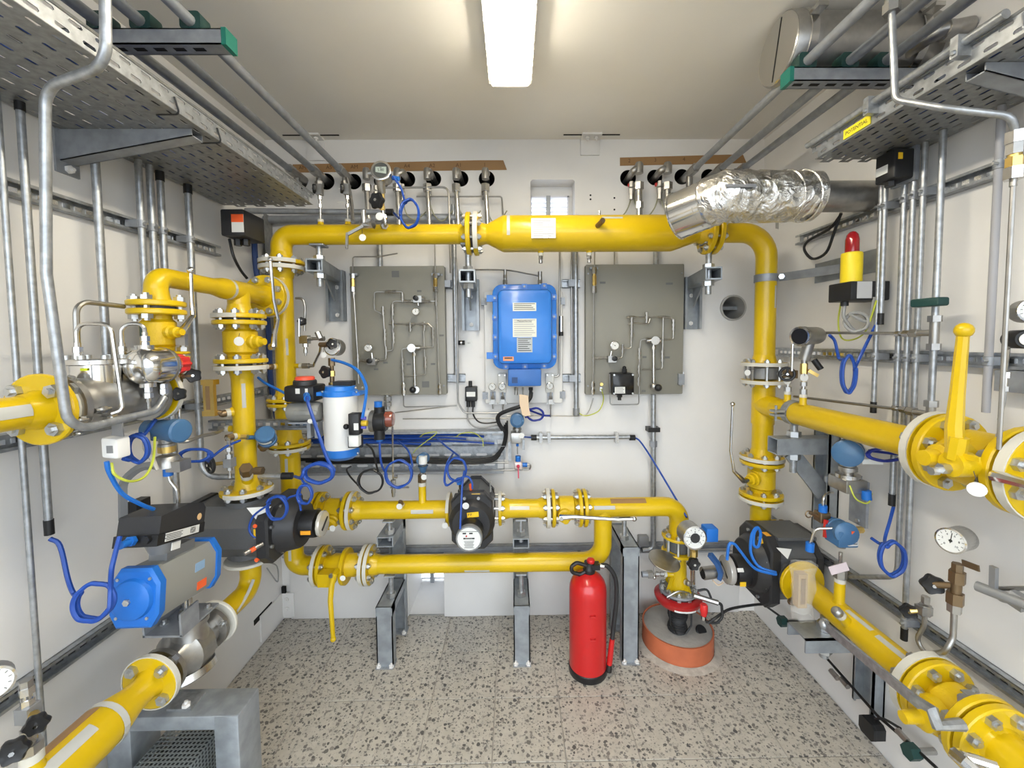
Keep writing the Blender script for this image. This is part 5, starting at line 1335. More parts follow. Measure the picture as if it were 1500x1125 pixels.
# ceiling pipes and their strut
def strut_hanger(label, xw, xe, y, z):
    t = T('pipe_strut', label, 'strut', (xw, y, z))
    t.p('profile', channel(M(), (xw, y, z), (xe, y, z), ez, .041, .038), GALVD)
    s = 1 if xe > xw else -1
    t.p('end_cap', M().box((min(xe, xe + s * .012), y - .022, z - .002), (max(xe, xe + s * .012), y + .022, z + .04)), GRN, 'green plastic end cap')
    sl = M(); n = int(abs(xe - xw) / .05)
    for i in range(n): x = min(xe, xw) + .05 * (i + .5); sl.box((x - .014, y - .006, z - .0006), (x + .014, y + .006, z + .0002))
    t.p('slot_row', sl, HOLE, None, None, 'stuff')
    return t
zP = D(500, 252, 2.0).z
zP = (D(478, 266, YB).z) + .006
cpx = [D(440, 266, YB).x, D(478, 266, YB).x, D(515, 266, YB).x]
y_s = 1.10
strut_hanger('strut with a green end cap carrying the pipes under the ceiling on the left', XL, D(333, 72, y_s).x, y_s, zP - .0565)
xs3 = []
for i, (pa, pb_) in enumerate((((211, 91), (400, 224)), ((240, 53), (400, 203)), ((301, 48), (400, 155)))):
    xs3.append((Z(*pa, zP).x + Z(*pb_, zP).x) / 2)
nm = ('nearest the left wall', 'second from the left wall', 'third from the left wall')
for i, x in enumerate(xs3):
    t = T('ceiling_pipe', 'galvanised pipe running under the ceiling on the left side, ' + nm[i], 'pipe', (x, YB, zP), 'pipes under the ceiling on the left')
    t.p('tube', M().cyl((x, YF, zP), (x, 2.0, zP), .0145, n=12), GALVD)
    t.p('union', M().hexn((x, 1.98, zP), ey, .022, .05).cyl((x, 1.99, zP), (x, YB + .05, zP), .02, n=12).cyl((x, 2.03, zP - .005), (x, 2.03, zP - .07), .015, n=10).hexn((x, 2.03, zP - .045), ez, .02, .022), SSD)
    c = M(); c.rbox((x, y_s - .02, zP + .002), V(.026, 0, 0), V(0, 0, .022), V(0, .04, 0), .01, .004)
    t2 = one('pipe_clamp', 'green plastic clamp on the left ceiling pipe ' + nm[i], 'clamp', c, DGRN, 'green pipe clamps on the left strut')
y_s2 = 1.245
strut_hanger('strut with a green end cap carrying the pipes under the ceiling on the right', XR, D(1156, 113, y_s2).x, y_s2, zP - .0565)
xs4 = []
for pa, pb_ in (((1171, 97), (1075, 195)), ((1234, 97), (1100, 211)), ((1292, 99), (1150, 197))):
    xs4.append((Z(*pa, zP).x + Z(*pb_, zP).x) / 2)
nm = ('furthest from the right wall', 'second from the right wall', 'nearest the right wall')
for i, x in enumerate(xs4):
    t = T('ceiling_pipe', 'galvanised pipe running under the ceiling on the right side, ' + nm[i], 'pipe', (x, YB, zP), 'pipes under the ceiling on the right')
    t.p('tube', M().cyl((x, YF if i else .62, zP), (x, 2.0, zP), .0145, n=12), GALVD)
    t.p('union', M().hexn((x, 1.98, zP), ey, .022, .05).cyl((x, 1.99, zP), (x, YB + .05, zP), .02, n=12).cyl((x, 2.03, zP - .005), (x, 2.03, zP - .07), .015, n=10), SSD)
    c = M(); c.rbox((x, y_s2 - .02, zP + .002), V(.026, 0, 0), V(0, 0, .022), V(0, .04, 0), .01, .004)
    one('pipe_clamp', 'green plastic clamp on the right ceiling pipe ' + nm[i], 'clamp', c, DGRN, 'green pipe clamps on the right strut')
# ---------------- wall conduits
def conduit(label, side, px, py, w_px, z0, z1, cap_top=False, cap_bot=False, clamps=(), off=.05, name='conduit', pts=None, m=GALV, group=None):
    xx = XL + off if side < 0 else XR - off
    p = X(px, py, xx); y = p.y
    r = w_px / 2 * y / FPX / math.sqrt(1 + (xx / y) ** 2)
    t = T(name, label, 'conduit', (xx, y, z0), group)
    path = [V(xx, y, z1), V(xx, y, z0)] + ([Vector(q) for q in pts] if pts else [])
    t.p('tube', M().tube(path, r, bend=.06 if pts else 0, n=12), m)
    if cap_top: t.p('end_cap', M().cyl((xx, y, z1 - .02), (xx, y, z1 + .012), r * 1.2, n=12), BLK, 'black end sleeve')
    if cap_bot:
        e = path[-1]; d = (path[-1] - path[-2]).normalized()
        t.p('end_cap', M().cyl(e - d * .03, e + d * .008, r * 1.2, n=12), BLK, 'black end sleeve')
    for z in clamps:
        c = t.p('saddle_clamp', M().lathe((xx, y, z - .012), ez, [(0, r * 1.15), (.001, r * 1.3), (.023, r * 1.3), (.024, r * 1.15)], 14).box((min(xx, XL + .012 if side < 0 else XR - .012), y - r * 1.4, z - .011), (max(xx, XL + .012 if side < 0 else XR - .012), y + r * 1.4, z + .011)), GALVD)
        t.p('clamp_screw', M().cyl((xx - side * r * 1.2, y - .006, z), (xx - side * r * 2.6, y - .006, z), .0035, n=8), NUT, None, c)
    return t, (xx, y, r)
zt_ = zT - .002
X5 = lambda px, py, o=.05: X(px, py, XL + o).z
g = None
conduit('leftmost wall conduit, cut by the left edge at the top', -1, 14, 400, 12, .02, zt_)
c2 = conduit('second wall conduit from the left edge, its black end sleeve beside the actuator', -1, 46, 400, 14.5, X5(78, 776), zt_, True, True, (zm_,))[1]
conduit('thick wall conduit behind the bent regulator tubes', -1, 148, 380, 14.5, X5(165, 590), zt_)
conduit('first of three close conduits over the front left elbow', -1, 210, 380, 12, zreg, zt_, False, False, (zu,))
conduit('second of three close conduits over the front left elbow', -1, 226, 380, 12, zreg, zt_, False, False, (zu,))
conduit('third of three close conduits over the front left elbow, running down behind the transmitter', -1, 240, 370, 11.5, X5(268, 745), X5(231, 255), True, False, (zu,))
p1 = V(XL + .05, 0, 0)
cy_ = X(281, 400, XL + .05).y
c7 = conduit('single conduit with a black top that bends to the right behind the front riser', -1, 281, 400, 11, X5(300, 697), X5(272, 274), True, True, (zu, zm_),
        pts=[D(425, 697, cy_ + .02)])[1]
X6 = lambda px, py, o=.05: X(px, py, XR - o).z
zt_ = zT2 - .002
R1 = conduit('conduit behind the warning beacon with a black lower end', 1, 1285, 450, 9, X6(1283, 602), zt_, False, True, (zm2, zu2))[1]
R2 = conduit('short conduit with a black lower end where a blue cable comes out beside the beacon', 1, 1293, 390, 9, X6(1291, 472), zt_, False, True, (zu2,))[1]
R3 = conduit('conduit in the right wall bundle ending in a black sleeve above the small transmitter', 1, 1318, 450, 10.5, X6(1309, 738), zt_, False, True, (zm2, zu2))[1]
ybx = X(1331, 450, XR - .05).y
R4 = conduit('conduit in the right wall bundle that bends towards the meter at its foot', 1, 1331, 450, 10.5, X6(1303, 838), zt_, False, False, (zm2, zu2), pts=[V(XR - .05, X(1246, 845, XR - .05).y, X6(1246, 845))])[1]
R5 = conduit('rightmost conduit of the bundle on the right wall, reaching nearly to the floor rail', 1, 1345, 450, 11, X6(1309, 922), zt_, False, True, (zm2, zu2, zl2))[1]
R7 = conduit('grey plastic conduit beside the gauges at the right edge', 1, 1452, 450, 15, X6(1443, 604), zt_, False, False, (zm2, zu2), m=mat('plastic_conduit', (.36, .36, .38), .5))[1]
# stand pipe with the dark green handle
p = X(1369, 480, XR - .07)
t = T('stand_pipe', 'steel stand pipe on the right wall with a dark green valve handle', 'pipe', p)
rr = 12.5 / 2 * p.y / FPX / math.sqrt(1 + (p.x / p.y) ** 2)
zz = lambda py: X(1369, py, XR - .07).z
t.p('tube', M().cyl((p.x, p.y, zz(592)), (p.x, p.y, zT2 - .002), rr, n=14), GALV)
for a, b in ((463, 512), (588, 628)):
    t.p('tee_body', M().cyl((p.x, p.y, zz(a)), (p.x, p.y, zz(b)), rr * 1.35, n=12).hexn((p.x, p.y, zz(a + 4)), ez, rr * 2, .018).hexn((p.x, p.y, zz(b - 4)), ez, rr * 2, .018).cyl((p.x, p.y, zz((a + b) / 2)), (p.x - .008, p.y + .05, zz((a + b) / 2)), rr * 1.1, n=12).hexn((p.x - .006, p.y + .05, zz((a + b) / 2)), (0, 1, 0), rr * 1.6, .022), SSD)
t.p('valve_handle', M().rbox(V(p.x - .005, p.y, zz(443) - .0), V(.005, -.036, 0), V(0, 0, .012), V(-.03, .0, 0), .006, .004), DGRN, 'dark green handle')
t.p('handle_stem', M().cyl((p.x, p.y, zz(462)), (p.x, p.y, zz(448)), .006, n=8), SS)
sy = p.y + .06
for (pa, pb_, lab) in (((1205, 487), (1345, 486), 'a'), ((1170, 582), (1330, 608), 'b')):
    za = zz(488 if lab == 'a' else 607); ya = X(pa[0], pa[1], p.x).y
    t2 = T('sensing_tube', 'thin grey sensing tube running to the %s tee of the stand pipe' % ('upper' if lab == 'a' else 'lower'), 'tube', (p.x, ya, za))
    t2.p('tube', M().cyl((p.x - .008, sy, za), (p.x - .02, ya, X(pa[0], pa[1], p.x - .02).z), .005, n=8), SSD)
    t2.p('tube_fitting', M().hexn((p.x - .008, sy + .012, za), ey, .011, .02).hexn((p.x - .009, sy + .04, za), ey, .009, .014), SS)
# ---------------- steel stands under the lower pipes
def stand(label, px, ztop, zup, yf=1.755, back=1.975, wd=.073):
    x = D(px, 930, yf).x
    t = T('pipe_stand', label, 'stand', (x, yf, 0))
    h = wd / 2
    t.p('front_leg', channel(M(), (x, yf + .002, .004), (x, yf + .002, ztop), ey, wd, .045, .005, 0), STEELP)
    t.p('top_beam', channel(M(), (x, yf, ztop), (x, back, ztop), -ez, wd, .04, .005, 0), STEELP)
    t.p('rear_leg', channel(M(), (x, back + .03, .004), (x, back + .03, zup if zup else ztop), -ey, wd, .04, .005, 0), STEELP)
    if zup:
        t.p('upper_arm', M().box((x - h, yf + .04, zup - .004), (x + h, back + .03, zup)).box((x - h, yf + .04, zup - .045), (x + h, back + .03, zup - .041)).box((x - h, yf + .04, zup - .041), (x - h + .005, back + .03, zup - .004)).box((x + h - .005, yf + .04, zup - .041), (x + h, back + .03, zup - .004)), STEELP)
    for y in (yf + .02, back + .01):
        t.p('base_plate', M().box((x - h - .004, y - .03, 0), (x + h + .004, y + .03, .006)), GALV)
        for k in (-.028, .028): t.inst('screw', SCREW, (x + k, y - .022, .006), ez)
    return t, x
def stud(t, x, y, z0, zp, r=.011, clampw=.05):
    t.p('stud', M().cyl((x, y, z0 - .03), (x, y, zp - .002), r, n=12), GALV)
    t.p('stud_nut', M().hexn((x, y, z0 + .012), ez, r * 1.9, .02), NUT)
    t.p('pipe_saddle', M().rbox((x, y, zp - .006), V(clampw / 2, 0, 0), V(0, .03, 0), V(0, 0, .006), .003, .002, 1), GALVD)
zlo = zlow - PR * .96; zmi = zmid - PR * .97
t, x = stand('left steel stand under the lower yellow pipes, beside the hanging yellow lever', 563, D(562, 890, 1.755).z, D(560, 788, 1.79).z)
stud(t, x + .012, YM, D(562, 890, 1.755).z, zlo); stud(t, x + .012, YM, D(560, 788, 1.79).z, zmi)
t, x = stand('middle steel stand under the lower yellow pipes, below the central meter', 764.5, D(764, 888, 1.755).z, D(764, 790, 1.79).z)
stud(t, x, YM, D(764, 888, 1.755).z, zlo); stud(t, x, YM, D(764, 790, 1.79).z, zmi)
t, x = stand('tall steel stand between the fire extinguisher and the red regulator', 924, D(925, 802, 1.755).z, None)
stud(t, x - .012, YM, D(925, 802, 1.755).z, zmi)
# brackets of the header on the back wall
def header_bracket(label, px, y_front, zc, px_w, zbot):
    x = D(px, 388, y_front).x; xw = D(px_w, 430, YB - .04).x
    t = T('pipe_bracket', label, 'bracket', (xw, YB, zc)); h = .034; q = .024
    arm = M()
    a, b = V(x, y_front, zc), V(xw, YB - .04, zc); d = (b - a); s = d.cross(ez).normalized()
    for dz in (q, -q): arm.obox((a + b) / 2 + ez * dz, d / 2, s * h, ez * .003)
    for k in (-1, 1): arm.obox((a + b) / 2 + s * k * (h - .003), d / 2, s * .003, ez * q)
    t.p('arm', arm, STEELP)
    t.p('wall_channel', channel(M(), (xw, YB - .002, zbot), (xw, YB - .002, zc + .03), -ey, .085, .042, .006, .012), STEELP)
    t.p('gusset', M().prism([(0, 0), (.1, 0), (0, -.1)], b + V(-.004, 0, -.024), -ey, ez, V(.008, 0, 0)), STEELP)
    for z in (zbot + .03, zbot + .17): t.inst('screw', SCREW, (xw, YB - .008, z), -ey)
    zp = zt - PR
    t.p('stud', M().cyl((x, YH, zc - .085), (x, YH, zp), .013, n=12), GALV)
    t.p('stud_nut', M().hexn((x, YH, zc + .036), ez, .024, .022), NUT)
    t.p('stud_nut', M().hexn((x, YH, zc - .038), ez, .024, .022), NUT)
    t.p('pipe_saddle', M().rbox((x, YH, zp - .008), V(.03, 0, 0), V(0, .03, 0), V(0, 0, .008), .003, .002, 1), GALVD)
    return t
header_bracket('grey wall bracket under the left end of the header pipe', 460, 1.76, D(458, 388, 1.76).z, 490, D(490, 470, YB - .04).z)
header_bracket('grey wall bracket under the header flange, left of the blue cabinet', 684, 1.76, D(684, 404, 1.76).z, 689, D(689, 484, YB - .04).z)
header_bracket('grey wall bracket under the right end of the thick yellow vessel', 1046, 1.76, D(1048, 400, 1.76).z, 1016, D(1016, 482, YB - .04).z)
# clamp arm of the right riser
zc = D(1122, 408, YH).z
t = T('pipe_clamp', 'flat grey strap clamp with a wall arm holding the right yellow riser', 'clamp', (XB, YH, zc))
t.p('strap', M().band((XB, YH, zc), ez, PR + .001, .004, .032, 0, 6.28, 28), GALVD)
t.p('arm', M().bar((XB + .04, YH - .03, zc), (XR - .02, YH - .24, zc), .005, .034), GALVD)
t.p('wall_plate', M().box((XR - .006, 1.4, zc - .035), (XR, 1.72, zc + .045)), STEELP)
t.p('clamp_bolt', M().hexn((XB + .035, YH - .052, zc), (-.6, -1, 0), .012, .016), NUT)
# bracket of the right long branch
yb_ = X(1164, 600, XB).y
zbk2 = X(1164, 645, XB).z - .02
t = T('pipe_bracket', 'grey square-tube bracket with a brace under the right long branch', 'bracket', (XR, yb_, zbk2))
h = .03
arm = M(); x0, x1 = XB - .085, XR - .005
for dz in (h, -h): arm.box((x0, yb_ - h, zbk2 + dz - .002), (x1, yb_ + h, zbk2 + dz + .002))
for k in (-1, 1): arm.box((x0, yb_ + k * h - .002, zbk2 - h), (x1, yb_ + k * h + .002, zbk2 + h))
t.p('arm', arm, STEELP)
t.p('wall_channel', channel(M(), (XR - .002, yb_, zbk2 - .36), (XR - .002, yb_, zbk2 + .05), -ex, .085, .042, .006, .012), STEELP)
t.p('brace', M().bar((XR - .03, yb_, zbk2 - .2), (XB - .01, yb_, zbk2 - .03), .06, .01, ey), STEELP)
t.p('stud', M().cyl((XB, yb_, zbk2 - .11), (XB, yb_, zbr - PR), .013, n=12), GALV)
t.p('stud_nut', M().hexn((XB, yb_, zbk2 + .045), ez, .025, .022), NUT)
t.p('stud_nut', M().hexn((XB, yb_, zbk2 - .045), ez, .025, .022), NUT)
t.p('pipe_strap', M().band((XB, yb_, zbr), ey, PR * 1.02 + .001, .005, .032, 0, 6.28, 28), GALVD)
t.p('strap_ear', M().box((XB - .09, yb_ - .016, zbr - .012), (XB - .045, yb_ + .016, zbr - .004)).box((XB - .09, yb_ - .016, zbr + .004), (XB - .045, yb_ + .016, zbr + .012)).cyl((XB - .075, yb_, zbr - .03), (XB - .075, yb_, zbr + .03), .005, n=8), GALVD)
# bracket of the lower right run
yb_ = X(1212, 920, XB - .02).y
zbk3 = X(1215, 930, XB - .05).z - .015
t = T('pipe_bracket', 'grey channel bracket under the lower right yellow run', 'bracket', (XR, yb_, zbk3))
t.p('arm', channel(M(), (XB - .13, yb_, zbk3), (XR, yb_, zbk3), -ez, .095, .05, .006, 0), STEELP)
t.p('wall_channel', channel(M(), (XR - .002, yb_, X(1285, 1042, XR).z), (XR - .002, yb_, zbk3), -ex, .085, .042, .006, .012), STEELP)
t.p('stud', M().cyl((XB - .03, yb_, zbk3 - .1), (XB - .03, yb_, ZB - PR * .6), .014, n=12), GALV)
t.p('stud_nut', M().hexn((XB - .03, yb_, zbk3 + .012), ez, .025, .022), NUT)
t.p('stud_nut', M().hexn((XB - .03, yb_, zbk3 - .07), ez, .025, .022), NUT)
# ---------------- galvanised stand with a perforated cover in the lower left corner
zst = ZA2 - .145
ys = X(355, 985, XA + .17).y - .02
t = T('valve_stand', 'galvanised steel stand under the stainless control valve', 'stand', (XA, ys, 0))
xl_, xr_ = XL + .04, D(372, 1000, ys - .05).x - .05
w2 = .05
t.p('leg', M().rbox((xr_ - .036, ys, 0), V(.036, 0, 0), V(0, w2, 0), V(0, 0, zst - .002), .006, .002, 2), STEELP)
t.p('leg', M().rbox((xl_ + .036, ys, 0), V(.036, 0, 0), V(0, w2, 0), V(0, 0, zst - .002), .006, .002, 2), STEELP)
t.p('top_beam', M().rbox((( xl_ + xr_) / 2, ys, zst - .04), V((xr_ - xl_) / 2 - .001, 0, 0), V(0, w2 - .001, 0), V(0, 0, .04), .006, .004, 2), STEELP)
t.p('lug', M().box((XA - .02, ys - .03, zst), (XA + .05, ys + .03, zst + .006)), GALV)
t.inst('screw', SCREW, (XA + .03, ys - .02, zst + .006), ez)
# perforated cover
def perf_mat():
    m = bpy.data.materials.new('perforated_sheet'); m.use_nodes = True; nt = m.node_tree; b = nt.nodes['Principled BSDF']
    b.inputs['Base Color'].default_value = (.42, .46, .47, 1); b.inputs['Metallic'].default_value = .75; b.inputs['Roughness'].default_value = .4
    return m
PERF = perf_mat()
gx0, gx1, gy0, gy1, gz = XA - .06, XA + .1, .62, ys + .04, zst - .1
t = T('perforated_guard', 'long perforated sheet-metal guard on the floor under the left pipes', 'guard', ((gx0 + gx1) / 2, gy0, 0))
mb = M(); cs = .012
perforated((gx0, gy0, gz), ex, ey, cs, cs, int((gx1 - gx0) / cs), int((gy1 - gy0) / cs), .0042, .0042, mb, False)
o = t.flat('top_sheet', mb, PERF); solid(o, .0015)
mb = M(); perforated((gx0 + int((gx1 - gx0) / cs) * cs, gy0, 0), ez, ey, cs, cs, int(gz / cs), int((gy1 - gy0) / cs), .0042, .0042, mb, False)
o = t.flat('side_sheet', mb, PERF); solid(o, .0015)
t.p('back_sheet', M().box((gx0, gy0, 0), (gx0 + .0015, gy1, gz)), PERF)
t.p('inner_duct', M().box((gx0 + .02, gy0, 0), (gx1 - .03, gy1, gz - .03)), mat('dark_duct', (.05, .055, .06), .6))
# ------------------------------------------------------------------ boards and cabinet on the back wall
YP = 2.05
def board(label, x0, y0, x1, y1):
    a, b = D(x0, y0, YP), D(x1, y1, YP)
    t = T('instrument_board', label, 'panel', ((a.x + b.x) / 2, YB, b.z))
    t.p('board', M().rbox(V((a.x + b.x) / 2, YB - .012, (a.z + b.z) / 2), V((b.x - a.x) / 2, 0, 0), V(0, 0, (a.z - b.z) / 2), V(0, YP - YB + .012, 0), .004, .002, 1), BOARD)
    for x in (a.x + .05, b.x - .05):
        for z in (a.z - .06, b.z + .06): t.p('standoff', M().cyl((x, YB, z), (x, YB - .013, z), .012, n=8), GALVD)
    for x in (a.x + .012, b.x - .012):
        for z in (a.z - .045, b.z + .045): t.p('screw', M().cyl((x, YP, z), (x, YP - .004, z), .0045, n=8), GALVD)
    return t
BL = board('grey board with gas sampling tubes left of the blue cabinet', 512, 390, 654, 578)
BR = board('grey board with sampling tubes right of the blue cabinet', 858, 387.5, 1000, 577)
def mapper(ox, oy, k, y): return lambda x, yy, d=0: D(ox + x / k, oy + yy / k, y - d)
L8 = mapper(500, 370, 4.167, YP - .028)
L9 = mapper(680, 380, 4.167, YP - .028)
def tubes(t, f, runs, r=.0034, m=SSD, name='sample_tube', bend=.012):
    for q in runs: t.p(name, M().tube([f(*p) for p in q], r, bend=bend, n=7), m)
def fit(t, f, x, y, vert=True, n=2, m=SSD, s=1.):
    c = f(x, y); d = ez if vert else ex
    mb = M()
    for i in range(n): mb.hexn(c + d * (.011 * s * (i - (n - 1) / 2) * 1.9), d, .0075 * s, .012 * s)
    mb.cyl(c - d * .022 * s, c + d * .022 * s, .0052 * s, n=8)
    t.p('tube_fitting', mb, m)
def small_gauge(t, c, R, face=(0, -1, 0), pang=.5): return gauge(t, c, face, R, .016, pang=pang)
def sreg(t, c, knob_dir=-1):
    """small line regulator with a black knob"""
    t.p('regulator_body', M().box(c + V(-.018, -.014, -.02), c + V(.022, .016, .012)).cyl(c + V(.022, 0, 0), c + V(.034, 0, 0), .009, n=8), SSD)
    t.p('regulator_knob', M().lathe(c + V(-.004 if knob_dir < 0 else .012, -.012, 0), (0, -1, 0), [(0, .011), (.004, .013), (.018, .012), (.02, .009)], 14), BLK)
def union_brass(t, f, x, y0, y1):
    a, b = f(x, y0), f(x, y1); h = (a - b)
    t.p('brass_union', M().hexn(b + h * .5, ez, .011, h.length * .36).cyl(b + h * .25, a - h * .25, .0075, n=8), BRASS, 'brass union')
    t.p('union_nut', M().hexn(a - h * .12, ez, .0125, h.length * .26), SS); t.p('union_nut', M().hexn(b + h * .14, ez, .0125, h.length * .28), SS)
    t.p('fixing_clip', M().box(a + V(-.02, .004, -.006), a + V(.02, .03, .004)), GALVD)
# left board tubes
t = T('sampling_system', 'stainless sampling tubes with two small gauges on the left grey board', 'tubing', L8(300, 600))
tubes(t, L8, [
    [(342, 5), (230, 25), (70, 25), (70, 150)], [(75, 235), (100, 640), (105, 800)], [(570, -160), (573, 150)], [(577, 235), (598, 830)],
    [(577, 297), (318, 297), (310, 330), (313, 440), (316, 596), (272, 602)], [(380, 297), (375, 240), (203, 240), (203, 352), (252, 376)],
    [(253, 340), (262, 480), (272, 655), (200, 662), (100, 660)], [(290, 436), (530, 434), (556, 460), (560, 578), (470, 582)],
    [(500, 450), (508, 640), (514, 745), (392, 757)], [(410, 585), (370, 588), (376, 750), (380, 943), (705, 935)]])
for x, y, v, n in ((75, 250, 1, 1), (100, 645, 1, 2), (577, 297, 1, 2), (600, 835, 1, 3), (300, 238, 0, 3), (372, 275, 1, 1), (400, 297, 0, 2), (520, 297, 0, 2),
                   (312, 350, 1, 3), (314, 436, 1, 2), (317, 520, 1, 3), (253, 355, 1, 2), (264, 500, 1, 3), (272, 600, 1, 1), (420, 438, 0, 2), (500, 436, 0, 2), (505, 450, 1, 1),
                   (556, 490, 1, 3), (511, 670, 1, 3), (490, 582, 0, 2), (372, 680, 1, 3), (376, 755, 1, 2), (140, 660, 0, 2), (419, 455, 1, 2)):
    fit(t, L8, x, y, v, n)
for x in (70, 574): union_brass(t, L8, x, 130, 240)
sreg(t, L8(465, 280)); sreg(t, L8(185, 660))
small_gauge(t, L8(453, 360, .03), .0165); t.p('gauge_stem', M().cyl(L8(470, 325), L8(466, 300), .005, n=8), SS)
small_gauge(t, L8(163, 582, .03), .018, pang=.3); t.p('gauge_stem', M().cyl(L8(185, 612), L8(190, 650), .005, n=8), SS)
c = L8(443, 582)
t.p('flow_switch', M().cyl(c - ex * .032, c + ex * .03, .014, n=14).cyl(c - ex * .005, c + V(-.005, -.03, 0), .02, n=14), SS)
t.p('flow_stem', M().cyl(c, L8(450, 815), .006, n=10).hexn(L8(444, 622), ez, .011, .014), SS)
t.p('ball_knob', M().sph(L8(436, 838, .02), .0165, 14), BLK, 'black ball knob'); t.p('knob_base', M().cyl(L8(455, 838), L8(455, 838, -.02), .017, n=14), SSD)
fit(t, L8, 380, 832, 1, 2, SS, 1.5); fit(t, L8, 600, 835, 1, 2, SS, 1.3)
for x, y in ((330, 130), (515, 803), (412, 682), (270, 672), (560, 680), (612, 505), (213, 712), (476, 235)):
    p = D(500 + x / 4.167, 370 + y / 4.167, YP)
    w_ = .018 if (x, y) in ((330, 130), (515, 803)) else .011
    t.p('board_print', M().box(p + V(-w_, -.0012, -.0045 - (w_ > .015) * .012), p + V(w_, 0, .0045 + (w_ > .015) * .01)), mat('board_label', (.15, .15, .145), .6) if (x, y) == (330, 130) else bpy.data.materials['board_label'], 'faint grey label')
# right board tubes
t = T('sampling_system', 'stainless sampling tubes with one small gauge on the right grey board', 'tubing', L9(1100, 500))
tubes(t, L9, [[(796, -60), (795, 60)], [(791, 205), (790, 590), (786, 830)], [(790, 602), (965, 602), (968, 545), (1020, 542), (1022, 356), (1050, 352)],
    [(1010, 352), (1262, 352), (1277, 375), (1277, 488), (1195, 490)], [(1003, 400), (1025, 386), (1125, 394), (1135, 360)], [(1215, 352), (1210, 668), (1085, 673)],
    [(1108, 488), (1075, 490), (1070, 600), (1067, 885), (892, 888), (888, 700)]])
for x, y, v, n in ((790, 600, 1, 2), (835, 603, 0, 2), (968, 545, 1, 2), (1023, 380, 1, 2), (1023, 440, 1, 3), (1020, 352, 0, 2), (1115, 355, 1, 3), (1215, 352, 0, 2), (1277, 400, 1, 3),
                   (1070, 575, 1, 3), (1210, 590, 1, 3), (1067, 672, 1, 2), (1065, 745, 1, 2)):
    fit(t, L9, x, y, v, n)
union_brass(t, L9, 794, 50, 205)
sreg(t, L9(898, 604), 1)
small_gauge(t, L9(920, 526, .03), .0205, pang=.3); t.p('gauge_stem', M().cyl(L9(900, 560), L9(893, 595), .005, n=8), SS)
c = L9(1155, 495)
t.p('flow_switch', M().cyl(c - ex * .036, c + ex * .032, .015, n=14).cyl(c, c + V(0, -.03, 0), .021, n=14), SS)
t.p('flow_stem', M().cyl(c, L9(1156, 765), .0075, n=10).hexn(L9(1157, 540), ez, .012, .014), SS)
t.p('ball_knob', M().sph(L9(1184, 783, .02), .0185, 14), BLK, 'black ball knob'); t.p('knob_base', M().sph(L9(1157, 775), .02, 12), SSD)
fit(t, L9, 785, 785, 1, 2, SS, 1.5)
for x, y, w_ in ((1252, 148, .017), (1240, 598, .012), (1100, 596, .01), (985, 802, .012), (1095, 803, .01), (845, 142, .014)):
    p = D(680 + x / 4.167, 380 + y / 4.167, YP); t.p('board_print', M().box(p + V(-w_, -.0012, -.005), p + V(w_, 0, .005)), bpy.data.materials['board_label'], 'faint grey label')
t.p('earth_stud', M().hexn(L9(838, 762, -.02), ey, .009, .008), BRASS)
t.p('earth_lug', M().box(L9(838, 795) + V(-.006, .012, -.01), L9(838, 795) + V(.006, .018, .012)), CHR)
t = T('latch', 'small steel latch on the right edge of the right grey board', 'latch', D(997, 555, YP))
t.p('plate', M().box(D(992, 563, YP - .001), D(1003, 548, YP - .02)), GALVD); t.p('pin', M().cyl(D(1001, 556, YP - .01), D(1001, 545, YP - .01), .004, n=8), SS)
# conduit from the right board to the low rail
t = T('drop_pipe', 'steel pipe dropping from the right grey board to the low rail, with a black clip', 'pipe', D(957, 700, YB - .03))
yy = YB - .035
t.p('tube', M().tube([D(957, 578, yy), D(957, 804, yy), D(941, 806, yy)], .0135, bend=.04, n=12), GALV)
c = D(957, 629, yy); t.p('clip', M().box(c + V(-.03, -.016, -.011), c + V(.03, .035, .011)), BLK)
c = D(957, 650, yy); t.p('coupling', M().hexn(c, ez, .019, .03), GALVD)
c = D(944, 794, yy); t.p('junction_plate', M().rbox(c + V(-.002, .03, 0), V(.026, 0, 0), V(0, 0, .028), V(0, -.03, 0), .004, .003, 1), MGR)
# black junction box on the right board
t = T('junction_box', 'glossy black junction box with a white label on the right grey board', 'junction box', D(913, 563, YP))
a, b = D(897.5, 547, YP - .075), D(929, 578.5, YP - .075)
c = (a + b) / 2; hw, hh = (b.x - a.x) / 2, (a.z - b.z) / 2
t.p('body', M().rbox(V(c.x, YP, c.z), V(hw, 0, 0), V(0, 0, hh), V(0, -.055, 0), .006, .003, 2), BLK)
t.p('lid', M().rbox(V(c.x, YP - .055, c.z), V(hw, 0, 0), V(0, 0, hh), V(0, -.02, 0), .006, .004, 2), mat('gloss_black', (.008, .008, .009), .15))
for sx_ in (-.86, .86):
    for sz_ in (-.86, .86): t.p('lid_screw', M().cyl(V(c.x + hw * sx_, YP - .074, c.z + hh * sz_), V(c.x + hw * sx_, YP - .077, c.z + hh * sz_), .005, n=10), NUT)
lb = t.p('label', M().box((c.x - hw * .8, YP - .0768, c.z - hh * .85), (c.x + hw * .15, YP - .0755, c.z - hh * .25)), LBL, 'white label')
ln = M()
for i in range(4): ln.box((c.x - hw * .72, YP - .0773, c.z - hh * .78 + i * .007), (c.x + hw * (.05 - .1 * (i % 2)), YP - .0767, c.z - hh * .78 + i * .007 + .002))
t.p('label_print', ln, INK, None, lb, 'stuff')
t.p('gland', M().hexn(V(c.x - .01, YP - .04, b.z - .008), ez, .014, .014).cyl(V(c.x - .01, YP - .04, b.z - .012), V(c.x - .01, YP - .04, b.z - .03), .009, n=10), BLK)
t.p('top_plug', M().hexn(V(c.x + .015, YP - .035, a.z + .01), ez, .013, .018).sph(V(c.x + .015, YP - .035, a.z + .024), .01, 10), BLK)
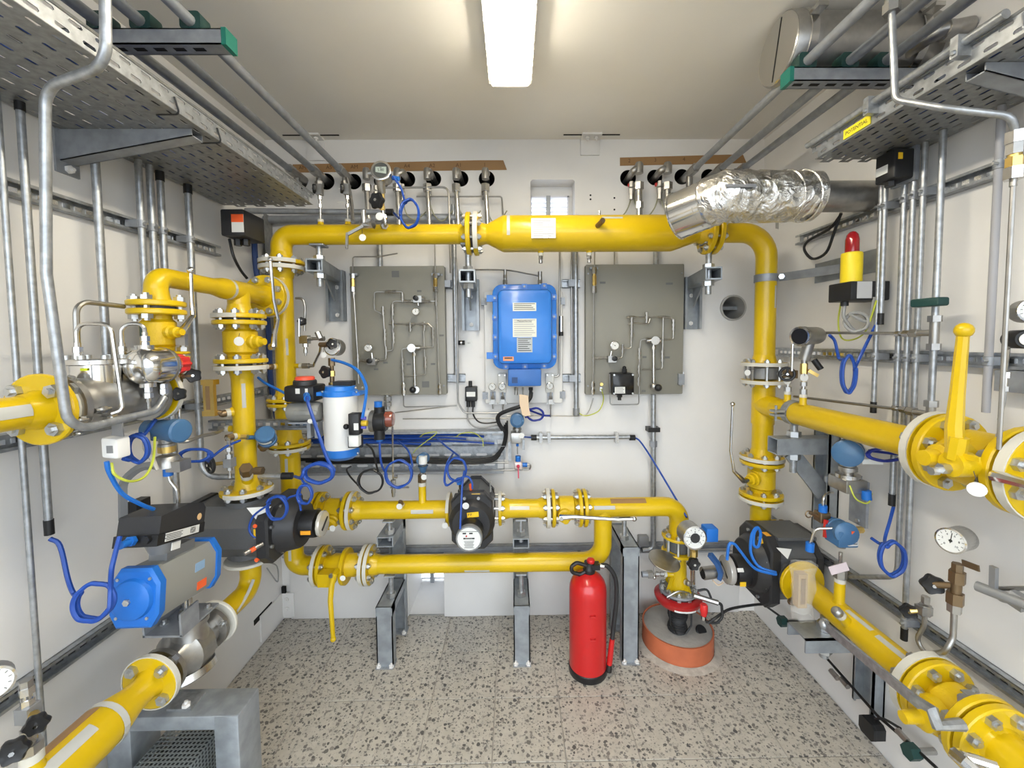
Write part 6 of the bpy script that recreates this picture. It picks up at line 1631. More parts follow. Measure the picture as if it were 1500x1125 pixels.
# ---------------- blue flameproof cabinet on its white plate
t = T('backing_plate', 'white enamelled plate behind the blue cabinet', 'panel', D(766, 510, YB))
a, b = D(709, 427, YB - .03), D(824, 590, YB - .03)
t.p('plate', M().rbox(V((a.x + b.x) / 2, YB - .018, (a.z + b.z) / 2), V((b.x - a.x) / 2, 0, 0), V(0, 0, (a.z - b.z) / 2), V(0, -.012, 0), .003, .003, 1), WHT)
for x in (a.x, b.x):
    for z in (a.z - .05, b.z + .04): t.p('hinge_bracket', M().box((x - .014, YB - .03, z - .018), (x + .014, YB - .001, z + .018)), GALVD)
t = T('control_cabinet', 'bright blue flameproof cabinet with three printed plates on the back wall', 'cabinet', D(768, 480, YB))
YC = 1.985
a, b = D(721, 416.5, YC), D(815.5, 540, YC); c = (a + b) / 2; hw, hh = (b.x - a.x) / 2, (a.z - b.z) / 2
t.p('housing', M().rbox(V(c.x, YB - .03, c.z), V(hw * .94, 0, 0), V(0, 0, hh * .94), V(0, YC - YB + .05, 0), .03, .004, 4), BLU)
t.p('flange_rim', M().rbox(V(c.x, YC + .022, c.z), V(hw, 0, 0), V(0, 0, hh), V(0, -.022, 0), .045, .005, 5), BLU)
t.p('door', M().rbox(V(c.x, YC, c.z - .002), V(hw * .83, 0, 0), V(0, 0, hh * .86), V(0, -.05, 0), .028, .014, 5), BLU, 'raised blue door')
me = mesh('cover_bolt', M().box((-.013, -.013, -.002), (.013, .013, .004)).cyl((0, 0, .004), (0, 0, .011), .0085, n=12), BLU)
me2 = mesh('cover_bolt_socket', M().cyl((0, 0, .0108), (0, 0, .0122), .0055, n=10), GALVD)
for px, py in [(739, 421), (768, 420), (797, 419), (741, 537), (769, 537), (797, 536), (724.5, 437), (725, 465), (725.5, 494), (726, 522), (811.5, 435), (811.5, 464), (811.5, 493), (811.5, 522)]:
    p = D(px, py, YC - .001); q = t.inst('cover_bolt', me, p, (0, -1, 0)); s_ = link('cover_bolt_socket', me2, q)
for py in (437, 521): p = D(717, py, YC); t.p('hinge', M().box(p + V(-.014, .0, -.016), p + V(.016, .026, .016)), BLU)
YD = YC - .05
def plate(x0, y0, x1, y1, m, nm, rows, lab, y=YD):
    a, b = D(x0, y0, y), D(x1, y1, y)
    pl = t.p(nm, M().box((a.x, y - .0016, b.z), (b.x, y - .0002, a.z)), m, lab)
    ln = M(); h = (a.z - b.z)
    for i in range(rows):
        z = a.z - h * (i + .8) / (rows + .6)
        ln.box((a.x + .006, y - .0021, z), (b.x - .006 - .016 * ((i * 5) % 3) / 2, y - .0015, z + h / rows * .32))
    if rows: t.p('plate_print', ln, INK if nm != 'type_plate' else bpy.data.materials['grey_print'], None, pl, 'stuff')
SILV = mat('silver_plate', (.62, .61, .52), .4, .2)
plate(751, 443.5, 785.5, 455.5, SILV, 'rating_plate', 4, 'silver rating plate')
plate(751, 467, 786, 493.5, SILV, 'type_plate', 8, 'silver type plate')
pt = D(768.5, 470.2, YD - .0022); text(t, 'Messumformer', pt, .0115, ex, ez, INK)
plate(757, 494.5, 780, 516, mat('grey_plate', (.42, .44, .44), .45, .2), 'notice_plate', 7, 'grey notice plate')
plate(737, 522.5, 752.5, 528.5, mat('salmon_label', (.85, .33, .15), .5), 'small_label', 1, 'orange label')
yb_ = YC + .02
a, b = D(744, 541, YC - .03), D(793, 565.5, YC - .03)
t.p('terminal_box', M().rbox(V((a.x + b.x) / 2, YB - .03, (a.z + b.z) / 2), V((b.x - a.x) / 2, 0, 0), V(0, 0, (a.z - b.z) / 2), V(0, YC - YB, 0), .006, .004, 2), mat('blue_dark', (.03, .13, .42), .4))
p = D(754, 557, YC - .03); t.p('terminal_mark', M().box(p + V(-.014, -.0002, -.014), p + V(.014, .006, .014)), mat('navy', (.015, .05, .16), .5))
for px in (756, 766, 777.5):
    p = D(px, 567, YC + .02)
    t.p('cable_gland', M().hexn(p - ez * .008, ez, .012 if px != 766 else .006, .014).cyl(p - ez * .01, p - ez * .038, .0085 if px != 766 else .004, n=10), SSD if px != 777.5 else BLK)
for px, py in ((740, 395), (791, 398)):
    p, q = D(px, 419, YC + .03), D(px, py, YC + .03)
    t.p('top_tube', M().cyl(p, q, .0085 if px < 760 else .011, n=10).hexn(p + ez * .02, ez, .013, .018).hexn(p + ez * .045, ez, .011, .014), SSD)
cable('capillary_tube', 'bent steel capillary tube over the top of the blue cabinet', 'tube', [D(690, 395, YB - .03), D(735, 395.5, YB - .05), D(752, 397, YC + .03), D(775, 401.5, YC + .03), D(791, 404.5, YC + .03)], .0042, SSD)
# gauges and valves under the cabinet
for lab, gx, gy, side in (('small round gauge left of the white valve block under the blue cabinet', 721, 566.5, 0), ('small round gauge in front of the left valve block under the blue cabinet', 735.5, 566, 1), ('small round gauge in front of the right valve block under the blue cabinet', 805.5, 565.5, 1)):
    t = T('pressure_gauge', lab, 'gauge', D(gx, gy, YB - .06))
    if side:
        s_ = -1 if gx < 760 else 1
        a, b = D(gx - 6 + s_ * 0, 547, YB - .055), D(gx + 6, 575, YB - .055)
        t.p('valve_block', M().rbox(V((a.x + b.x) / 2, YB - .03, (a.z + b.z) / 2), V((b.x - a.x) / 2, 0, 0), V(0, 0, (a.z - b.z) / 2), V(0, -.025, 0), .003, .002, 1), mat('block_white', (.68, .67, .62), .45))
        for k in (-1, 1): p = D(gx + 4 * k, 549.5, YB - .055); t.p('screw', M().cyl(p, p - ey * .004, .004, n=8), SS)
    g = D(gx, gy, YB - .078); gauge(t, g, (0, -1, 0), .0178, .022, pang=.35 + .1 * side, dial=mat('dial_grey', (.6, .61, .6), .5))
    p = D(gx + 1, 586, YB - .055)
    t.p('isolating_valve', M().hexn(p + ez * .012, ez, .0095, .014).box(p + V(-.01, -.012, -.02), p + V(.01, .01, .004)).cyl(p + ez * .04, p - ez * .045, .0045, n=8), SSD)
    t.p('valve_bracket', M().box(p + V(-.014, .012, -.02), p + V(.014, .03, .04)), GALVD)
    for k in (-1, 1): t.p('valve_foot', M().bar(p + V(k * .008, .012, -.005), p + V(k * .018, .012, -.024), .008, .006, ey), SSD)
    if gx > 730: t.p('drop_tube', M().cyl(p - ez * .04, D(gx + 1, 611 if gx > 780 else 605, YB - .05), .003, n=6), SSD)
# ---------------- vertical wall pipes around the boards
def wallpipe(label, px0, py0, px1, py1, r, y=YB - .03, cat='pipe', extra=(), m=GALV, clips=(), bend=.03, name='wall_pipe'):
    t = T(name, label, cat, D(px1, py1, y))
    t.p('tube', M().tube([D(px0, py0, y)] + [D(a, b, y) for a, b in extra] + [D(px1, py1, y)], r, bend=bend, n=10), m)
    for a, b in clips:
        c = D(a, b, y)
        t.p('strut_clip', channel(M(), c + V(-.045, -y + YB - .001, 0), c + V(.045, -y + YB - .001, 0), -ey, .041, .021), GALV)
        t.p('clip_jaw', M().box(c + V(-.016, -.016, -.017), c + V(.016, .012, .017)), GALVD)
    return t
wallpipe('grey conduit pair member left of the centre bracket, the thicker one', 664, 300, 669, 560, .0125, clips=((656, 416), (668, 554)))
wallpipe('thin tube beside the thick conduit left of the blue cabinet, curving under the cabinet', 668, 380, 735, 605, .0045, YB - .055, extra=((671, 590), (680, 605)), m=SSD)
wallpipe('thick steel conduit with a grey end between the blue cabinet and the right board', 843, 366, 844, 600, .0125, clips=((837, 415), (838, 554)))
wallpipe('thin tube beside the thick conduit right of the blue cabinet', 837, 366, 838, 548, .0048, YB - .02, m=SSD)
t = one('conduit_socket', 'grey plastic end socket of the thick conduit right of the blue cabinet', 'socket', M().cyl(D(844, 598, YB - .03), D(844, 608, YB - .03), .0165, n=12), MGR)
wallpipe('steel tube down the right side of the blue cabinet to the valve block', 820, 366, 811, 552, .0048, YB - .05, extra=((819, 551),), m=SSD)
t = T('sight_glass', 'steel tube sight with a black lower cap, right of the blue cabinet', 'sight tube', D(822, 480, YB - .07))
t.p('sight_body', M().cyl(D(822, 463, YB - .07), D(822, 487, YB - .07), .0105, n=12), SS); t.p('sight_cap', M().cyl(D(822, 486, YB - .07), D(822, 492, YB - .07), .0115, n=12), BLK)
wallpipe('steel pipe behind the header going down behind the left grey board', 556, 356, 557, 394, .0135)
wallpipe('steel pipe behind the vessel going down behind the right grey board', 961, 362, 961, 390, .0135)
wallpipe('thin tube behind the vessel left of the pipe into the right board', 900, 364, 900, 390, .0042, m=SSD)
t = T('pipe_coupling', 'dark coupling at the foot of the left grey board above the round black controller', 'coupling', D(568, 590, YB - .04))
t.p('pipe', M().cyl(D(567, 575, YB - .03), D(568, 600, YB - .04), .0115, n=10), GALV)
for py in (584, 592): t.p('coupling_nut', M().hexn(D(568, py, YB - .04), ez, .019, .02), MGR)
# little connector plate on the wall
t = T('socket_plate', 'small white plate with a black round connector on the wall left of the blue cabinet', 'socket', D(683, 502, YB))
a, b = D(679, 497, YB), D(692, 508, YB); t.p('plate', M().box((a.x, YB - .004, b.z), (b.x, YB, a.z)), LBL)
p = D(672, 502, YB - .02); t.p('connector', M().cyl(p - ex * .02, p + ex * .03, .012, n=10), BLK); t.p('connector_ring', M().cyl(p + ex * .01, p + ex * .018, .0135, n=10), SS)
p = D(686.5, 502.5, YB - .004); text(t, '1S1', p + V(0, -.0005, 0), .012, ex, ez, INK)
# black switch with two tails
t = T('limit_switch_box', 'small black switch box with two black cable tails, left of the white plate', 'switch', D(690, 578, YB))
a, b = D(681, 567, YB - .05), D(698.5, 588, YB - .05); c = (a + b) / 2
t.p('body', M().rbox(V(c.x, YB, c.z), V((b.x - a.x) / 2, 0, 0), V(0, 0, (a.z - b.z) / 2), V(0, -.05, 0), .004, .004, 2), BLK)
t.p('label', M().box(c + V(-.022, -.0012, -.012), c + V(.022, .0, .012)), LBL, 'white label')
t.p('plunger', M().cyl(D(689, 567, YB - .03), D(689, 558, YB - .03), .0095, n=10), BLK)
for px in (686, 693): t.p('gland', M().cyl(D(px, 588, YB - .03), D(px, 596, YB - .03), .01, n=10), BLK)
cable('switch_cable', 'grey cable tail from the small black switch box, left one', 'cable', [D(686, 594, YB - .03), D(685, 612, YB - .03), D(692, 623, YB - .035), D(705, 627, YB - .035), D(730, 623, YB - .03), D(742, 628, YB - .03)], .0042, GRC)
cable('switch_cable', 'black cable tail from the small black switch box, right one', 'cable', [D(693, 594, YB - .03), D(693, 606, YB - .03), D(700, 617, YB - .035), D(712, 620, YB - .035), D(730, 618, YB - .03)], .0042, BLK)
# ---------------- wall trunking with cables on the back wall
t = T('wall_tray', 'galvanised slotted cable tray lying along the back wall below the boards', 'cable tray', D(580, 690, YB))
a, b = D(424, 632, YB - .004), D(738, 687, YB - .004)
nx = int((b.x - a.x) / .082); 
mb = M(); perforated((a.x, YB - .006, b.z), ex, ez, .082, (a.z - b.z) / 4, nx, 4, .03, .0065, mb)
o = t.flat('back_sheet', mb, GALV); solid(o, .0016)
t.p('top_lip', M().box((a.x, YB - .07, a.z + .002), (b.x, YB - .004, a.z + .004)).box((a.x, YB - .07, a.z - .006), (b.x, YB - .068, a.z + .004)), GALV)
t.p('bottom_lip', M().box((a.x, YB - .075, b.z), (b.x, YB - .004, b.z + .002)).box((a.x, YB - .077, b.z), (b.x, YB - .075, b.z + .012)), GALVD)
t.p('end_cover', M().box((b.x, YB - .02, b.z), (b.x + .004, YB - .004, a.z)), TRAYM)
t.p('shelf', M().box((a.x, YB - .05, D(600, 652, YB).z), (D(740, 650, YB).x, YB - .004, D(600, 652, YB).z + .002)), GALV)
random.seed(5)
for i in range(9):
    y = YB - .014 - .008 * (i % 5); py = 634.5 + 1.8 * i; x1 = 575 + (i * 67) % 160; x0 = 428 + (i * 13) % 60
    pts = [D(x0 + (x1 - x0) * k / 5, py + random.uniform(-1.5, 1.5) + (2 if k in (0, 5) else 0), y) for k in range(6)]
    o = cable('tray_cable', ORD[i] + ' blue cable from the top in the back wall tray', 'cable', pts, .004 + .0012 * (i % 3), BLUC, 'blue cables in the back wall tray')
for i in range(4):
    z0 = 671 + i * 2.2
    pts = [D(430 + i * 9, z0 + 1, YB - .05 + .008 * i), D(600, z0, YB - .05), D(705 + 2 * i, z0 + .5, YB - .05), D(730 + 2 * i, 662 - i, YB - .045), D(739 + i * 1.2, 640, YB - .04), D(737 + 2 * i, 625 - 3 * i, YB - .035)]
    cable('tray_cable', ORD[i] + ' black cable from the top along the back wall tray, turning up', 'cable', pts, .0045, BLK, 'black cables on the back wall tray')
for i, (xs, ys) in enumerate(((615, 640), (668, 640), (470, 640))):
    cable('earth_cable', ('thin yellow-green earth wire looping out of the middle of the back wall tray', 'thin yellow-green earth wire looping near the right end of the back wall tray', 'thin yellow-green earth wire behind the white cylinder')[i], 'wire',
          [D(xs, ys, YB - .06), D(xs + 8, ys - 5, YB - .075), D(xs + 25, ys - 6, YB - .075), D(xs + 38 - 40 * (i == 0), ys + 3 + 12 * (i == 0), YB - .08), D(xs + 40 - 50 * (i == 0), ys + 14 + 10 * (i == 0), YB - .08)], .0022, YGC)
# thin horizontal tubes
for lab, pts, r in (('thin steel tube along the lower edge of the back wall tray to the blue-capped valve', [(632, 679), (745, 677.5)], .004),
                    ('thin steel tube just below the back wall tray ending under the blue-capped valve', [(684, 691), (760, 688), (775, 687), (777, 681), (770, 679)], .0038),
                    ('thin steel tube across the wall under the left grey board', [(590, 613.5), (745, 613)], .003),
                    ('long thin tube across the wall from the round controller to the blue transmitter', [(578, 604.5), (668, 594)], .0028) ,
                    ('thin grey tube across the wall below the white plate to the right board', [(742, 609), (806, 609), (850, 609), (862, 603), (869, 583)], .0026)):
    one('capillary_tube', lab, 'tube', M().tube(spline([D(x, y, YB - .03) for x, y in pts], 5) if len(pts) > 3 else [D(x, y, YB - .03) for x, y in pts], r, n=7), SSD)
one('capillary_tube', 'thin steel tube high behind the header, running along the row of wall holes', 'tube', M().tube([D(610, 288, YB - .06), D(735, 288, YB - .06), D(737, 316, YB - .06)], .004, bend=.01, n=7), SSD)
one('capillary_tube', 'thin steel tube behind the header bending down right of the fifth wall fitting', 'tube', M().tube([D(560, 275, YB - .09), D(657, 274, YB - .09), D(660, 400, YB - .09)], .005, bend=.03, n=8), SSD)
# steel conduit bar right of the transmitter
t = T('conduit_bar', 'short horizontal steel conduit with black ends low on the wall right of the blue transmitter', 'conduit', D(855, 641, YB - .03))
t.p('tube', M().cyl(D(785, 641, YB - .025), D(922, 640, YB - .025), .0115, n=12), GALV)
for px in (782, 926): t.p('end_sleeve', M().cyl(D(px - 4, 641, YB - .025), D(px + 4, 641, YB - .025), .0145, n=12), BLK)
for px in (792, 804, 903):
    c = D(px, 641, YB - .025); t.p('saddle_clip', M().box(c + V(-.008, -.014, -.026), c + V(.008, .024, .026)), SS)
# brown tapes over the wall holes
def tape(label, x0, x1, y0, y1, marks):
    a0, a1, b0, b1 = D(x0, y0, YB), D(x0, y1, YB), D(x1, y0 - 7, YB), D(x1, y1 - 4, YB)
    if x0 > 800: b0, b1 = D(x1, y0 - 5, YB), D(x1, y1 - 4, YB)
    t = T('brown_tape', label, 'tape', a1); n = 8; y = YB - .0015
    up = [a0.lerp(b0, i / n) for i in range(n + 1)]; dn = [a1.lerp(b1, i / n) for i in range(n + 1)]
    up[-1] += V(-.006, 0, -.003); dn[-1] += V(.012, 0, 0)
    mb = M(); lo = [V(p.x, y, p.z) for p in up + dn[::-1]]
    mb.add(lo + [p + V(0, .0012, 0) for p in lo], [tuple(range(len(lo)))[::-1], tuple(range(len(lo), 2 * len(lo)))] + [(i, (i + 1) % len(lo), len(lo) + (i + 1) % len(lo), len(lo) + i) for i in range(len(lo))])
    o = t.p('strip', mb, BRN)
    for s, px in marks:
        p = D(px, (y0 + y1) / 2 - 1 - 5 * (px - x0) / (x1 - x0), y - .0004); text(t, s, p, .026, ex, ez, mat('marker', (.12, .06, .025), .6) if 'marker' not in bpy.data.materials else bpy.data.materials['marker'], o)
tape('long strip of brown packing tape with faint marker notes above the left wall holes', 429, 739, 241, 253, [('AM', 443), ('A5', 482), ('AM', 519), ('A7', 560), ('A4', 596), ('A2', 633), ('A1', 672), ('1', 710)])
tape('shorter strip of brown packing tape above the right wall holes', 908, 1090, 231, 243, [('2', 922), ('3', 960), ('4', 1002)])
# ------------------------------------------------------------------ transmitters, gauges, valves, fittings
def transmitter(label, c, ax, R, L, neck, nl, m=BLUT, nm=SSD, module=True, loc=None):
    c = Vector(c); ax = Vector(ax).normalized(); neck = Vector(neck).normalized()
    t = T('transmitter', label, 'transmitter', loc or c)
    t.p('housing', M().lathe(c - ax * L / 2, ax, [(0, R * .8), (.003, R * .97), (L * .25, R * .97), (L * .27, R * .9), (L * .73, R * .9), (L * .75, R), (L - .004, R), (L, R * .86), (L + .001, .001)], 22), m)
    t.p('neck', M().lathe(c + neck * R * .6, neck, [(0, R * .55), (R * .5, R * .52), (R * .55, R * .62), (R * .4 + nl * .5, R * .62), (R * .45 + nl * .5, R * .4), (nl + R * .4, R * .36)], 16), nm)
    return t
def stack(t, a, d, segs, name='fitting', m=SSD):
    """hex and round fittings one after another from a along d: (kind, radius, length, material)"""
    a = Vector(a); d = Vector(d).normalized()
    for k, r, l, mm in segs:
        mb = M()
        if k == 'h': mb.hexn(a + d * l / 2, d, r, l)
        else: mb.cyl(a, a + d * l, r, n=12)
        t.p(name, mb, mm or m); a = a + d * l
    return a
# --- fittings at the wall holes and their hose stubs
GRP = 'pipe fittings at the left wall holes'
for i, (px, pb, w_) in enumerate(((537, 322, 8), (582, 330, 7), (626, 328, 7), (668, 326, 7), (711, 325, 7))):
    y = YB - .07; hx = CIRC[3 + i][0]
    top = D(px + .5 * i * 0, 252, y); x = top.x; hz = CIRC[3 + i][0][1]; hxx = hx[0]
    t = T('wall_fitting', 'steel elbow fitting with a straight tube, at the %s wall hole of the left row' % ('fourth', 'fifth', 'sixth', 'seventh', 'last')[i], 'fitting', (x, YB, top.z), GRP)
    t.p('elbow', M().tube([V(hxx, YB + .06, hz - .004), V(hxx - .006, y - .0, hz + .01), V(x + .01, y - .004, top.z - .008), V(x, y - .004, top.z - .02)], .0155, bend=.02, n=10).lathe((x, y - .004, top.z - .036), ez, [(0, .017), (.04, .018), (.052, .014), (.056, .004)], 14), SSD)
    t.p('union_nut', M().hexn((x, y - .004, D(px, 276, y).z), ez, .022, .034), SS)
    t.p('down_tube', M().cyl((x, y - .004, D(px, 272, y).z), V(D(px + 4, pb, y).x, y - .012, D(px, pb, y).z - (.04 if i else 0)), .0125 if i else .014, n=12), CHR)
    for dz, r in ((.0, .011), (-.03, .0125), (-.055, .011)): t.p('side_union', M().hexn((hxx - .012, y + .015, hz - .055 + dz), ez, r, .022), SSD)
    if i: cable('bleed_hose', 'thin greenish hose sagging below the %s wall fitting' % ('', 'fifth', 'sixth', 'seventh', 'last')[i], 'hose', [(hxx - .012, y + .015, hz - .12), (hxx + .008, y + .01, hz - .19), (hxx + .05, y + .01, hz - .205 - .01 * i % 3), (hxx + .1, y + .03, hz - .17)], .0032, mat('hose_olive', (.3, .3, .2), .5) if i == 1 else bpy.data.materials['hose_olive'])
for i, (px, pb) in enumerate(((936, 316), (978, 306))):
    y = YB - .07; hxx, hz = CIRC[8 + i][0]; x = D(px, 245, y).x; top = D(px, 243, y)
    t = T('wall_fitting', 'steel elbow fitting with a straight tube, at the %s wall hole of the right row' % ('first', 'second')[i], 'fitting', (x, YB, top.z), 'pipe fittings at the right wall holes')
    t.p('elbow', M().tube([V(hxx, YB + .06, hz - .004), V(hxx + .005, y, hz + .005), V(x - .012, y, top.z - .012), V(x, y, top.z - .022)], .0165, bend=.02, n=10).lathe((x, y, top.z - .036), ez, [(0, .02), (.04, .021), (.052, .015), (.056, .004)], 14), SSD)
    t.p('union_nut', M().hexn((x, y, D(px, 273, y).z), ez, .024, .034), SS)
    t.p('down_tube', M().cyl((x, y, D(px, 270, y).z), V(x + .004, y, D(px, pb, y).z - .05), .016, n=12), CHR)
    t.p('lower_nut', M().hexn((x + .003, y, D(px, 301, y).z), ez, .02, .03), SS)
    for dz, r in ((.0, .012), (-.034, .0135), (-.06, .011)): t.p('side_union', M().hexn((x - .03, y + .02, hz - .05 + dz), ez, r, .026), SSD)
    t.p('red_tie', M().cyl((hxx + .002, YB - .02, hz - .036), (hxx + .002, YB - .02, hz - .05), .008, n=8), REDP)
    for k in (0, 1): cable('bleed_hose', ('greenish hose falling left of the %s right-row wall fitting', 'greenish hose falling right of the %s right-row wall fitting')[k] % ('first', 'second')[i], 'hose', [(hxx + .004 + .02 * k, y + .04, hz - .05), (hxx + .004 + .02 * k, y + .04, hz - .12), (hxx - .03 + .08 * k, y + .04, hz - .19), (hxx - .1 + .16 * k, y + .05, hz - .22)], .0036, bpy.data.materials['hose_olive'])
# --- header instruments
for k, lab in (('a', 'slim needle valve standing on the first yellow stub of the header pipe'), ('b', 'slim needle valve standing on the second yellow stub of the header pipe')):
    e = TOPST[k]; t = T('needle_valve', lab, 'valve', e)
    a = stack(t, e, ez, [('c', .004, .05, SS), ('h', .0085, .014, SS), ('c', .005, .02, SS), ('h', .009, .016, SS), ('c', .0055, .03, SSD), ('h', .01, .018, SSD)])
    t.p('valve_body', M().box(a + V(-.012, -.012, -.045), a + V(.012, .012, .0)), SSD)
    knob(t, a + V(-.018, -.01, -.02), (-1, -.4, 0), .019, .014, 5)
    if k == 'b': t.p('round_tag', M().disc(a + V(-.016, -.03, -.085), (0, -.5, 1), .016, .0015, 16, .0003), LBL)
wallpipe('grey conduit along the wall behind the header, from the left tray end', 360, 309, 553, 311, .0125, 1.86, m=GALVD, name='wall_conduit')
t = T('conduit_sleeve', 'black end sleeve of the conduit above the header, where the blue coil leaves', 'sleeve', D(571, 311, 1.85))
t.p('sleeve', M().cyl(D(566, 311, 1.86), D(576, 311, 1.86), .0155, n=12), BLK); t.p('conduit_stub', M().cyl(D(552, 311, 1.86), D(567, 311, 1.86), .0115, n=10), GALVD)
wallpipe('dull strut profile along the back wall behind the header pipe', 362, 322, 690, 319, .02, YB - .03, m=GALVD, cat='rail', name='wall_rail')
# bent lever valve
e = SIDEST['c']; yv = e.y - .05
t = T('ball_valve', 'small steel ball valve with a bent grey lever hanging over the header pipe', 'valve', e)
stack(t, e, (0, -1, .2), [('h', .015, .018, SSD), ('c', .011, .012, SSD)])
c = D(533, 327, yv); t.p('body', M().hexn(c + V(.012, .012, -.002), (1, -.2, 0), .02, .05).cyl(c, c + V(0, 0, .05), .011, n=12).box(c + V(-.005, -.006, -.012), c + V(.03, .018, .014)), SS)
t.p('lever', M().bar(D(532, 331, yv - .015), D(510, 343, yv - .02), .009, .011).bar(D(509, 341, yv - .02), D(508, 361, yv - .02), .009, .01, ey).sph(D(508, 363, yv - .02), .0065, 8), SSD, 'grey bent lever')
t.p('tube', M().tube([D(508, 262, 1.97), D(511, 274, 1.9), D(515, 300, 1.8), D(517, 324, yv)], .0085, bend=.05, n=10), SS)
tagdisc(t, D(530, 334, yv - .01), D(531, 348, yv - .02), .014)
# digital transmitter
e = SIDEST['d']; ydt = e.y - .035
t = T('transmitter', 'stainless pressure transmitter with a round grey display over the header pipe', 'transmitter', e)
q = [e, D(566, 330, ydt), D(562, 318, ydt), D(560, 308, ydt), D(559, 282, ydt - .02), D(558, 268, ydt - .04)]
stack(t, e, q[1] - e, [('h', .015, .02, SSD)])
t.p('stem', M().tube([e, q[1], q[2], q[3]], .0075, bend=.01, n=10), SS)
t.p('stem_nut', M().hexn(q[2] + V(.003, 0, 0), q[3] - q[1], .011, .014), CHR)
t.p('gauge_valve', M().tube([q[3], q[4]], .009, n=10).hexn(q[3].lerp(q[4], .15), q[4] - q[3], .012, .014).hexn(q[3].lerp(q[4], .75), q[4] - q[3], .0125, .03), BRASS, 'brass gauge valve')
kc = D(552, 294, ydt - .05); knob(t, kc, (-.25, -1, 0), .031, .02, 6)
t.p('knob_stem', M().cyl(kc, q[3].lerp(q[4], .5), .0065, n=8), BRASS)
dc = D(558, 250, ydt - .075); fd = V(.02, -1, .12).normalized()
t.p('neck', M().lathe(q[4], q[5] - q[4], [(0, .0165), (.03, .0165), (.032, .021), (.05, .021)], 16), SSD)
t.p('housing', M().lathe(dc - fd * .07, fd, [(0, .024), (.01, .031), (.056, .033), (.06, .037), (.07, .037)], 24), SSD)
h = t.p('bezel', M().lathe(dc - fd * .004, fd, [(0, .0395), (.006, .0395), (.008, .036), (.008, .031), (.002, .03)], 28, cap=False), CHR)
t.p('display', M().disc(dc, fd, .031, .002, 24, .0003), mat('lcd_rim', (.06, .065, .065), .4), None, h)
t.p('lcd', M().obox(dc + fd * .0015, V(.021, 0, 0), fd * .0006, V(0, 0, .014)), mat('lcd_green', (.36, .42, .38), .3), None, h)
rt = ex; text(t, '5.80', dc + fd * .0024 + V(0, 0, .002), .015, ex, ez, INK, h); text(t, 'bar', dc + fd * .0024 + V(0, 0, .011), .006, ex, ez, INK, h)
t.p('cable_gland', M().cyl(dc + V(.034, .04, -.012), dc + V(.06, .035, -.018), .009, n=10), BLUL)
tagdisc(t, q[2] + V(-.012, -.014, .01), D(556, 317, ydt - .045), .0155)
# --- dark junction box below the left tray
t = T('junction_box', 'dark grey junction box with an orange and white label under the left tray end', 'junction box', D(340, 326, 1.62))
a, b = D(322, 306, 1.62), D(358, 345, 1.62); c = (a + b) / 2
t.p('body', M().rbox(V(c.x, 1.75, c.z), V((b.x - a.x) / 2, 0, 0), V(0, 0, (a.z - b.z) / 2), V(0, -.13, 0), .006, .004, 2), DGR2)
t.p('label', M().box(c + V(-.002, -.0012, -.038), c + V(.044, 0, .03)), LBL, 'orange and white label'); t.p('label_band', M().box(c + V(-.002, -.0018, .0), c + V(.044, -.0011, .03)), ORG)
for dx in (-.02, .012): t.p('gland', M().hexn(V(c.x + dx, 1.68, b.z - .012), ez, .014, .026), BLK)
cable('box_cable', 'black cable curving from the dark junction box down behind the yellow tee', 'cable', [D(336, 350, 1.68), D(342, 375, 1.68), D(352, 395, 1.72), D(362, 408, 1.75)], .0055, BLK)
# --- gauge cluster right of the left riser
yg = 1.74
t = T('valve_manifold', 'small steel valve block with a pin lever beside the left riser', 'valve', D(447, 497, yg))
p = D(447, 497, yg); t.p('block', M().box(p + V(-.018, -.016, -.018), p + V(.016, .016, .016)), SS)
stack(t, p - ez * .016, -ez, [('h', .011, .016, SS), ('c', .006, .01, SS), ('h', .008, .016, SSD), ('c', .004, .012, SSD)])
stack(t, p + V(.016, 0, .002), ex, [('h', .009, .014, SSD), ('c', .006, .03, SSD), ('h', .0115, .02, SSD)])
t.p('pin_lever', M().cyl(p + V(-.014, -.02, .012), p + V(-.012, -.02, .085), .0045, n=8), SS); knob(t, p + V(-.008, -.004, .075), (.3, -1, .2), .017, .02, 5)
wallpipe('thin tube arching from the left riser to the small valve block', 433, 437, 446, 485, .0052, 1.76, extra=((444, 437), (447, 450)), m=SSD, bend=.03)
gc = D(487, 508, yg - .03)
t = T('pressure_gauge', 'round steel pressure gauge turned to the left beside the left riser, with a black knob', 'gauge', gc)
gauge(t, gc, (-.15, -1, .1), .036, .045, pang=.3)
a = stack(t, LST1, ex, [('h', .0135, .028, SSD), ('c', .007, .02, SSD)])
t.p('tube', M().tube([a, D(461, 531, YH - .02), D(469, 515, YH - .03), D(470, 505, yg)], .0055, bend=.03, n=8), SS)
t.p('valve_stem', M().hexn(D(474, 505, yg - .03), ex, .012, .03).cyl(D(468, 505, yg - .03), D(486, 505, yg - .05), .008, n=8), BRZ); knob(t, D(486, 504, yg - .06), (.8, -1, 0), .021, .015, 5)
t.p('side_fitting', M().hexn(D(467, 491, yg - .01), (-.4, 0, 1), .012, .03), SSD)
tagdisc(t, D(474, 510, yg - .06), D(474, 520, yg - .06), .0125)
# brass gauge valve above the white actuator
t = T('gauge_valve', 'brass gauge valve with a black star knob above the white and blue actuator', 'valve', D(487, 560, 1.66))
stack(t, D(487, 568, 1.66), ez, [('h', .014, .022, BRASS), ('c', .009, .025, BRZ), ('h', .012, .022, BRASS), ('c', .008, .02, BRZ), ('h', .013, .032, BRZ)])
knob(t, D(476, 545, 1.62), (-.3, -1, 0), .024, .016, 5); t.p('knob_stem', M().cyl(D(477, 545, 1.64), D(487, 546, 1.66), .007, n=8), BRZ)
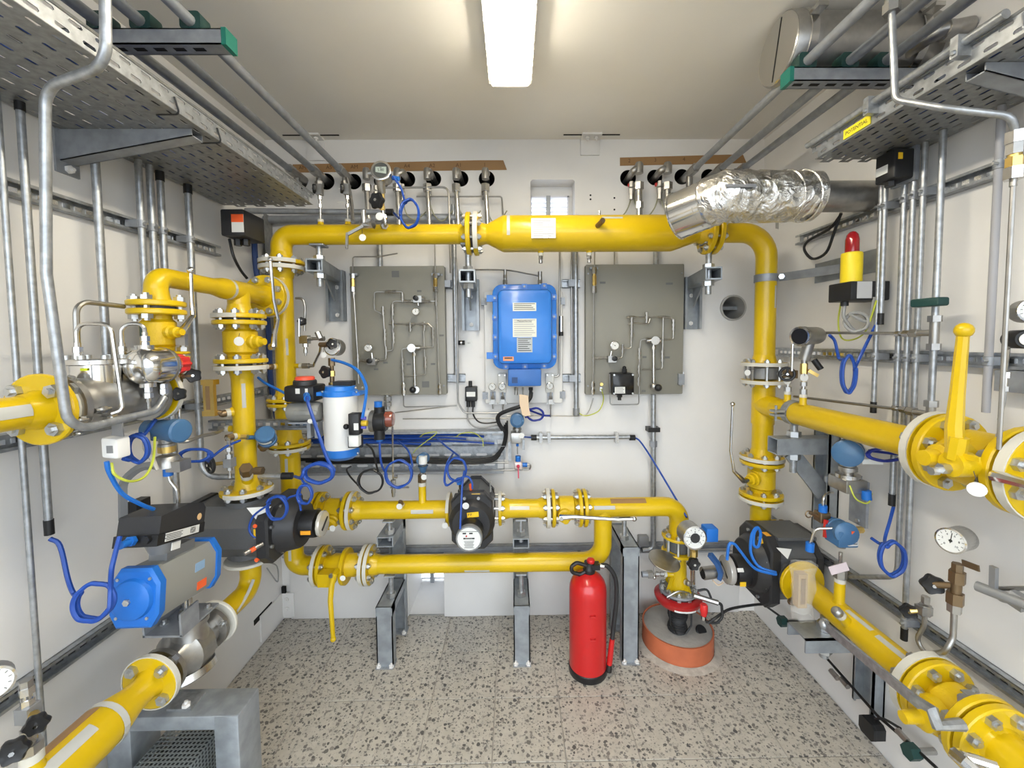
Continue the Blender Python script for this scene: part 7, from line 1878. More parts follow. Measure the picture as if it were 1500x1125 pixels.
# --- bypass valve with white and blue actuator
ja, jb = JA4, JLB
t = T('ball_valve', 'yellow flanged valve low on the left back riser, under the grey gearbox', 'valve', (XA, YH, JA4.c.z))
JA4.fl(t, -1); t.p('lower_flange', M().disc((XL2, YM, jb.side(1).z), ez, .086, .014, 28), YEL)
za, zb_ = ja.outer(-1).z, jb.outer(1).z
t.p('body', M().loft([[V(cx_ + r * math.cos(k * .2618), cy_ + r * math.sin(k * .2618), z) for k in range(24)] for cx_, cy_, z, r in ((XL2, YM, zb_, .055), (XL2, YM, zb_ + .03, .05), (XA, YH, za - .03, .05), (XA, YH, za, .045))]), YEL2)
bolts(t, ja.c, ez, .064, 8, ja.gap + 2 * ja.th, .0062); bolts(t, jb.c, ez, .07, 8, .034, .0062)
ga = 1.6
t = T('gearbox', 'grey gearbox under the black head with the orange-red cap', 'actuator', D(448, 604, ga))
a, b = D(424, 603, ga), D(474, 602, ga)
t.p('case', M().lathe(a - ex * .004, b - a, [(0, .02), (.006, .034), (.02, .039), ((b - a).length - .02, .039), ((b - a).length - .004, .034), ((b - a).length, .02)], 12), mat('gear_grey', (.3, .3, .28), .5, .2))
t.p('case_ridge', M().rbox(D(447, 605, ga - .038), V(.045, 0, 0), V(0, 0, .009), V(0, -.004, 0), .004, .002, 2), bpy.data.materials['gear_grey'])
t.p('mount_plate', M().box(D(428, 617, ga) + V(0, -.03, -.006), D(471, 617, ga) + V(0, .1, .002)), GALVD)
for px in (456, 467): t.p('mount_leg', M().box(D(px, 640, ga) + V(-.006, -.02, -.0), D(px, 619, ga) + V(.006, .02, 0)), GALVD)
t.p('head_base', M().rbox(V(D(447, 575, ga).x, ga + .05, D(447, 575, ga).z), V(.057, 0, 0), V(0, 0, .031), V(0, -.1, 0), .01, .008, 2), BLK)
hz = D(447, 566, ga).z; hx_ = D(447, 566, ga).x
t.p('dome', M().lathe((hx_, ga, hz), ez, [(0, .043), (.022, .042), (.026, .038)], 24), DGR2)
t.p('dome_cap', M().lathe((hx_, ga, hz + .024), ez, [(0, .035), (.012, .035), (.015, .031)], 24), mat('cap_orange', (.85, .1, .05), .35), 'orange-red cap')
for px, w_ in ((436, .008), (449, .005)): t.p('print_label', M().box(D(px, 573, ga - .05) + V(-w_, -.0014, -.01), D(px, 573, ga - .05) + V(w_, 0, .01)), LBL)
t.p('cable_gland', M().cyl(D(449, 579, ga - .05), D(450, 584, ga - .085), .012, n=12), BLUL); t.p('side_plug', M().box(D(476, 597, ga) + V(0, -.02, -.018), D(484, 597, ga) + V(0, .01, .018)), BLK)
tagdisc(t, D(454, 615, ga - .05), D(454, 617, ga - .05), .009)
t = T('pneumatic_actuator', 'white cylinder actuator with blue end caps standing before the back wall tray', 'actuator', D(500, 615, ga))
ra = 25.5 * ga / FPX * .93; ax_ = D(500, 620, ga).x; z0, z1, z2, z3 = D(500, 671, ga).z, D(500, 655, ga).z, D(500, 579, ga).z, D(500, 565, ga).z
t.p('cylinder', M().cyl((ax_, ga, z1), (ax_, ga, z2), ra, n=36), mat('barrel_white', (.78, .77, .74), .3))
t.p('bottom_cap', M().lathe((ax_, ga, z0), ez, [(0, ra * .7), (.012, ra * .96), (.016, ra * 1.02), (z1 - z0, ra * 1.02)], 36), BLU, 'blue bottom cap')
t.p('top_cap', M().lathe((ax_, ga, z2), ez, [(0, ra * 1.03), (.018, ra * 1.03), (.022, ra * .9), (z3 - z2, ra * .86), (z3 - z2 + .002, ra * .5)], 36), BLU, 'blue top cap')
t.p('cap_plate', M().box((ax_ - .08, ga - .03, z2 + .002), (ax_ + .085, ga + .03, z2 + .016)), BLU)
for px, py in ((472, 574), (522, 574), (531, 568), (524, 664), (521, 568)): t.p('cap_bolt', M().sph(D(px, py, ga - ra * .7), .0045, 8), NUT)
t.p('top_bracket', M().box((ax_ - .02, ga - .02, z3), (ax_ + .05, ga + .03, z3 + .018)), BLK)
t = T('solenoid_valve', 'black solenoid valve block with violet caps on the white actuator', 'valve', D(520, 622, ga - ra))
yy = ga - ra - .01
a, b = D(510, 606, yy - .02), D(527, 637, yy - .02); t.p('block', M().rbox(V((a.x + b.x) / 2, yy + .012, (a.z + b.z) / 2), V((b.x - a.x) / 2, 0, 0), V(0, 0, (a.z - b.z) / 2), V(0, -.035, 0), .003, .003, 2), BLK)
for py in (612.5, 626): t.p('violet_cap', M().cyl(D(526, py, yy), D(536, py, yy), .0062, n=10), mat('violet', (.12, .12, .6), .4) if py < 620 else bpy.data.materials['violet'])
t.p('amber_fitting', M().cyl(D(530, 620, yy), D(538, 620, yy), .011, n=10), mat('amber', (.6, .4, .03), .4))
t.p('print_label', M().box(D(518.5, 630, yy - .024) + V(0, -.0014, 0), D(525, 620, yy - .024)), LBL)
a, b = D(512, 654, yy - .01), D(526, 637, yy - .01); t.p('coil_plug', M().rbox((a + b) / 2 + V(0, .02, 0), V((b.x - a.x) / 2, 0, 0), V(0, 0, (b.z - a.z) / 2), V(0, -.03, 0), .003, .003, 2), LBL, 'white coil plug'); t.p('plug_shell', M().box(D(510, 656, yy + .012), D(532, 638, yy + .03)), BLK)
t.p('push_button', M().sph(D(507, 625, yy), .011, 10), BLK)
# round controller
yy = 1.62
t = T('pressure_controller', 'round black controller with a red-brown window beside the white actuator', 'controller', D(556, 615, yy))
t.p('body', M().cyl(D(556, 643, yy), D(556, 596, yy), .021, n=16).cyl(D(545, 617, yy), D(565, 617, yy), .04, n=20), BLK)
t.p('steel_ring', M().cyl(D(544, 617, yy), D(550, 617, yy), .043, n=22), SSD); t.p('ribs', M().cyl(D(562, 617, yy), D(567, 617, yy), .036, n=16), DGR2)
t.p('window', M().lathe(D(565, 614, yy), ex, [(0, .031), (.02, .032), (.03, .027), (.032, .01)], 18), mat('amber_window', (.2, .05, .03), .15, coat=.5), 'red-brown window')
t.p('top_cap', M().cyl(D(554, 597, yy), D(554, 588, yy), .0155, n=14), BLUL, 'light blue cap'); t.p('bottom_cap', M().cyl(D(556, 637, yy), D(556, 646, yy), .0135, n=12), BLUL, 'light blue lower fitting')
tagdisc(t, D(540, 598, yy), D(540, 606, yy), .014)
t = T('riser_tube', 'thin upright steel rod with a small tee handle over the middle pipe', 'tube', D(574, 690, YM))
t.p('rod', M().cyl(D(575, 625, 1.75), D(576, 702, YM), .0045, n=8), SS); t.p('tee_handle', M().bar(D(572, 714, YM - .03), D(599, 714, YM - .05), .006, .006), SSD)
stack(t, D(576, 703, YM), -ez, [('h', .012, .022, SSD), ('c', .007, .02, SSD), ('h', .01, .018, SSD), ('h', .008, .016, SSD)])
t.p('side_cock', M().hexn(D(580, 698, YM - .02), ex, .008, .014), SS)
# --- transmitter over the middle pipe
c = D(619.5, 672, YM - .01)
t = transmitter('small blue transmitter with a white label on the upright branch of the middle pipe', c, (0, -1, .1), .026, .06, -ez, .02, loc=MST)
t.p('print_label', M().cyl(D(619.5, 668, YM - .042), D(619.5, 679, YM - .042), .0185, n=12), LBL); t.p('entry', M().cyl(c - ex * .02, c - ex * .05, .011, n=10), BRZ)
stack(t, MST, ez, [('h', .0195, .035, BRZ), ('c', .011, .012, SSD), ('c', .005, .05, SS)]); t.p('cap_cone', M().lathe(D(619.5, 682, YM - .01), -ez, [(0, .024), (.012, .018), (.03, .012)], 14), BLUT)
tagdisc(t, MST + V(.004, -.02, .05), D(621, 699, YM - .04), .013)
# --- pressure transmitter under the cabinet
c = D(757.5, 615, YB - .09)
t = transmitter('round blue transmitter on the wall below the blue cabinet', c, (0, -1, .05), .0345, .07, -ez, .03)
t.p('face_ring', M().lathe(c + V(0, -.036, .002), (0, -1, .05), [(0, .024), (.003, .023)], 20), BLUT)
t.p('sensor_block', M().rbox(D(756, 640, YB - .09) + V(0, .03, 0), V(.026, 0, 0), V(0, 0, .026), V(0, -.06, 0), .004, .003, 2), SSD)
t.p('mount_strip', M().box(D(744.5, 675, YB - .05), D(749, 647, YB - .045)), GALV); t.p('mount_strip', M().box(D(765.5, 659, YB - .05), D(768.5, 643, YB - .045)), GALV)
tagdisc(t, D(764, 634, YB - .12), D(764, 638, YB - .12), .0145)
stack(t, D(758, 650, YB - .09), -ez, [('h', .0075, .012, BLUL), ('c', .003, .04, SSD)])
t = T('manifold_valve', 'small manifold valve with blue caps and a thin red lever under the round blue transmitter', 'valve', D(759, 681, YB - .06))
c = D(759, 681, YB - .07); t.p('block', M().rbox(c + V(0, .02, 0), V(.019, 0, 0), V(0, 0, .019), V(0, -.04, 0), .003, .003, 2), mat('pinkish_steel', (.62, .52, .5), .35, .3))
t.p('blue_cap', M().cyl(c + ez * .018, c + ez * .046, .0135, n=12), BLUL); t.p('blue_cap', M().cyl(c + ex * .022, c + ex * .046, .0115, n=12), BLUL)
t.p('red_lever', M().bar(c + V(0, -.025, -.005), c + V(.001, -.03, -.058), .006, .007, ey).sph(c + V(0, -.024, 0), .009, 8), mat('pinkred', (.6, .05, .1), .4)); t.p('return_tube', M().tube([c + ex * .045, c + ex * .066, c + V(.06, 0, -.025), c + V(.0, .01, -.028)], .003, bend=.014, n=6), SSD)
one('paper_tag', 'beige card tag hanging in front of the cables under the blue cabinet', 'tag', M().prism([(-.024, .052), (.02, .05), (.022, -.01), (.03, -.044), (.006, -.052), (-.01, -.045), (-.022, .0)], D(768, 594, YB - .14), V(1, 0, -.12), ez, V(0, .0015, 0)), BEIGE)
# --- instruments on the front left riser
xt = X(324, 600, XA + .0)
p = X(321, 590, XA - .01); t = T('thermometer', 'angular brass-cased thermometer beside the front left riser', 'thermometer', p)
z0, z1 = X(324, 611, XA).z, X(324, 558, XA).z
e = FR['gauge']; cx_, cy_ = e.x - .02, e.y - .025
t.p('case', M().prism([(-.018, -.012), (.018, -.012), (.02, 0), (.012, .012), (-.018, .012)], (cx_ - .012, cy_, z0), ex, ey, V(0, 0, z1 - z0)), BRASS)
for z in (z0 - .002, z1 - .016): t.p('end_block', M().box((cx_ - .034, cy_ - .015, z), (cx_ + .01, cy_ + .014, z + .018)), BRASS)
t.p('scale', M().box((cx_ - .02, cy_ - .0135, z0 + .02), (cx_ - .006, cy_ - .0118, z1 - .02)), mat('scale_brown', (.25, .16, .08), .3)); t.p('stem', M().cyl((cx_, cy_, z0 + .01), FR['gauge'] + V(0, 0, 0), .009, n=10), BRZ)
e = FR['tx']; t = T('needle_valve', 'small needle valve with a black handwheel left of the front left riser', 'valve', e)
stack(t, e, (-.45, -1, 0), [('h', .0125, .022, BRZ)])
q = X(335, 655, XA + .03); t.p('down_stem', M().tube([e + V(-.008, -.02, 0), q + V(0, 0, .03), q], .006, bend=.01, n=8), SS)
a = stack(t, q, -ez, [('h', .01, .014, SS), ('c', .006, .01, SS), ('h', .0105, .016, CHR)]); t.p('valve_block', M().box(a + V(-.012, -.014, -.028), a + V(.014, .014, .002)), MGR)
stack(t, a - ez * .028, -ez, [('h', .009, .012, SSD), ('c', .004, .018, CHR), ('h', .006, .008, SSD)]); spoked(t, a + V(-.05, -.02, -.014), (-.6, -1, 0), .026, .0055); t.p('handwheel_stem', M().cyl(a + V(-.05, -.02, -.014), a + V(-.008, -.004, -.012), .006, n=8), BRASS)
c = X(390, 640, XA + .075)
t = transmitter('round blue transmitter in front of the front left riser', c, (.25, -.75, .6), .033, .06, (-.5, .4, -1), .03, nm=BRZ)
t.p('side_entry', M().cyl(c - ex * .03, X(361, 641, XA + .04), .008, n=10).cyl(c - V(.03, -.005, -.01), c - V(.05, -.005, -.01), .011, n=10), BLUT); t.p('brass_gland', M().hexn(X(358, 640, XA + .04), (1, .1, 0), .009, .022), BRASS)
f = V(.25, -.75, .6).normalized(); t.p('face_label', M().band(c + f * .006, f, .0302, .0012, .012, -.9, .9, 8, (0, -.6, -1)), LBL); e = FR['ang']
t.p('sensor_nut', M().hexn(e + V(.008, -.014, .018), (.45, -.8, 1), .021, .036), BRZ); t.p('side_plug', M().hexn(e + V(.05, -.01, .015), ex, .014, .03), BRZ)
# --- left transmitter and white box
c = X(243, 630, XA + .02)
t = transmitter('blue transmitter beside the left wall under the stainless regulator', c, (1, -.25, .0), .033, .115, -ez, .034)
t.p('type_band', M().cyl(c - ez * .045, c - ez * .062, .021, n=14), BRASS); b0 = c - ez * .085
t.p('flange_block', M().lathe(b0 + ez * .012, -ez, [(0, .025), (.014, .033), (.03, .034), (.032, .028)], 16), SSD); t.p('drain_block', M().box(b0 + V(.01, -.02, -.03), b0 + V(.05, .02, .0)), SSD)
t.p('blue_fitting', M().cyl(b0 - ez * .02, b0 - ez * .045, .012, n=12), BLUL, 'bright blue fitting'); t.p('impulse_tube', M().tube([b0 - ez * .04, b0 + V(.004, 0, -.06), b0 + V(.022, 0, -.085), b0 + V(.024, 0, -.14)], .0042, bend=.02, n=8), SS); t.p('blue_fitting', M().cyl(b0 + V(.024, 0, -.135), b0 + V(.024, 0, -.165), .0125, n=12), BLUL)
pts = [b0 + V(.0, .0, -.012), b0 + V(-.06, -.02, -.012), b0 + V(-.1, -.03, -.05), b0 + V(-.105, -.03, -.16)]
mb = M(); mb.tube(pts, .011, bend=.05, n=4); t.p('mount_bracket', mb, MGR, 'grey bent bracket'); t.p('grey_tag', M().tube([c + V(-.03, -.03, .0), c + V(-.02, -.04, -.04), c + V(.01, -.045, -.1)], [.009, .009, .004], n=6), mat('tag_grey', (.5, .47, .42), .5))
w_ = X(197, 745, XL); t.p('wall_foot', M().box((XL, w_.y - .025, w_.z - .03), (XL + .03, w_.y + .025, w_.z + .03)), BLK)
c = X(168, 655, XA + .03); t = T('pulse_box', 'small white box with a grey square and a blue cable under the regulator', 'sensor', c)
t.p('body', M().rbox(c + V(0, .018, 0), V(.02, 0, -.002), V(0, 0, .025), V(0, -.032, 0), .006, .005, 2), WHT); t.p('button', M().obox(c + V(.002, -.0145, -.002), V(.0075, 0, 0), ey * .0006, V(0, 0, .009)), MGR)
t.p('holder', M().prism([(-.014, 0), (.014, 0), (.012, .03), (.02, .05), (-.02, .05), (-.012, .03)][::-1], c + V(0, .008, .022), ex, ez, V(0, .004, 0)), mat('holder_grey', (.27, .27, .27), .5))
# --- handwheel valves on the front left elbow
p = X(283, 550, XA + .07); t = T('needle_valve', 'small brass valve with two black knobs below the front left yellow elbow', 'valve', p)
q = X(260, 552, XA + .04); knob(t, p, (.6, -1, 0), .0195, .014, 5); t.p('stem', M().cyl(p, q, .007, n=8), BRZ)
stack(t, q + ez * .01, -ez, [('h', .012, .026, BRASS), ('c', .009, .02, BRZ), ('h', .013, .018, BLK), ('h', .0115, .016, SSD), ('c', .004, .05, SS)]); knob(t, X(262, 577, XA + .075), (.4, -1, .2), .0175, .012, 5)
# --- bottom left handwheels and gauge
t = T('needle_valve', 'steel double needle valve with two black handwheels on the bottom left yellow pipe', 'valve', LN)
a = stack(t, LN, ez, [('h', .019, .02, SSD), ('c', .011, .014, SS), ('h', .015, .018, SSD), ('c', .009, .026, SSD)])
t.p('valve_block', M().box(a + V(-.014, -.013, -.01), a + V(.013, .013, .022)), MGR); stack(t, a + ez * .022, ez, [('h', .011, .014, CHR), ('c', .008, .01, SS), ('h', .012, .016, CHR), ('h', .0105, .014, SSD)])
knob(t, a + V(.045, -.025, .005), (.8, -1, .1), .0185, .015, 6); t.p('brass_stem', M().cyl(a + V(.045, -.025, .005), a + V(.015, -.004, .005), .009, n=10), BRASS); knob(t, X(20, 1100, XA + .06), (.7, -1, .2), .021, .016, 6); t.p('stem', M().cyl(X(20, 1100, XA + .06), LN + V(0, 0, .02), .009, n=8), SSD)
c = X(-13, 1003, XA - .03); t = T('pressure_gauge', 'steel pressure gauge cut by the left edge near the bottom', 'gauge', c); gauge(t, c, (1, -.8, .1), .032, .035, pang=.4)
# ------------------------------------------------------------------ right side
e1, e2 = BRST['e'], BRST['f']
kz = X(1153, 548, XB - .06); t = T('needle_valve', 'brass needle valve with a black handwheel on the first stub of the right branch', 'valve', e1)
stack(t, e1, ez, [('h', .014, .018, SSD), ('c', .008, .012, SS), ('h', .0115, .016, SSD)]); a = V(e1.x, e1.y, X(1157, 548, XB).z)
t.p('block', M().box(a + V(-.014, -.014, -.016), a + V(.03, .014, .016)), BRZ); t.p('stem', M().cyl(e1, a, .007, n=8), SSD); spoked(t, kz, (-.5, -1, 0), .024, .0055); t.p('hub_stem', M().cyl(kz, a, .007, n=8), BRASS)
tagdisc(t, a + V(-.02, -.02, -.01), X(1153, 558, XB - .05), .0145)
c = X(1186, 492, XB); t = T('transmitter', 'stainless transmitter with a round dark display above the right branch', 'transmitter', e2)
ax_ = V(-.93, -.42, -.03).normalized(); t.p('housing', M().lathe(c + ax_ * .06, -ax_, [(0, .034), (.004, .037), (.02, .037), (.022, .034), (.1, .033), (.112, .03), (.12, .022)], 24), SSD)
t.p('display', M().disc(c + ax_ * .0605, ax_, .029, .002, 24, .0004), mat('dark_display', (.01, .012, .018), .12)); t.p('bezel', M().lathe(c + ax_ * .058, ax_, [(0, .0365), (.006, .036), (.005, .03)], 24, cap=False), CHR)
a = stack(t, e2, ez, [('h', .013, .02, SSD), ('c', .008, .012, SS), ('h', .012, .016, SSD), ('c', .008, .03, BRASS), ('h', .013, .04, BRASS), ('c', .01, .014, SSD)]); t.p('neck', M().cyl(a, c - ez * .02, .019, n=14), SSD); t.p('cable_gland', M().cyl(c - ax_ * .055 + V(0, 0, -.01), c - ax_ * .085 + V(0, 0, -.012), .01, n=10), BLUL)
t.p('pin', M().bar(a + V(.01, -.01, -.04), a + V(.04, -.02, -.06), .008, .012), BRASS); t.p('black_cap', M().cyl(a + V(.03, -.01, .0), a + V(.05, -.02, -.035), .011, n=10), BLK); t.p('support_pin', M().cyl(c + V(-.085, -.03, -.03), c + V(-.085, -.03, -.13), .0045, n=8), SS)
tagdisc(t, a + V(-.01, -.02, -.06), X(1178, 553, XB - .02), .0155)
# warning beacon
p = X(1247, 400, XR - .1); yb_, xb_ = p.y, p.x; z = lambda py: X(1247, py, xb_).z; rb = 17 * yb_ / FPX / math.sqrt(1 + (xb_ / yb_) ** 2) * 1.0
t = T('warning_beacon', 'yellow warning beacon with a red dome on the right wall', 'beacon', (XR, yb_, z(430)))
t.p('body', M().lathe((xb_, yb_, z(417)), ez, [(0, rb), (z(373) - z(417), rb), (z(371) - z(417), rb * .95), (z(370) - z(417), rb * .7)], 28), mat('beacon_yellow', (.9, .68, .02), .4))
t.p('dome', M().lathe((xb_, yb_, z(371)), ez, [(0, rb * .68), (.045, rb * .66), (.062, rb * .55), (.072, rb * .3), (.075, .001)], 24), mat('beacon_red', (.32, .008, .012), .12, coat=.6), 'dark red dome')
t.p('base_box', M().rbox(V(XR - .01, yb_, z(428)), V(0, .05, 0), V(0, 0, .032), V(-.13, 0, 0), .004, .003, 2), BLK); t.p('print_label', M().box((xb_ - .02, yb_ - .0515, z(428) - .026), (xb_ + .03, yb_ - .0498, z(428) + .03)), mat('label_grey', (.5, .5, .5), .5)); t.p('gland', M().cyl((xb_ - .02, yb_, z(438)), (xb_ - .02, yb_, z(448)), .012, n=10), BLK)
cable('beacon_cable', 'grey cable looping below the warning beacon', 'cable', [V(xb_ - .02, yb_, z(447)), V(xb_ - .02, yb_, z(465))] + coil(V(xb_ + .015, yb_ - .01, z(472)), (-.7, -1, 0), .032, 1.6, .02, 1.5) + [X(1272, 470, XR - .06), X(1281, 435, XR - .06)], .0055, GRC)
cable('earth_cable', 'thin yellow-green earth wire hanging in a wide loop under the warning beacon', 'wire', [X(1232, 443, XR - .07), X(1228, 470, XR - .06), X(1232, 494, XR - .06), X(1247, 498, XR - .06), X(1268, 485, XR - .06), X(1284, 440, XR - .06)], .0028, YGC)
cable('black_cable', 'black cable loop hanging on the right wall below the foil duct', 'cable', [X(1232, 314, XR - .05), X(1215, 335, XR - .04), X(1185, 352, XR - .04), X(1178, 365, XR - .04), X(1190, 379, XR - .04), X(1210, 370, XR - .04), X(1222, 340, XR - .05), X(1232, 312, XR - .06)], .0055, RUB)
# black box above
p = X(1305, 243, XR - .1); t = T('junction_box', 'black junction box with a white and a yellow label under the right cable tray', 'junction box', p); z = lambda py: X(1305, py, XR - .1).z
t.p('body', M().rbox(V(XR - .06, p.y, (z(224) + z(266)) / 2), V(0, .034, 0), V(0, 0, (z(224) - z(266)) / 2), V(-.06, 0, 0), .006, .006, 2), BLK); t.p('back_plate', M().box((XR - .062, p.y - .04, z(270)), (XR - .05, p.y + .04, z(220))), GALVD)
t.p('print_label', M().box((XR - .1215, p.y - .012, z(255)), (XR - .1197, p.y + .028, z(243))), LBL); t.p('yellow_mark', M().box((XR - .11, p.y - .0355, z(240)), (XR - .097, p.y - .0338, z(231))), YLB); t.p('gland', M().cyl((XR - .1, p.y, z(222)), (XR - .1, p.y, z(206)), .012, n=10), BLK); t.p('bottom_plug', M().hexn((XR - .1, p.y, z(269)), ez, .014, .018), BLK)
cable('box_cable', 'grey cable rising in a bow from the black junction box under the right tray', 'cable', [V(XR - .1, p.y, z(206)), V(XR - .09, p.y - .02, z(192)), V(XR - .07, p.y - .06, z(185)), V(XR - .06, p.y - .1, z(190))], .0055, GRC)
# right wall transmitters
c = X(1243, 662, XR - .13); t = transmitter('large blue transmitter with a square sensor block under the right long branch', c, (-.75, -.8, .1), .044, .1, -ez, .04)
b0 = c - ez * .1; t.p('sensor_block', M().rbox(b0 + V(0, .04, -.01), V(.036, 0, 0), V(0, 0, .022), V(0, -.08, 0), .004, .003, 2), SSD); t.p('sensor_collar', M().cyl(b0 + ez * .012, b0 + ez * .024, .036, n=18), SS); t.p('print_label', M().obox(c + V(.04, -.05, -.02), V(.026, -.01, .002), V(0, .001, 0), V(0, 0, .008)), LBL)
t.p('blue_fitting', M().cyl(b0 + V(.03, -.04, -.02), b0 + V(.032, -.042, -.05), .0145, n=12), BLUL, 'bright blue fitting'); t.p('mount_bracket', M().box(b0 + V(.05, -.02, -.16), b0 + V(.06, .05, .0)).box(b0 + V(-.04, .045, -.02), b0 + V(.09, .052, .0)), GALVD); t.p('fixing_screw', M().cyl(b0 + V(.045, .01, -.145), b0 + V(.05, .01, -.145), .007, n=8), NUT)
cable('earth_cable', 'thin yellow-green earth wire under the large blue transmitter', 'wire', [b0 + V(-.03, -.045, .0), b0 + V(-.02, -.06, -.04), b0 + V(.02, -.06, -.055), b0 + V(.05, -.04, -.03)], .0025, YGC)
p = X(1205, 757, XB - .02); t = T('manifold_valve', 'small manifold with bright blue caps and a red lever beside the right riser', 'valve', p)
t.p('block', M().rbox(p + V(0, .02, 0), V(.018, 0, 0), V(0, 0, .018), V(0, -.036, 0), .003, .003, 2), BRZ); t.p('blue_cap', M().cyl(p + ez * .016, p + ez * .042, .0135, n=12), BLUL); t.p('blue_cap', M().cyl(p + V(.022, 0, -.012), p + V(.05, -.01, -.018), .014, n=12), BLUL); t.p('red_lever', M().bar(p + V(-.006, -.024, 0), p + V(-.016, -.035, -.058), .01, .01, ey), RED)
t.p('tee_tap', M().tube([p - ex * .016, p + V(-.045, 0, .016)], .007, n=8).ring(p + V(-.05, 0, .01), ey, .012, .0022, n=12, m=5), BRZ); t.p('gooseneck', M().tube([p + ez * .04, p + V(.0, 0, .075), p + V(.03, .01, .085), p + V(.05, .02, .08)], .0042, bend=.025, n=8), SS)
c = RNT + V(.0, -.0, .125); c = V(RNT.x, RNT.y, X(1240, 782, XB).z); t = transmitter('blue transmitter box with a printed label on the upright branch of the lower right pipe', c, (-.2, -1, .15), .037, .07, -ez, .02, loc=RNT)
t.p('square_body', M().rbox(c + V(0, .03, -.016), V(.034, 0, 0), V(0, 0, .028), V(0, -.062, 0), .006, .004, 2), BLUT); lb = t.p('print_label', M().box(c + V(-.004, -.0345, -.036), c + V(.03, -.032, .0)), mat('label_silver', (.6, .6, .6), .4)); ln = M()
for i in range(4): ln.box(c + V(0, -.035, -.03 + i * .0075), c + V(.026, -.0343, -.0275 + i * .0075))
t.p('label_print', ln, INK, None, lb, 'stuff'); t.p('red_dot', M().box(c + V(.004, -.037, .006), c + V(.014, -.034, .016)), ORG); t.p('brass_gland', M().hexn(c + V(.052, -.005, .006), ex, .011, .03), BRASS)
stack(t, RNT, ez, [('h', .02, .03, SSD), ('c', .0185, .02, SSD), ('c', .006, .04, SS)]); t.p('paper_tag', M().obox(V(RNT.x - .03, RNT.y - .03, RNT.z + .05), V(.03, 0, .008), V(.0, .001, 0), V(-.006, 0, .014)), mat('tag_pink', (.7, .6, .62), .5), 'printed paper tag')
t.p('side_tube', M().tube([c + V(-.03, 0, .01), c + V(-.075, .02, .0), c + V(-.085, .03, -.06)], .0042, bend=.02, n=8), SS); t.p('blue_fitting', M().cyl(c + V(-.085, .03, -.055), c + V(-.086, .03, -.085), .0135, n=12), BLUL)
# plastic wrapped brass thermometer
p = X(1172, 862, XB - .13); t = T('thermometer', 'brass-cased thermometer in a clear plastic bag at the right meter outlet', 'thermometer', p); zz0, zz1 = X(1172, 888, p.x).z, X(1172, 838, p.x).z
t.p('case', M().box((p.x - .016, p.y - .014, zz0), (p.x + .016, p.y + .012, zz1)), mat('tan_case', (.5, .36, .2), .35, .3)); t.p('window', M().box((p.x - .008, p.y - .0155, zz0 + .015), (p.x + .008, p.y - .0138, zz1 - .015)), mat('tan_dark', (.25, .17, .1), .3)); t.p('stem', M().cyl((p.x, p.y, zz0 + .012), RNT2 + V(-.02, 0, 0), .009, n=10), BRZ)
bag = M(); random.seed(9)
for j in range(6):
    zq = zz1 + .03 - (zz1 - zz0 + .07) * j / 5
    for i in range(12): th = 2 * pi * i / 12; rr = .034 + random.uniform(-.007, .007) + .012 * (j == 0); bag.v.append(V(p.x + .008 + rr * math.cos(th) * 1.05, p.y - .002 + rr * math.sin(th) * .75, zq + random.uniform(-.006, .006)))
bag.f = [(j * 12 + i, j * 12 + (i + 1) % 12, (j + 1) * 12 + (i + 1) % 12, (j + 1) * 12 + i) for j in range(5) for i in range(12)]
t.p('plastic_bag', bag, mat('clear_bag', (.85, .82, .75), .12, alpha=.2), 'clear crumpled plastic bag')
# gauges and valves on the right wall
xg = XR - .16; c = X(1393, 792, xg); fg = V(-1, -.36, .05); t = T('pressure_gauge', 'large steel pressure gauge with a white dial on the right wall side', 'gauge', c)
gauge(t, c, fg, .031, .06, nums=['0', '2', '4', '6', '8', '10'], pang=.52, case=SS); xs = xg + .03
q = [X(1401, 825, xs), X(1401, 870, xs), X(1398, 896, xs), X(1395, 935, xs), X(1383, 958, xs - .03)]; stack(t, X(1402, 842, xs), ez, [('h', .012, .03, BRZ)])
t.p('gauge_valve', M().cyl(X(1403, 838, xs), X(1399, 880, xs), .011, n=12).hexn(X(1402, 845, xs), ez, .017, .03).hexn(X(1399, 876, xs), ez, .018, .03), BRZ, 'bronze gauge valve'); t.p('lower_nut', M().hexn(X(1398, 888, xs), ez, .015, .03), SSD); t.p('tube', M().tube([X(1398, 890, xs), X(1396, 935, xs), X(1385, 955, xs - .02), X(1370, 957, XB + .04)], .0068, bend=.03, n=10), SSD)
knob(t, X(1366, 856, xs - .02), (-.5, -1, .05), .025, .018, 5); t.p('knob_stem', M().cyl(X(1368, 856, xs - .02), X(1398, 858, xs), .0085, n=10), BRZ); t.p('side_lever', M().bar(X(1410, 824, xs), X(1434, 833, xs - .005), .004, .015), BRZ)
xs = XB + .08; c = X(1355, 893, xs); t = T('needle_valve', 'small steel needle valve with a black knob above the lower right flange', 'valve', c)
t.p('block', M().hexn(c, ez, .015, .03).hexn(c + ez * .03, ez, .01, .02).box(c + V(-.02, -.012, -.012), c + V(.012, .012, .012)), SSD); knob(t, X(1331, 895, xs - .03), (-.6, -1, 0), .021, .014, 5); t.p('stem', M().cyl(X(1333, 895, xs - .03), c, .0075, n=8), BRASS); t.p('tube', M().tube([c - ez * .01, c - ez * .05, X(1340, 940, XB + .07), RNT3], .006, bend=.03, n=8), SSD)
c = X(1470, 862, XR - .1); t = T('lever_valve', 'grey lever ball valve on the right wall near the edge of the picture', 'valve', c)
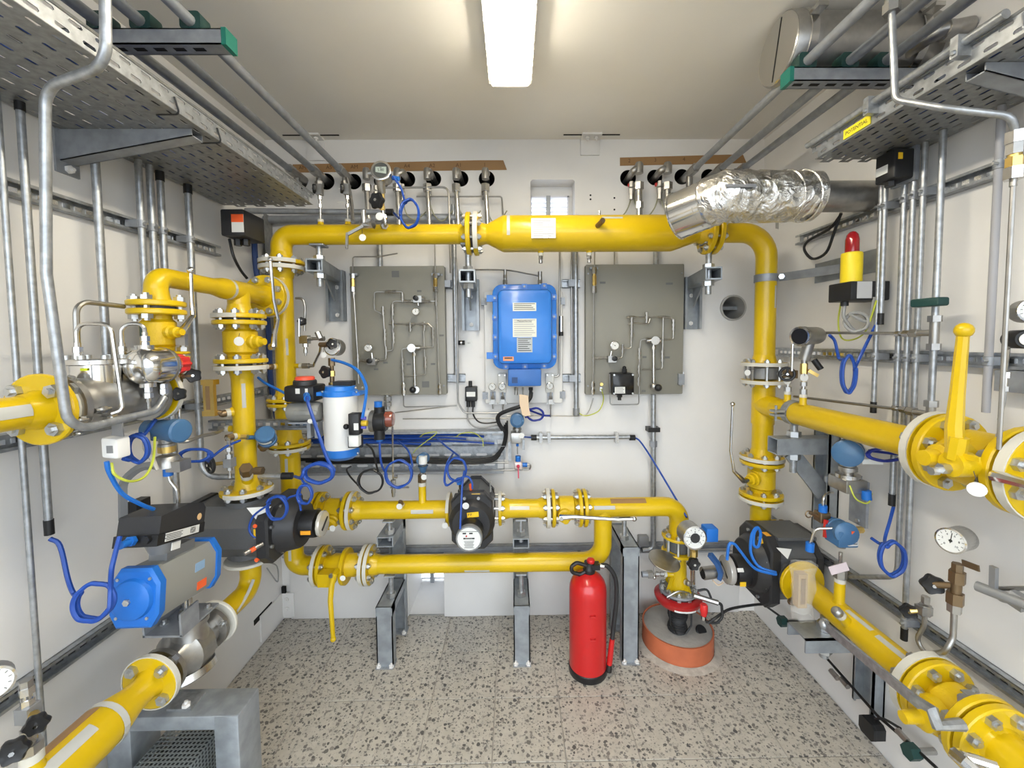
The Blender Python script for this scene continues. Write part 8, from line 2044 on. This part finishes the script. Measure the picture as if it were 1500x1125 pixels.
t.p('body', M().cyl(c + V(-.03, .03, -.012), X(1540, 900, XR - .1), .012, n=10).hexn(X(1492, 880, XR - .1), (.2, -1, -.3), .02, .03).sph(X(1470, 874, XR - .1), .014, 10), MGR); t.p('lever', M().bar(X(1455, 868, XR - .12), X(1456, 830, XR - .122), .009, .013, ey), MGR); t.p('wall_tube', M().cyl(X(1462, 862, XR - .1), X(1510, 862, XR - .09), .005, n=8), SSD)
c = X(1514, 455, XR - .14); t = T('pressure_gauge', 'round gauge cut by the right edge of the picture', 'gauge', c); gauge(t, c, (-.5, -1, 0), .026, .04, pang=.3)
c = X(1497, 497, XR - .13); t = T('pressure_reducer', 'black regulator knob with a silver disc at the right edge', 'regulator', c); t.p('knob', M().lathe(c + V(-.008, -.016, 0), (.5, 1, 0), [(0, .019), (.003, .021), (.05, .021), (.055, .016)], 24), BLK); t.p('knob_disc', M().disc(c + V(-.009, -.018, 0), (-.5, -1, 0), .014, .002, 20, .0003), LBL)
t.p('bracket', M().box(X(1484, 572, XR), X(1520, 546, XR - .05)), GALVD); t.p('stem', M().cyl(c + V(-.02, .01, -.02), X(1472, 545, XR - .1), .005, n=8), SS); stack(t, X(1473, 545, XR - .1), -ez, [('h', .009, .014, SS), ('c', .005, .02, SS), ('h', .008, .012, SSD)]); t.p('hose', M().tube(spline([X(1472, 570, XR - .1), X(1470, 590, XR - .1), X(1464, 615, XR - .1)], 4), .004, n=6), GRC)
# big bent tube with union, upper right
t = T('bent_tube', 'bent steel tube from the ceiling fitting past the right tray to the brass union', 'pipe', D(1309, 20, .95)); q = [D(1306, 12, .98), D(1311, 146, .98), D(1380, 158, .9), D(1482, 170, .84), D(1488, 200, .85)]
t.p('tube', M().tube(q, .0072, bend=.03, n=10), GALV); t.p('top_fitting', M().hexn(q[0] + ez * .0, ez, .017, .022).cyl(q[0] + ez * .01, q[0] + V(0, 0, .05), .014, n=10), SSD); a = stack(t, q[-1] + ez * .01, -ez, [('h', .016, .024, SS), ('h', .014, .022, SSD), ('c', .011, .006, BRASS), ('h', .014, .02, BRASS), ('h', .016, .024, SS), ('c', .006, .014, SSD)]); t.p('lower_tube', M().cyl(a, a - ez * .55, .0042, n=8), SSD)
# --- regulator extras and detector between meter and riser
c = D(1018, 788, YM - .22); fg = V(.02, -1, .05); t = T('pressure_gauge', 'large steel contact gauge with a white dial above the red regulator', 'gauge', c); gauge(t, c, fg, .047, .075, pang=.2, nums=['0', '4', '8', '12', '16']); t.p('dial_hub', M().disc(c + fg.normalized() * .003, fg, .02, .001, 20, .0002), INK)
a, b = D(1032, 772, YM - .2), D(1049, 791, YM - .2); t.p('switch_box', M().rbox((a + b) / 2 + V(0, .03, 0), V((b.x - a.x) / 2, 0, 0), V(0, 0, (a.z - b.z) / 2), V(0, -.05, 0), .004, .004, 2), BLUL, 'bright blue switch box'); t.p('gauge_stem', M().hexn(D(1017, 808, YM - .17), ez, .014, .04).cyl(D(1017, 803, YM - .18), D(1016, 825, YM - .15), .009, n=8), BRASS)
knob(t, D(1016, 826, YM - .18), (0, -1, .1), .0255, .02, 6); t.p('stem_pins', M().cyl(D(1013, 832, YM - .14), D(1013, 855, YM - .08), .005, n=8).cyl(D(1017, 832, YM - .14), D(1017, 855, YM - .07), .005, n=8), SS)
yd_ = 1.66; c = D(1050, 838, yd_); t = T('shut_off_detector', 'steel tube sensor hanging in a dark blue strap between regulator and meter', 'sensor', c); t.p('barrel', M().lathe(D(1029, 840, yd_), (1, .1, .06), [(0, .024), (.002, .026), (.085, .026), (.088, .02)], 22), SSD); t.p('barrel_bore', M().cyl(D(1028.5, 840, yd_), D(1029.5, 840, yd_), .022, n=18), HOLE)
t.p('strap', M().tube([D(1040, 812, yd_ - .03), D(1051, 826, yd_ - .03), D(1056, 840, yd_ - .03), D(1054, 849, yd_ - .026)], [.013, .013, .012, .011], n=4), mat('strap_blue', (.03, .1, .28), .5), 'dark blue strap'); t.p('cable_tail', M().tube(spline([D(1044, 850, yd_), D(1052, 857, yd_), D(1060, 853, yd_)], 4), .003, n=6), BEIGE)
p = D(1031, 895, YM - .16); t = T('safety_valve', 'small fitting with a red body and black hoses beside the red diaphragm case', 'valve', p); t.p('red_body', M().lathe(p + ez * .03, -ez, [(0, .012), (.006, .016), (.03, .016), (.05, .011)], 14), REDP, 'red body'); t.p('tee_fitting', M().tube([p + V(-.03, .03, .05), p + V(.03, .01, .04), p + V(.06, .0, .035)], .011, n=8), SSD)
t.p('end_fitting', M().hexn(p - ez * .03, ez, .01, .016), CHR); t.p('hose_elbow', M().tube([p + V(.055, 0, .035), p + V(.075, 0, .03), p + V(.075, -.01, -.02), p + V(.05, -.015, -.045), p + V(.005, -.01, -.04)], .006, bend=.02, n=8), RUB)
t.p('upper_hose', M().tube(spline([p + V(-.015, .03, .07), p + V(.02, .02, .08), p + V(.035, .01, .05)], 4), .005, n=7), RUB); t.p('arch', M().tube(spline([p + V(-.05, .03, .06), p + V(-.1, .02, .075), p + V(-.15, .02, .05)], 4), .0035, n=6), SSD)
cable('black_hose', 'black hose running from the red-bodied valve to the right wall', 'hose', [p + V(.01, -.02, -.04), p + V(.05, -.02, -.01), D(1070, 892, 1.72), D(1105, 886, 1.74), D(1125, 885, 1.76)], .0055, RUB)
# rod line along the foot of the right wall
xr_ = XR - .06; f = lambda a, b: X(a, b, xr_); t = T('rod_line', 'thin dark cable line with couplings along the foot of the right wall', 'cable line', f(1250, 980)); t.p('line', M().tube([f(1118, 885), f(1150, 908), f(1195, 946), f(1285, 1048), f(1345, 1100), f(1372, 1125)], .0048, n=8), BLK)
for a, b in ((1222, 988), (1237, 1000), (1322, 1078)): t.p('coupling', M().hexn(f(a, b), f(1285, 1048) - f(1195, 946), .0105, .034), SSD)
for a, b in ((1150, 910), (1341, 1101)):
    t.p('hex_block', M().hexn(f(a, b) + V(-.012, 0, 0), ex, .0225, .03), DGRN, 'dark green hexagon block'); t.p('wall_stud', M().cyl(f(a, b), V(XR, f(a, b).y, f(a, b).z + .0), .009, n=8), SSD)
c = f(1286, 1066); t = T('black_box', 'small black box with clipped corners on the cable line at the lower right', 'box', c); t.p('body', M().prism(octo(.03, .028, .01), c + V(.0, 0, 0), V(0, -1, 0), ez, V(-.04, 0, 0)), BLK); t.p('lid_seam', M().prism(octo(.0302, .0282, .01), c + V(-.03, 0, 0), V(0, -1, 0), ez, V(-.002, 0, 0)), DGR2); t.p('tail', M().tube(spline([c + V(-.01, 0, .03), c + V(.0, -.02, .05), c + V(.02, -.06, .055)], 4), .004, n=6), BLK)
# --- blue cables and coils
def B(lab, pts, r=.0042, m=BLUC, nm='blue_cable'): return cable(nm, lab, 'cable', pts, r, m)
def cl(px, py, rx, ry, y, turns, ax=(0, -1, .1), ph=0, fx=None):
    c = D(px, py, y) if fx is None else X(px, py, fx); y = c.y; return coil(c, ax, 1, turns, .02, ph, (rx * y / FPX, ry * y / FPX), 22, V(1, 0, 0))
B('blue cable coiled beside the display transmitter over the header pipe', [D(575, 258, 1.66), D(587, 275, 1.67), D(592, 292, 1.68)] + cl(600, 313, 13, 20, 1.68, 2.2, ph=2) + [D(586, 321, 1.75), D(577, 312, 1.85)], .0045)
B('blue cable from the red-capped black head into the coil over the left meter', [D(450, 582, 1.5), D(452, 592, 1.47), D(463, 625, 1.45), D(478, 668, 1.43)] + cl(467, 693, 21, 14, 1.42, 2.47, ph=.2) + [D(440, 700, 1.42), D(432, 698, 1.5)], .006)
B('small blue coil hanging beside the left meter counter head', [D(442, 702, 1.42), D(446, 708, 1.4)] + cl(447, 724, 10, 14, 1.4, 2.4, ph=1.57) + [D(439, 738, 1.4), D(441, 748, 1.4)], .0038)
B('blue coil lying on the left meter front with a loose loop', [D(441, 724, 1.4), D(425, 728, 1.4)] + cl(406, 744, 15, 17, 1.39, 2.3, ph=.7) + [D(395, 738, 1.4), D(372, 755, 1.4), D(365, 775, 1.4), D(373, 787, 1.4), D(382, 784, 1.41)], .0038)
B('round blue coil hanging before the wall below the round controller', [D(556, 646, 1.62), D(557, 668, 1.62), D(560, 684, 1.64)] + cl(584, 694, 19.5, 19.5, 1.66, 2.58, ph=pi) + [D(604, 682, 1.7), D(598, 660, 1.78), D(582, 645, 1.9)], .0045)
B('blue cable loops hanging above the central gas meter', [D(640, 642, 2.0), D(655, 655, 1.9), D(672, 668, 1.8)] + cl(669, 688, 14, 17, 1.7, 2.29, ph=1.4) + [D(652, 690, 1.7), D(653, 711, 1.68), D(668, 703, 1.66), D(684, 698, 1.65), D(691, 706, 1.64), D(692, 716, 1.64)], .0042)
B('straight blue cable hanging down over the central gas meter front', [D(680, 690, 1.68), D(677, 712, 1.62), D(675.5, 745, 1.59), D(674, 775, 1.575)], .0042)
B('blue cable looped on the left side of the loops above the central gas meter', [D(664, 664, 1.9), D(656, 676, 1.72), D(652, 692, 1.69), D(651, 706, 1.69), D(655, 711, 1.69)], .0045)
B('blue cable sweeping over the white actuator to the solenoid valve', [D(486, 527, 1.62), D(505, 532, 1.58), D(523, 542, 1.54), D(535, 562, 1.52), D(536, 580, 1.51), D(531, 612, 1.5)], .0058, BLUL)
B('blue cable running behind the front riser to the black head', [D(378, 553, 1.66), D(390, 562, 1.64), D(410, 572, 1.62), D(424, 580, 1.6)], .005, BLUL)
B('blue cable coil behind the round transmitter at the handwheel left of the riser', [X(352, 645, XA + .04), X(330, 655, XA + .03), X(305, 674, XA + .03)] + cl(286, 667, 20, 9, 0, 2.1, (.2, -1, .3), -.3, XA + .02) + [X(305, 676, XA + .03)], .0042)
B('tall blue coil between the white box and the left transmitter', [X(228, 615, XA + .02), X(215, 632, XA + .03)] + cl(202, 657, 13, 20, 0, 2.4, (.2, -1, 0), 1.2, XA + .03) + [X(190, 674, XA + .03), X(180, 672, XA + .03)], .0046)
B('thick light blue cable from the white box down to the positioner', [X(156, 676, XA + .03), X(160, 692, XA + .03), X(178, 722, XA + .03), X(205, 738, XA + .035), X(225, 746, XA + .035)], .0052, BLUL)
g0 = POSG[0] - POSG[1] * .05
B('blue cable looping from the conduit end to the positioner and the actuator', [V(c2[0], c2[1], X5(80, 786)), X(88, 800, XL + .07), X(100, 850, XL + .09), X(110, 872, XL + .11)] + cl(138, 881, 24, 26, 0, 1.55, (.25, -1, .15), 2.6, XA + .02) + [X(162, 862, XA + .05), X(163, 838, XA + .06), X(166, 822, XA + .06), g0], .0052)
t_ = cl(1243, 548, 8, 27, 0, 1.7, (-.3, -1, 0), 2.2, XR - .12)
B('blue coil hanging on the right wall beside the display transmitter', [X(1215, 491, XB + .03), X(1223, 500, XR - .1), X(1229, 525, XR - .1)] + t_ + [X(1252, 540, XR - .1), X(1266, 510, XR - .07), X(1286, 470, XR - .05)], .0052)
B('blue coil in front of the conduits beside the small right transmitter', [X(1276, 788, XB + .02), X(1288, 796, XR - .12)] + cl(1307, 818, 15, 26, 0, 2.0, (-.3, -1, 0), 2.3, XR - .12) + [X(1296, 790, XR - .09), X(1303, 765, XR - .06), X(1309, 742, XR - .05)], .005)
B('dark blue coil beside the large right transmitter', [X(1272, 660, XR - .12)] + cl(1297, 666, 22, 9, 0, 2, (-.3, -1, .3), 0, XR - .1) + [X(1320, 664, XR - .06)], .0045, mat('cable_navy', (.015, .03, .25), .45))
B('dark blue coil hanging at the round transmitter below the cabinet', [D(770, 612, YB - .1)] + cl(784, 607, 12, 9, YB - .1, 1.9, (0, -1, .2), 3) + [D(795, 608, YB - .05), D(806, 609, YB - .04)], .005, bpy.data.materials['cable_navy'])
B('blue cable from the conduit bar down to the contact gauge', [D(930, 641, YB - .03), D(938, 647, YB - .04), D(955, 672, 1.98), D(985, 722, 1.88), D(1006, 758, 1.78)], .0045)
B('short blue cable between the transmitter and the conduit bar', [D(768, 640, YB - .09), D(774, 640.5, YB - .05), D(780, 641, YB - .028)], .0042)
B('blue cable bundle at the right meter head, left bow', [D(1065, 820, 1.5), D(1068, 798, 1.5), D(1076, 797, 1.5), D(1085, 808, 1.5), D(1105, 832, 1.5), D(1130, 840, 1.48), D(1137, 841, 1.48)], .0055, BLUL)
B('tall narrow blue loop standing over the right meter', [D(1137, 839, 1.49), D(1112, 830, 1.51), D(1100, 810, 1.53), D(1101, 785, 1.55), D(1108, 773, 1.55), D(1114, 780, 1.55), D(1111, 800, 1.54), D(1104, 798, 1.54), D(1105, 780, 1.55), D(1111, 772, 1.56)], .0055, BLUL)
B('black cable falling in a ring under the white coil plug', [D(536, 650, 1.5), D(546, 660, 1.52), D(552, 684, 1.56)] + cl(543, 705, 18, 17, 1.6, 2.38, ph=1.0) + [D(524, 710, 1.62), D(513, 698, 1.66), D(508, 688, 1.7), D(514, 683, 1.75)], .0038, BLK, 'black_cable')
B('thick black hose bending from the cabinet gland round to the wall tray', [D(778, 575, YC + .02), D(776, 584, YC), D(765, 594, YC), D(745, 601, YC + .01), D(731, 608, YC + .03), D(730, 618, YC + .05), D(738, 632, YB - .05)], .0105, RUB, 'black_hose')
B('thin cable from the right board earth stud curving to the conduit socket', [D(881, 570, YP - .02), D(884, 585, YB - .03), D(877, 602, YB - .03), D(858, 609, YB - .03), D(846, 604, YB - .03)], .0028, YGC, 'earth_cable')
B('yellow-green earth wire between the white box and the left transmitter', [X(163, 678, XA + .03), X(168, 695, XA + .04), X(190, 705, XA + .05), X(212, 698, XA + .05), X(224, 675, XA + .05), X(227, 640, XA + .04)], .0032, YGC, 'earth_cable')
B('earth wire at the floor corner under the left meter', [X(390, 822, XA + .12), D(406, 830, 1.9), D(407, 852, 1.95), D(398, 842, 1.95), D(391, 832, 1.9)], .0028, GRC, 'earth_cable')
B('blue tube bundle behind the left back riser, leading down from the tray', [D(372, 340, 1.95), D(376, 400, 1.95), D(392, 470, 1.96), D(397, 560, 1.98), D(410, 636, 2.03)], .012, mat('bundle_blue', (.015, .05, .2), .5), 'cable_bundle')
t = T('cable_riser', 'upright galvanised riser tray in the left back corner behind the yellow pipes', 'cable tray', D(375, 450, 2.08)); a, b = D(345, 625, 2.085), D(398, 318, 2.085)
t.p('back_sheet', M().box((a.x, 2.083, a.z), (b.x, 2.087, b.z)), TRAYM)
for x in (a.x, b.x): t.p('side_lip', M().box((x - .0015, 2.02, a.z), (x + .0015, 2.085, b.z)), TRAYM)
e = FR['left']; t = T('sensing_tube', 'grey sensing tube from the front left riser to the wall conduit', 'tube', e)
t.p('tube_fitting', M().hexn(e - ex * .012, ex, .012, .026), SSD); t.p('tube', M().tube(spline([e - ex * .01, X(318, 634, XA), X(295, 639, XA), X(276, 646, XA), X(262, 647, XA - .02)], 4), .0055, n=8), SSD)
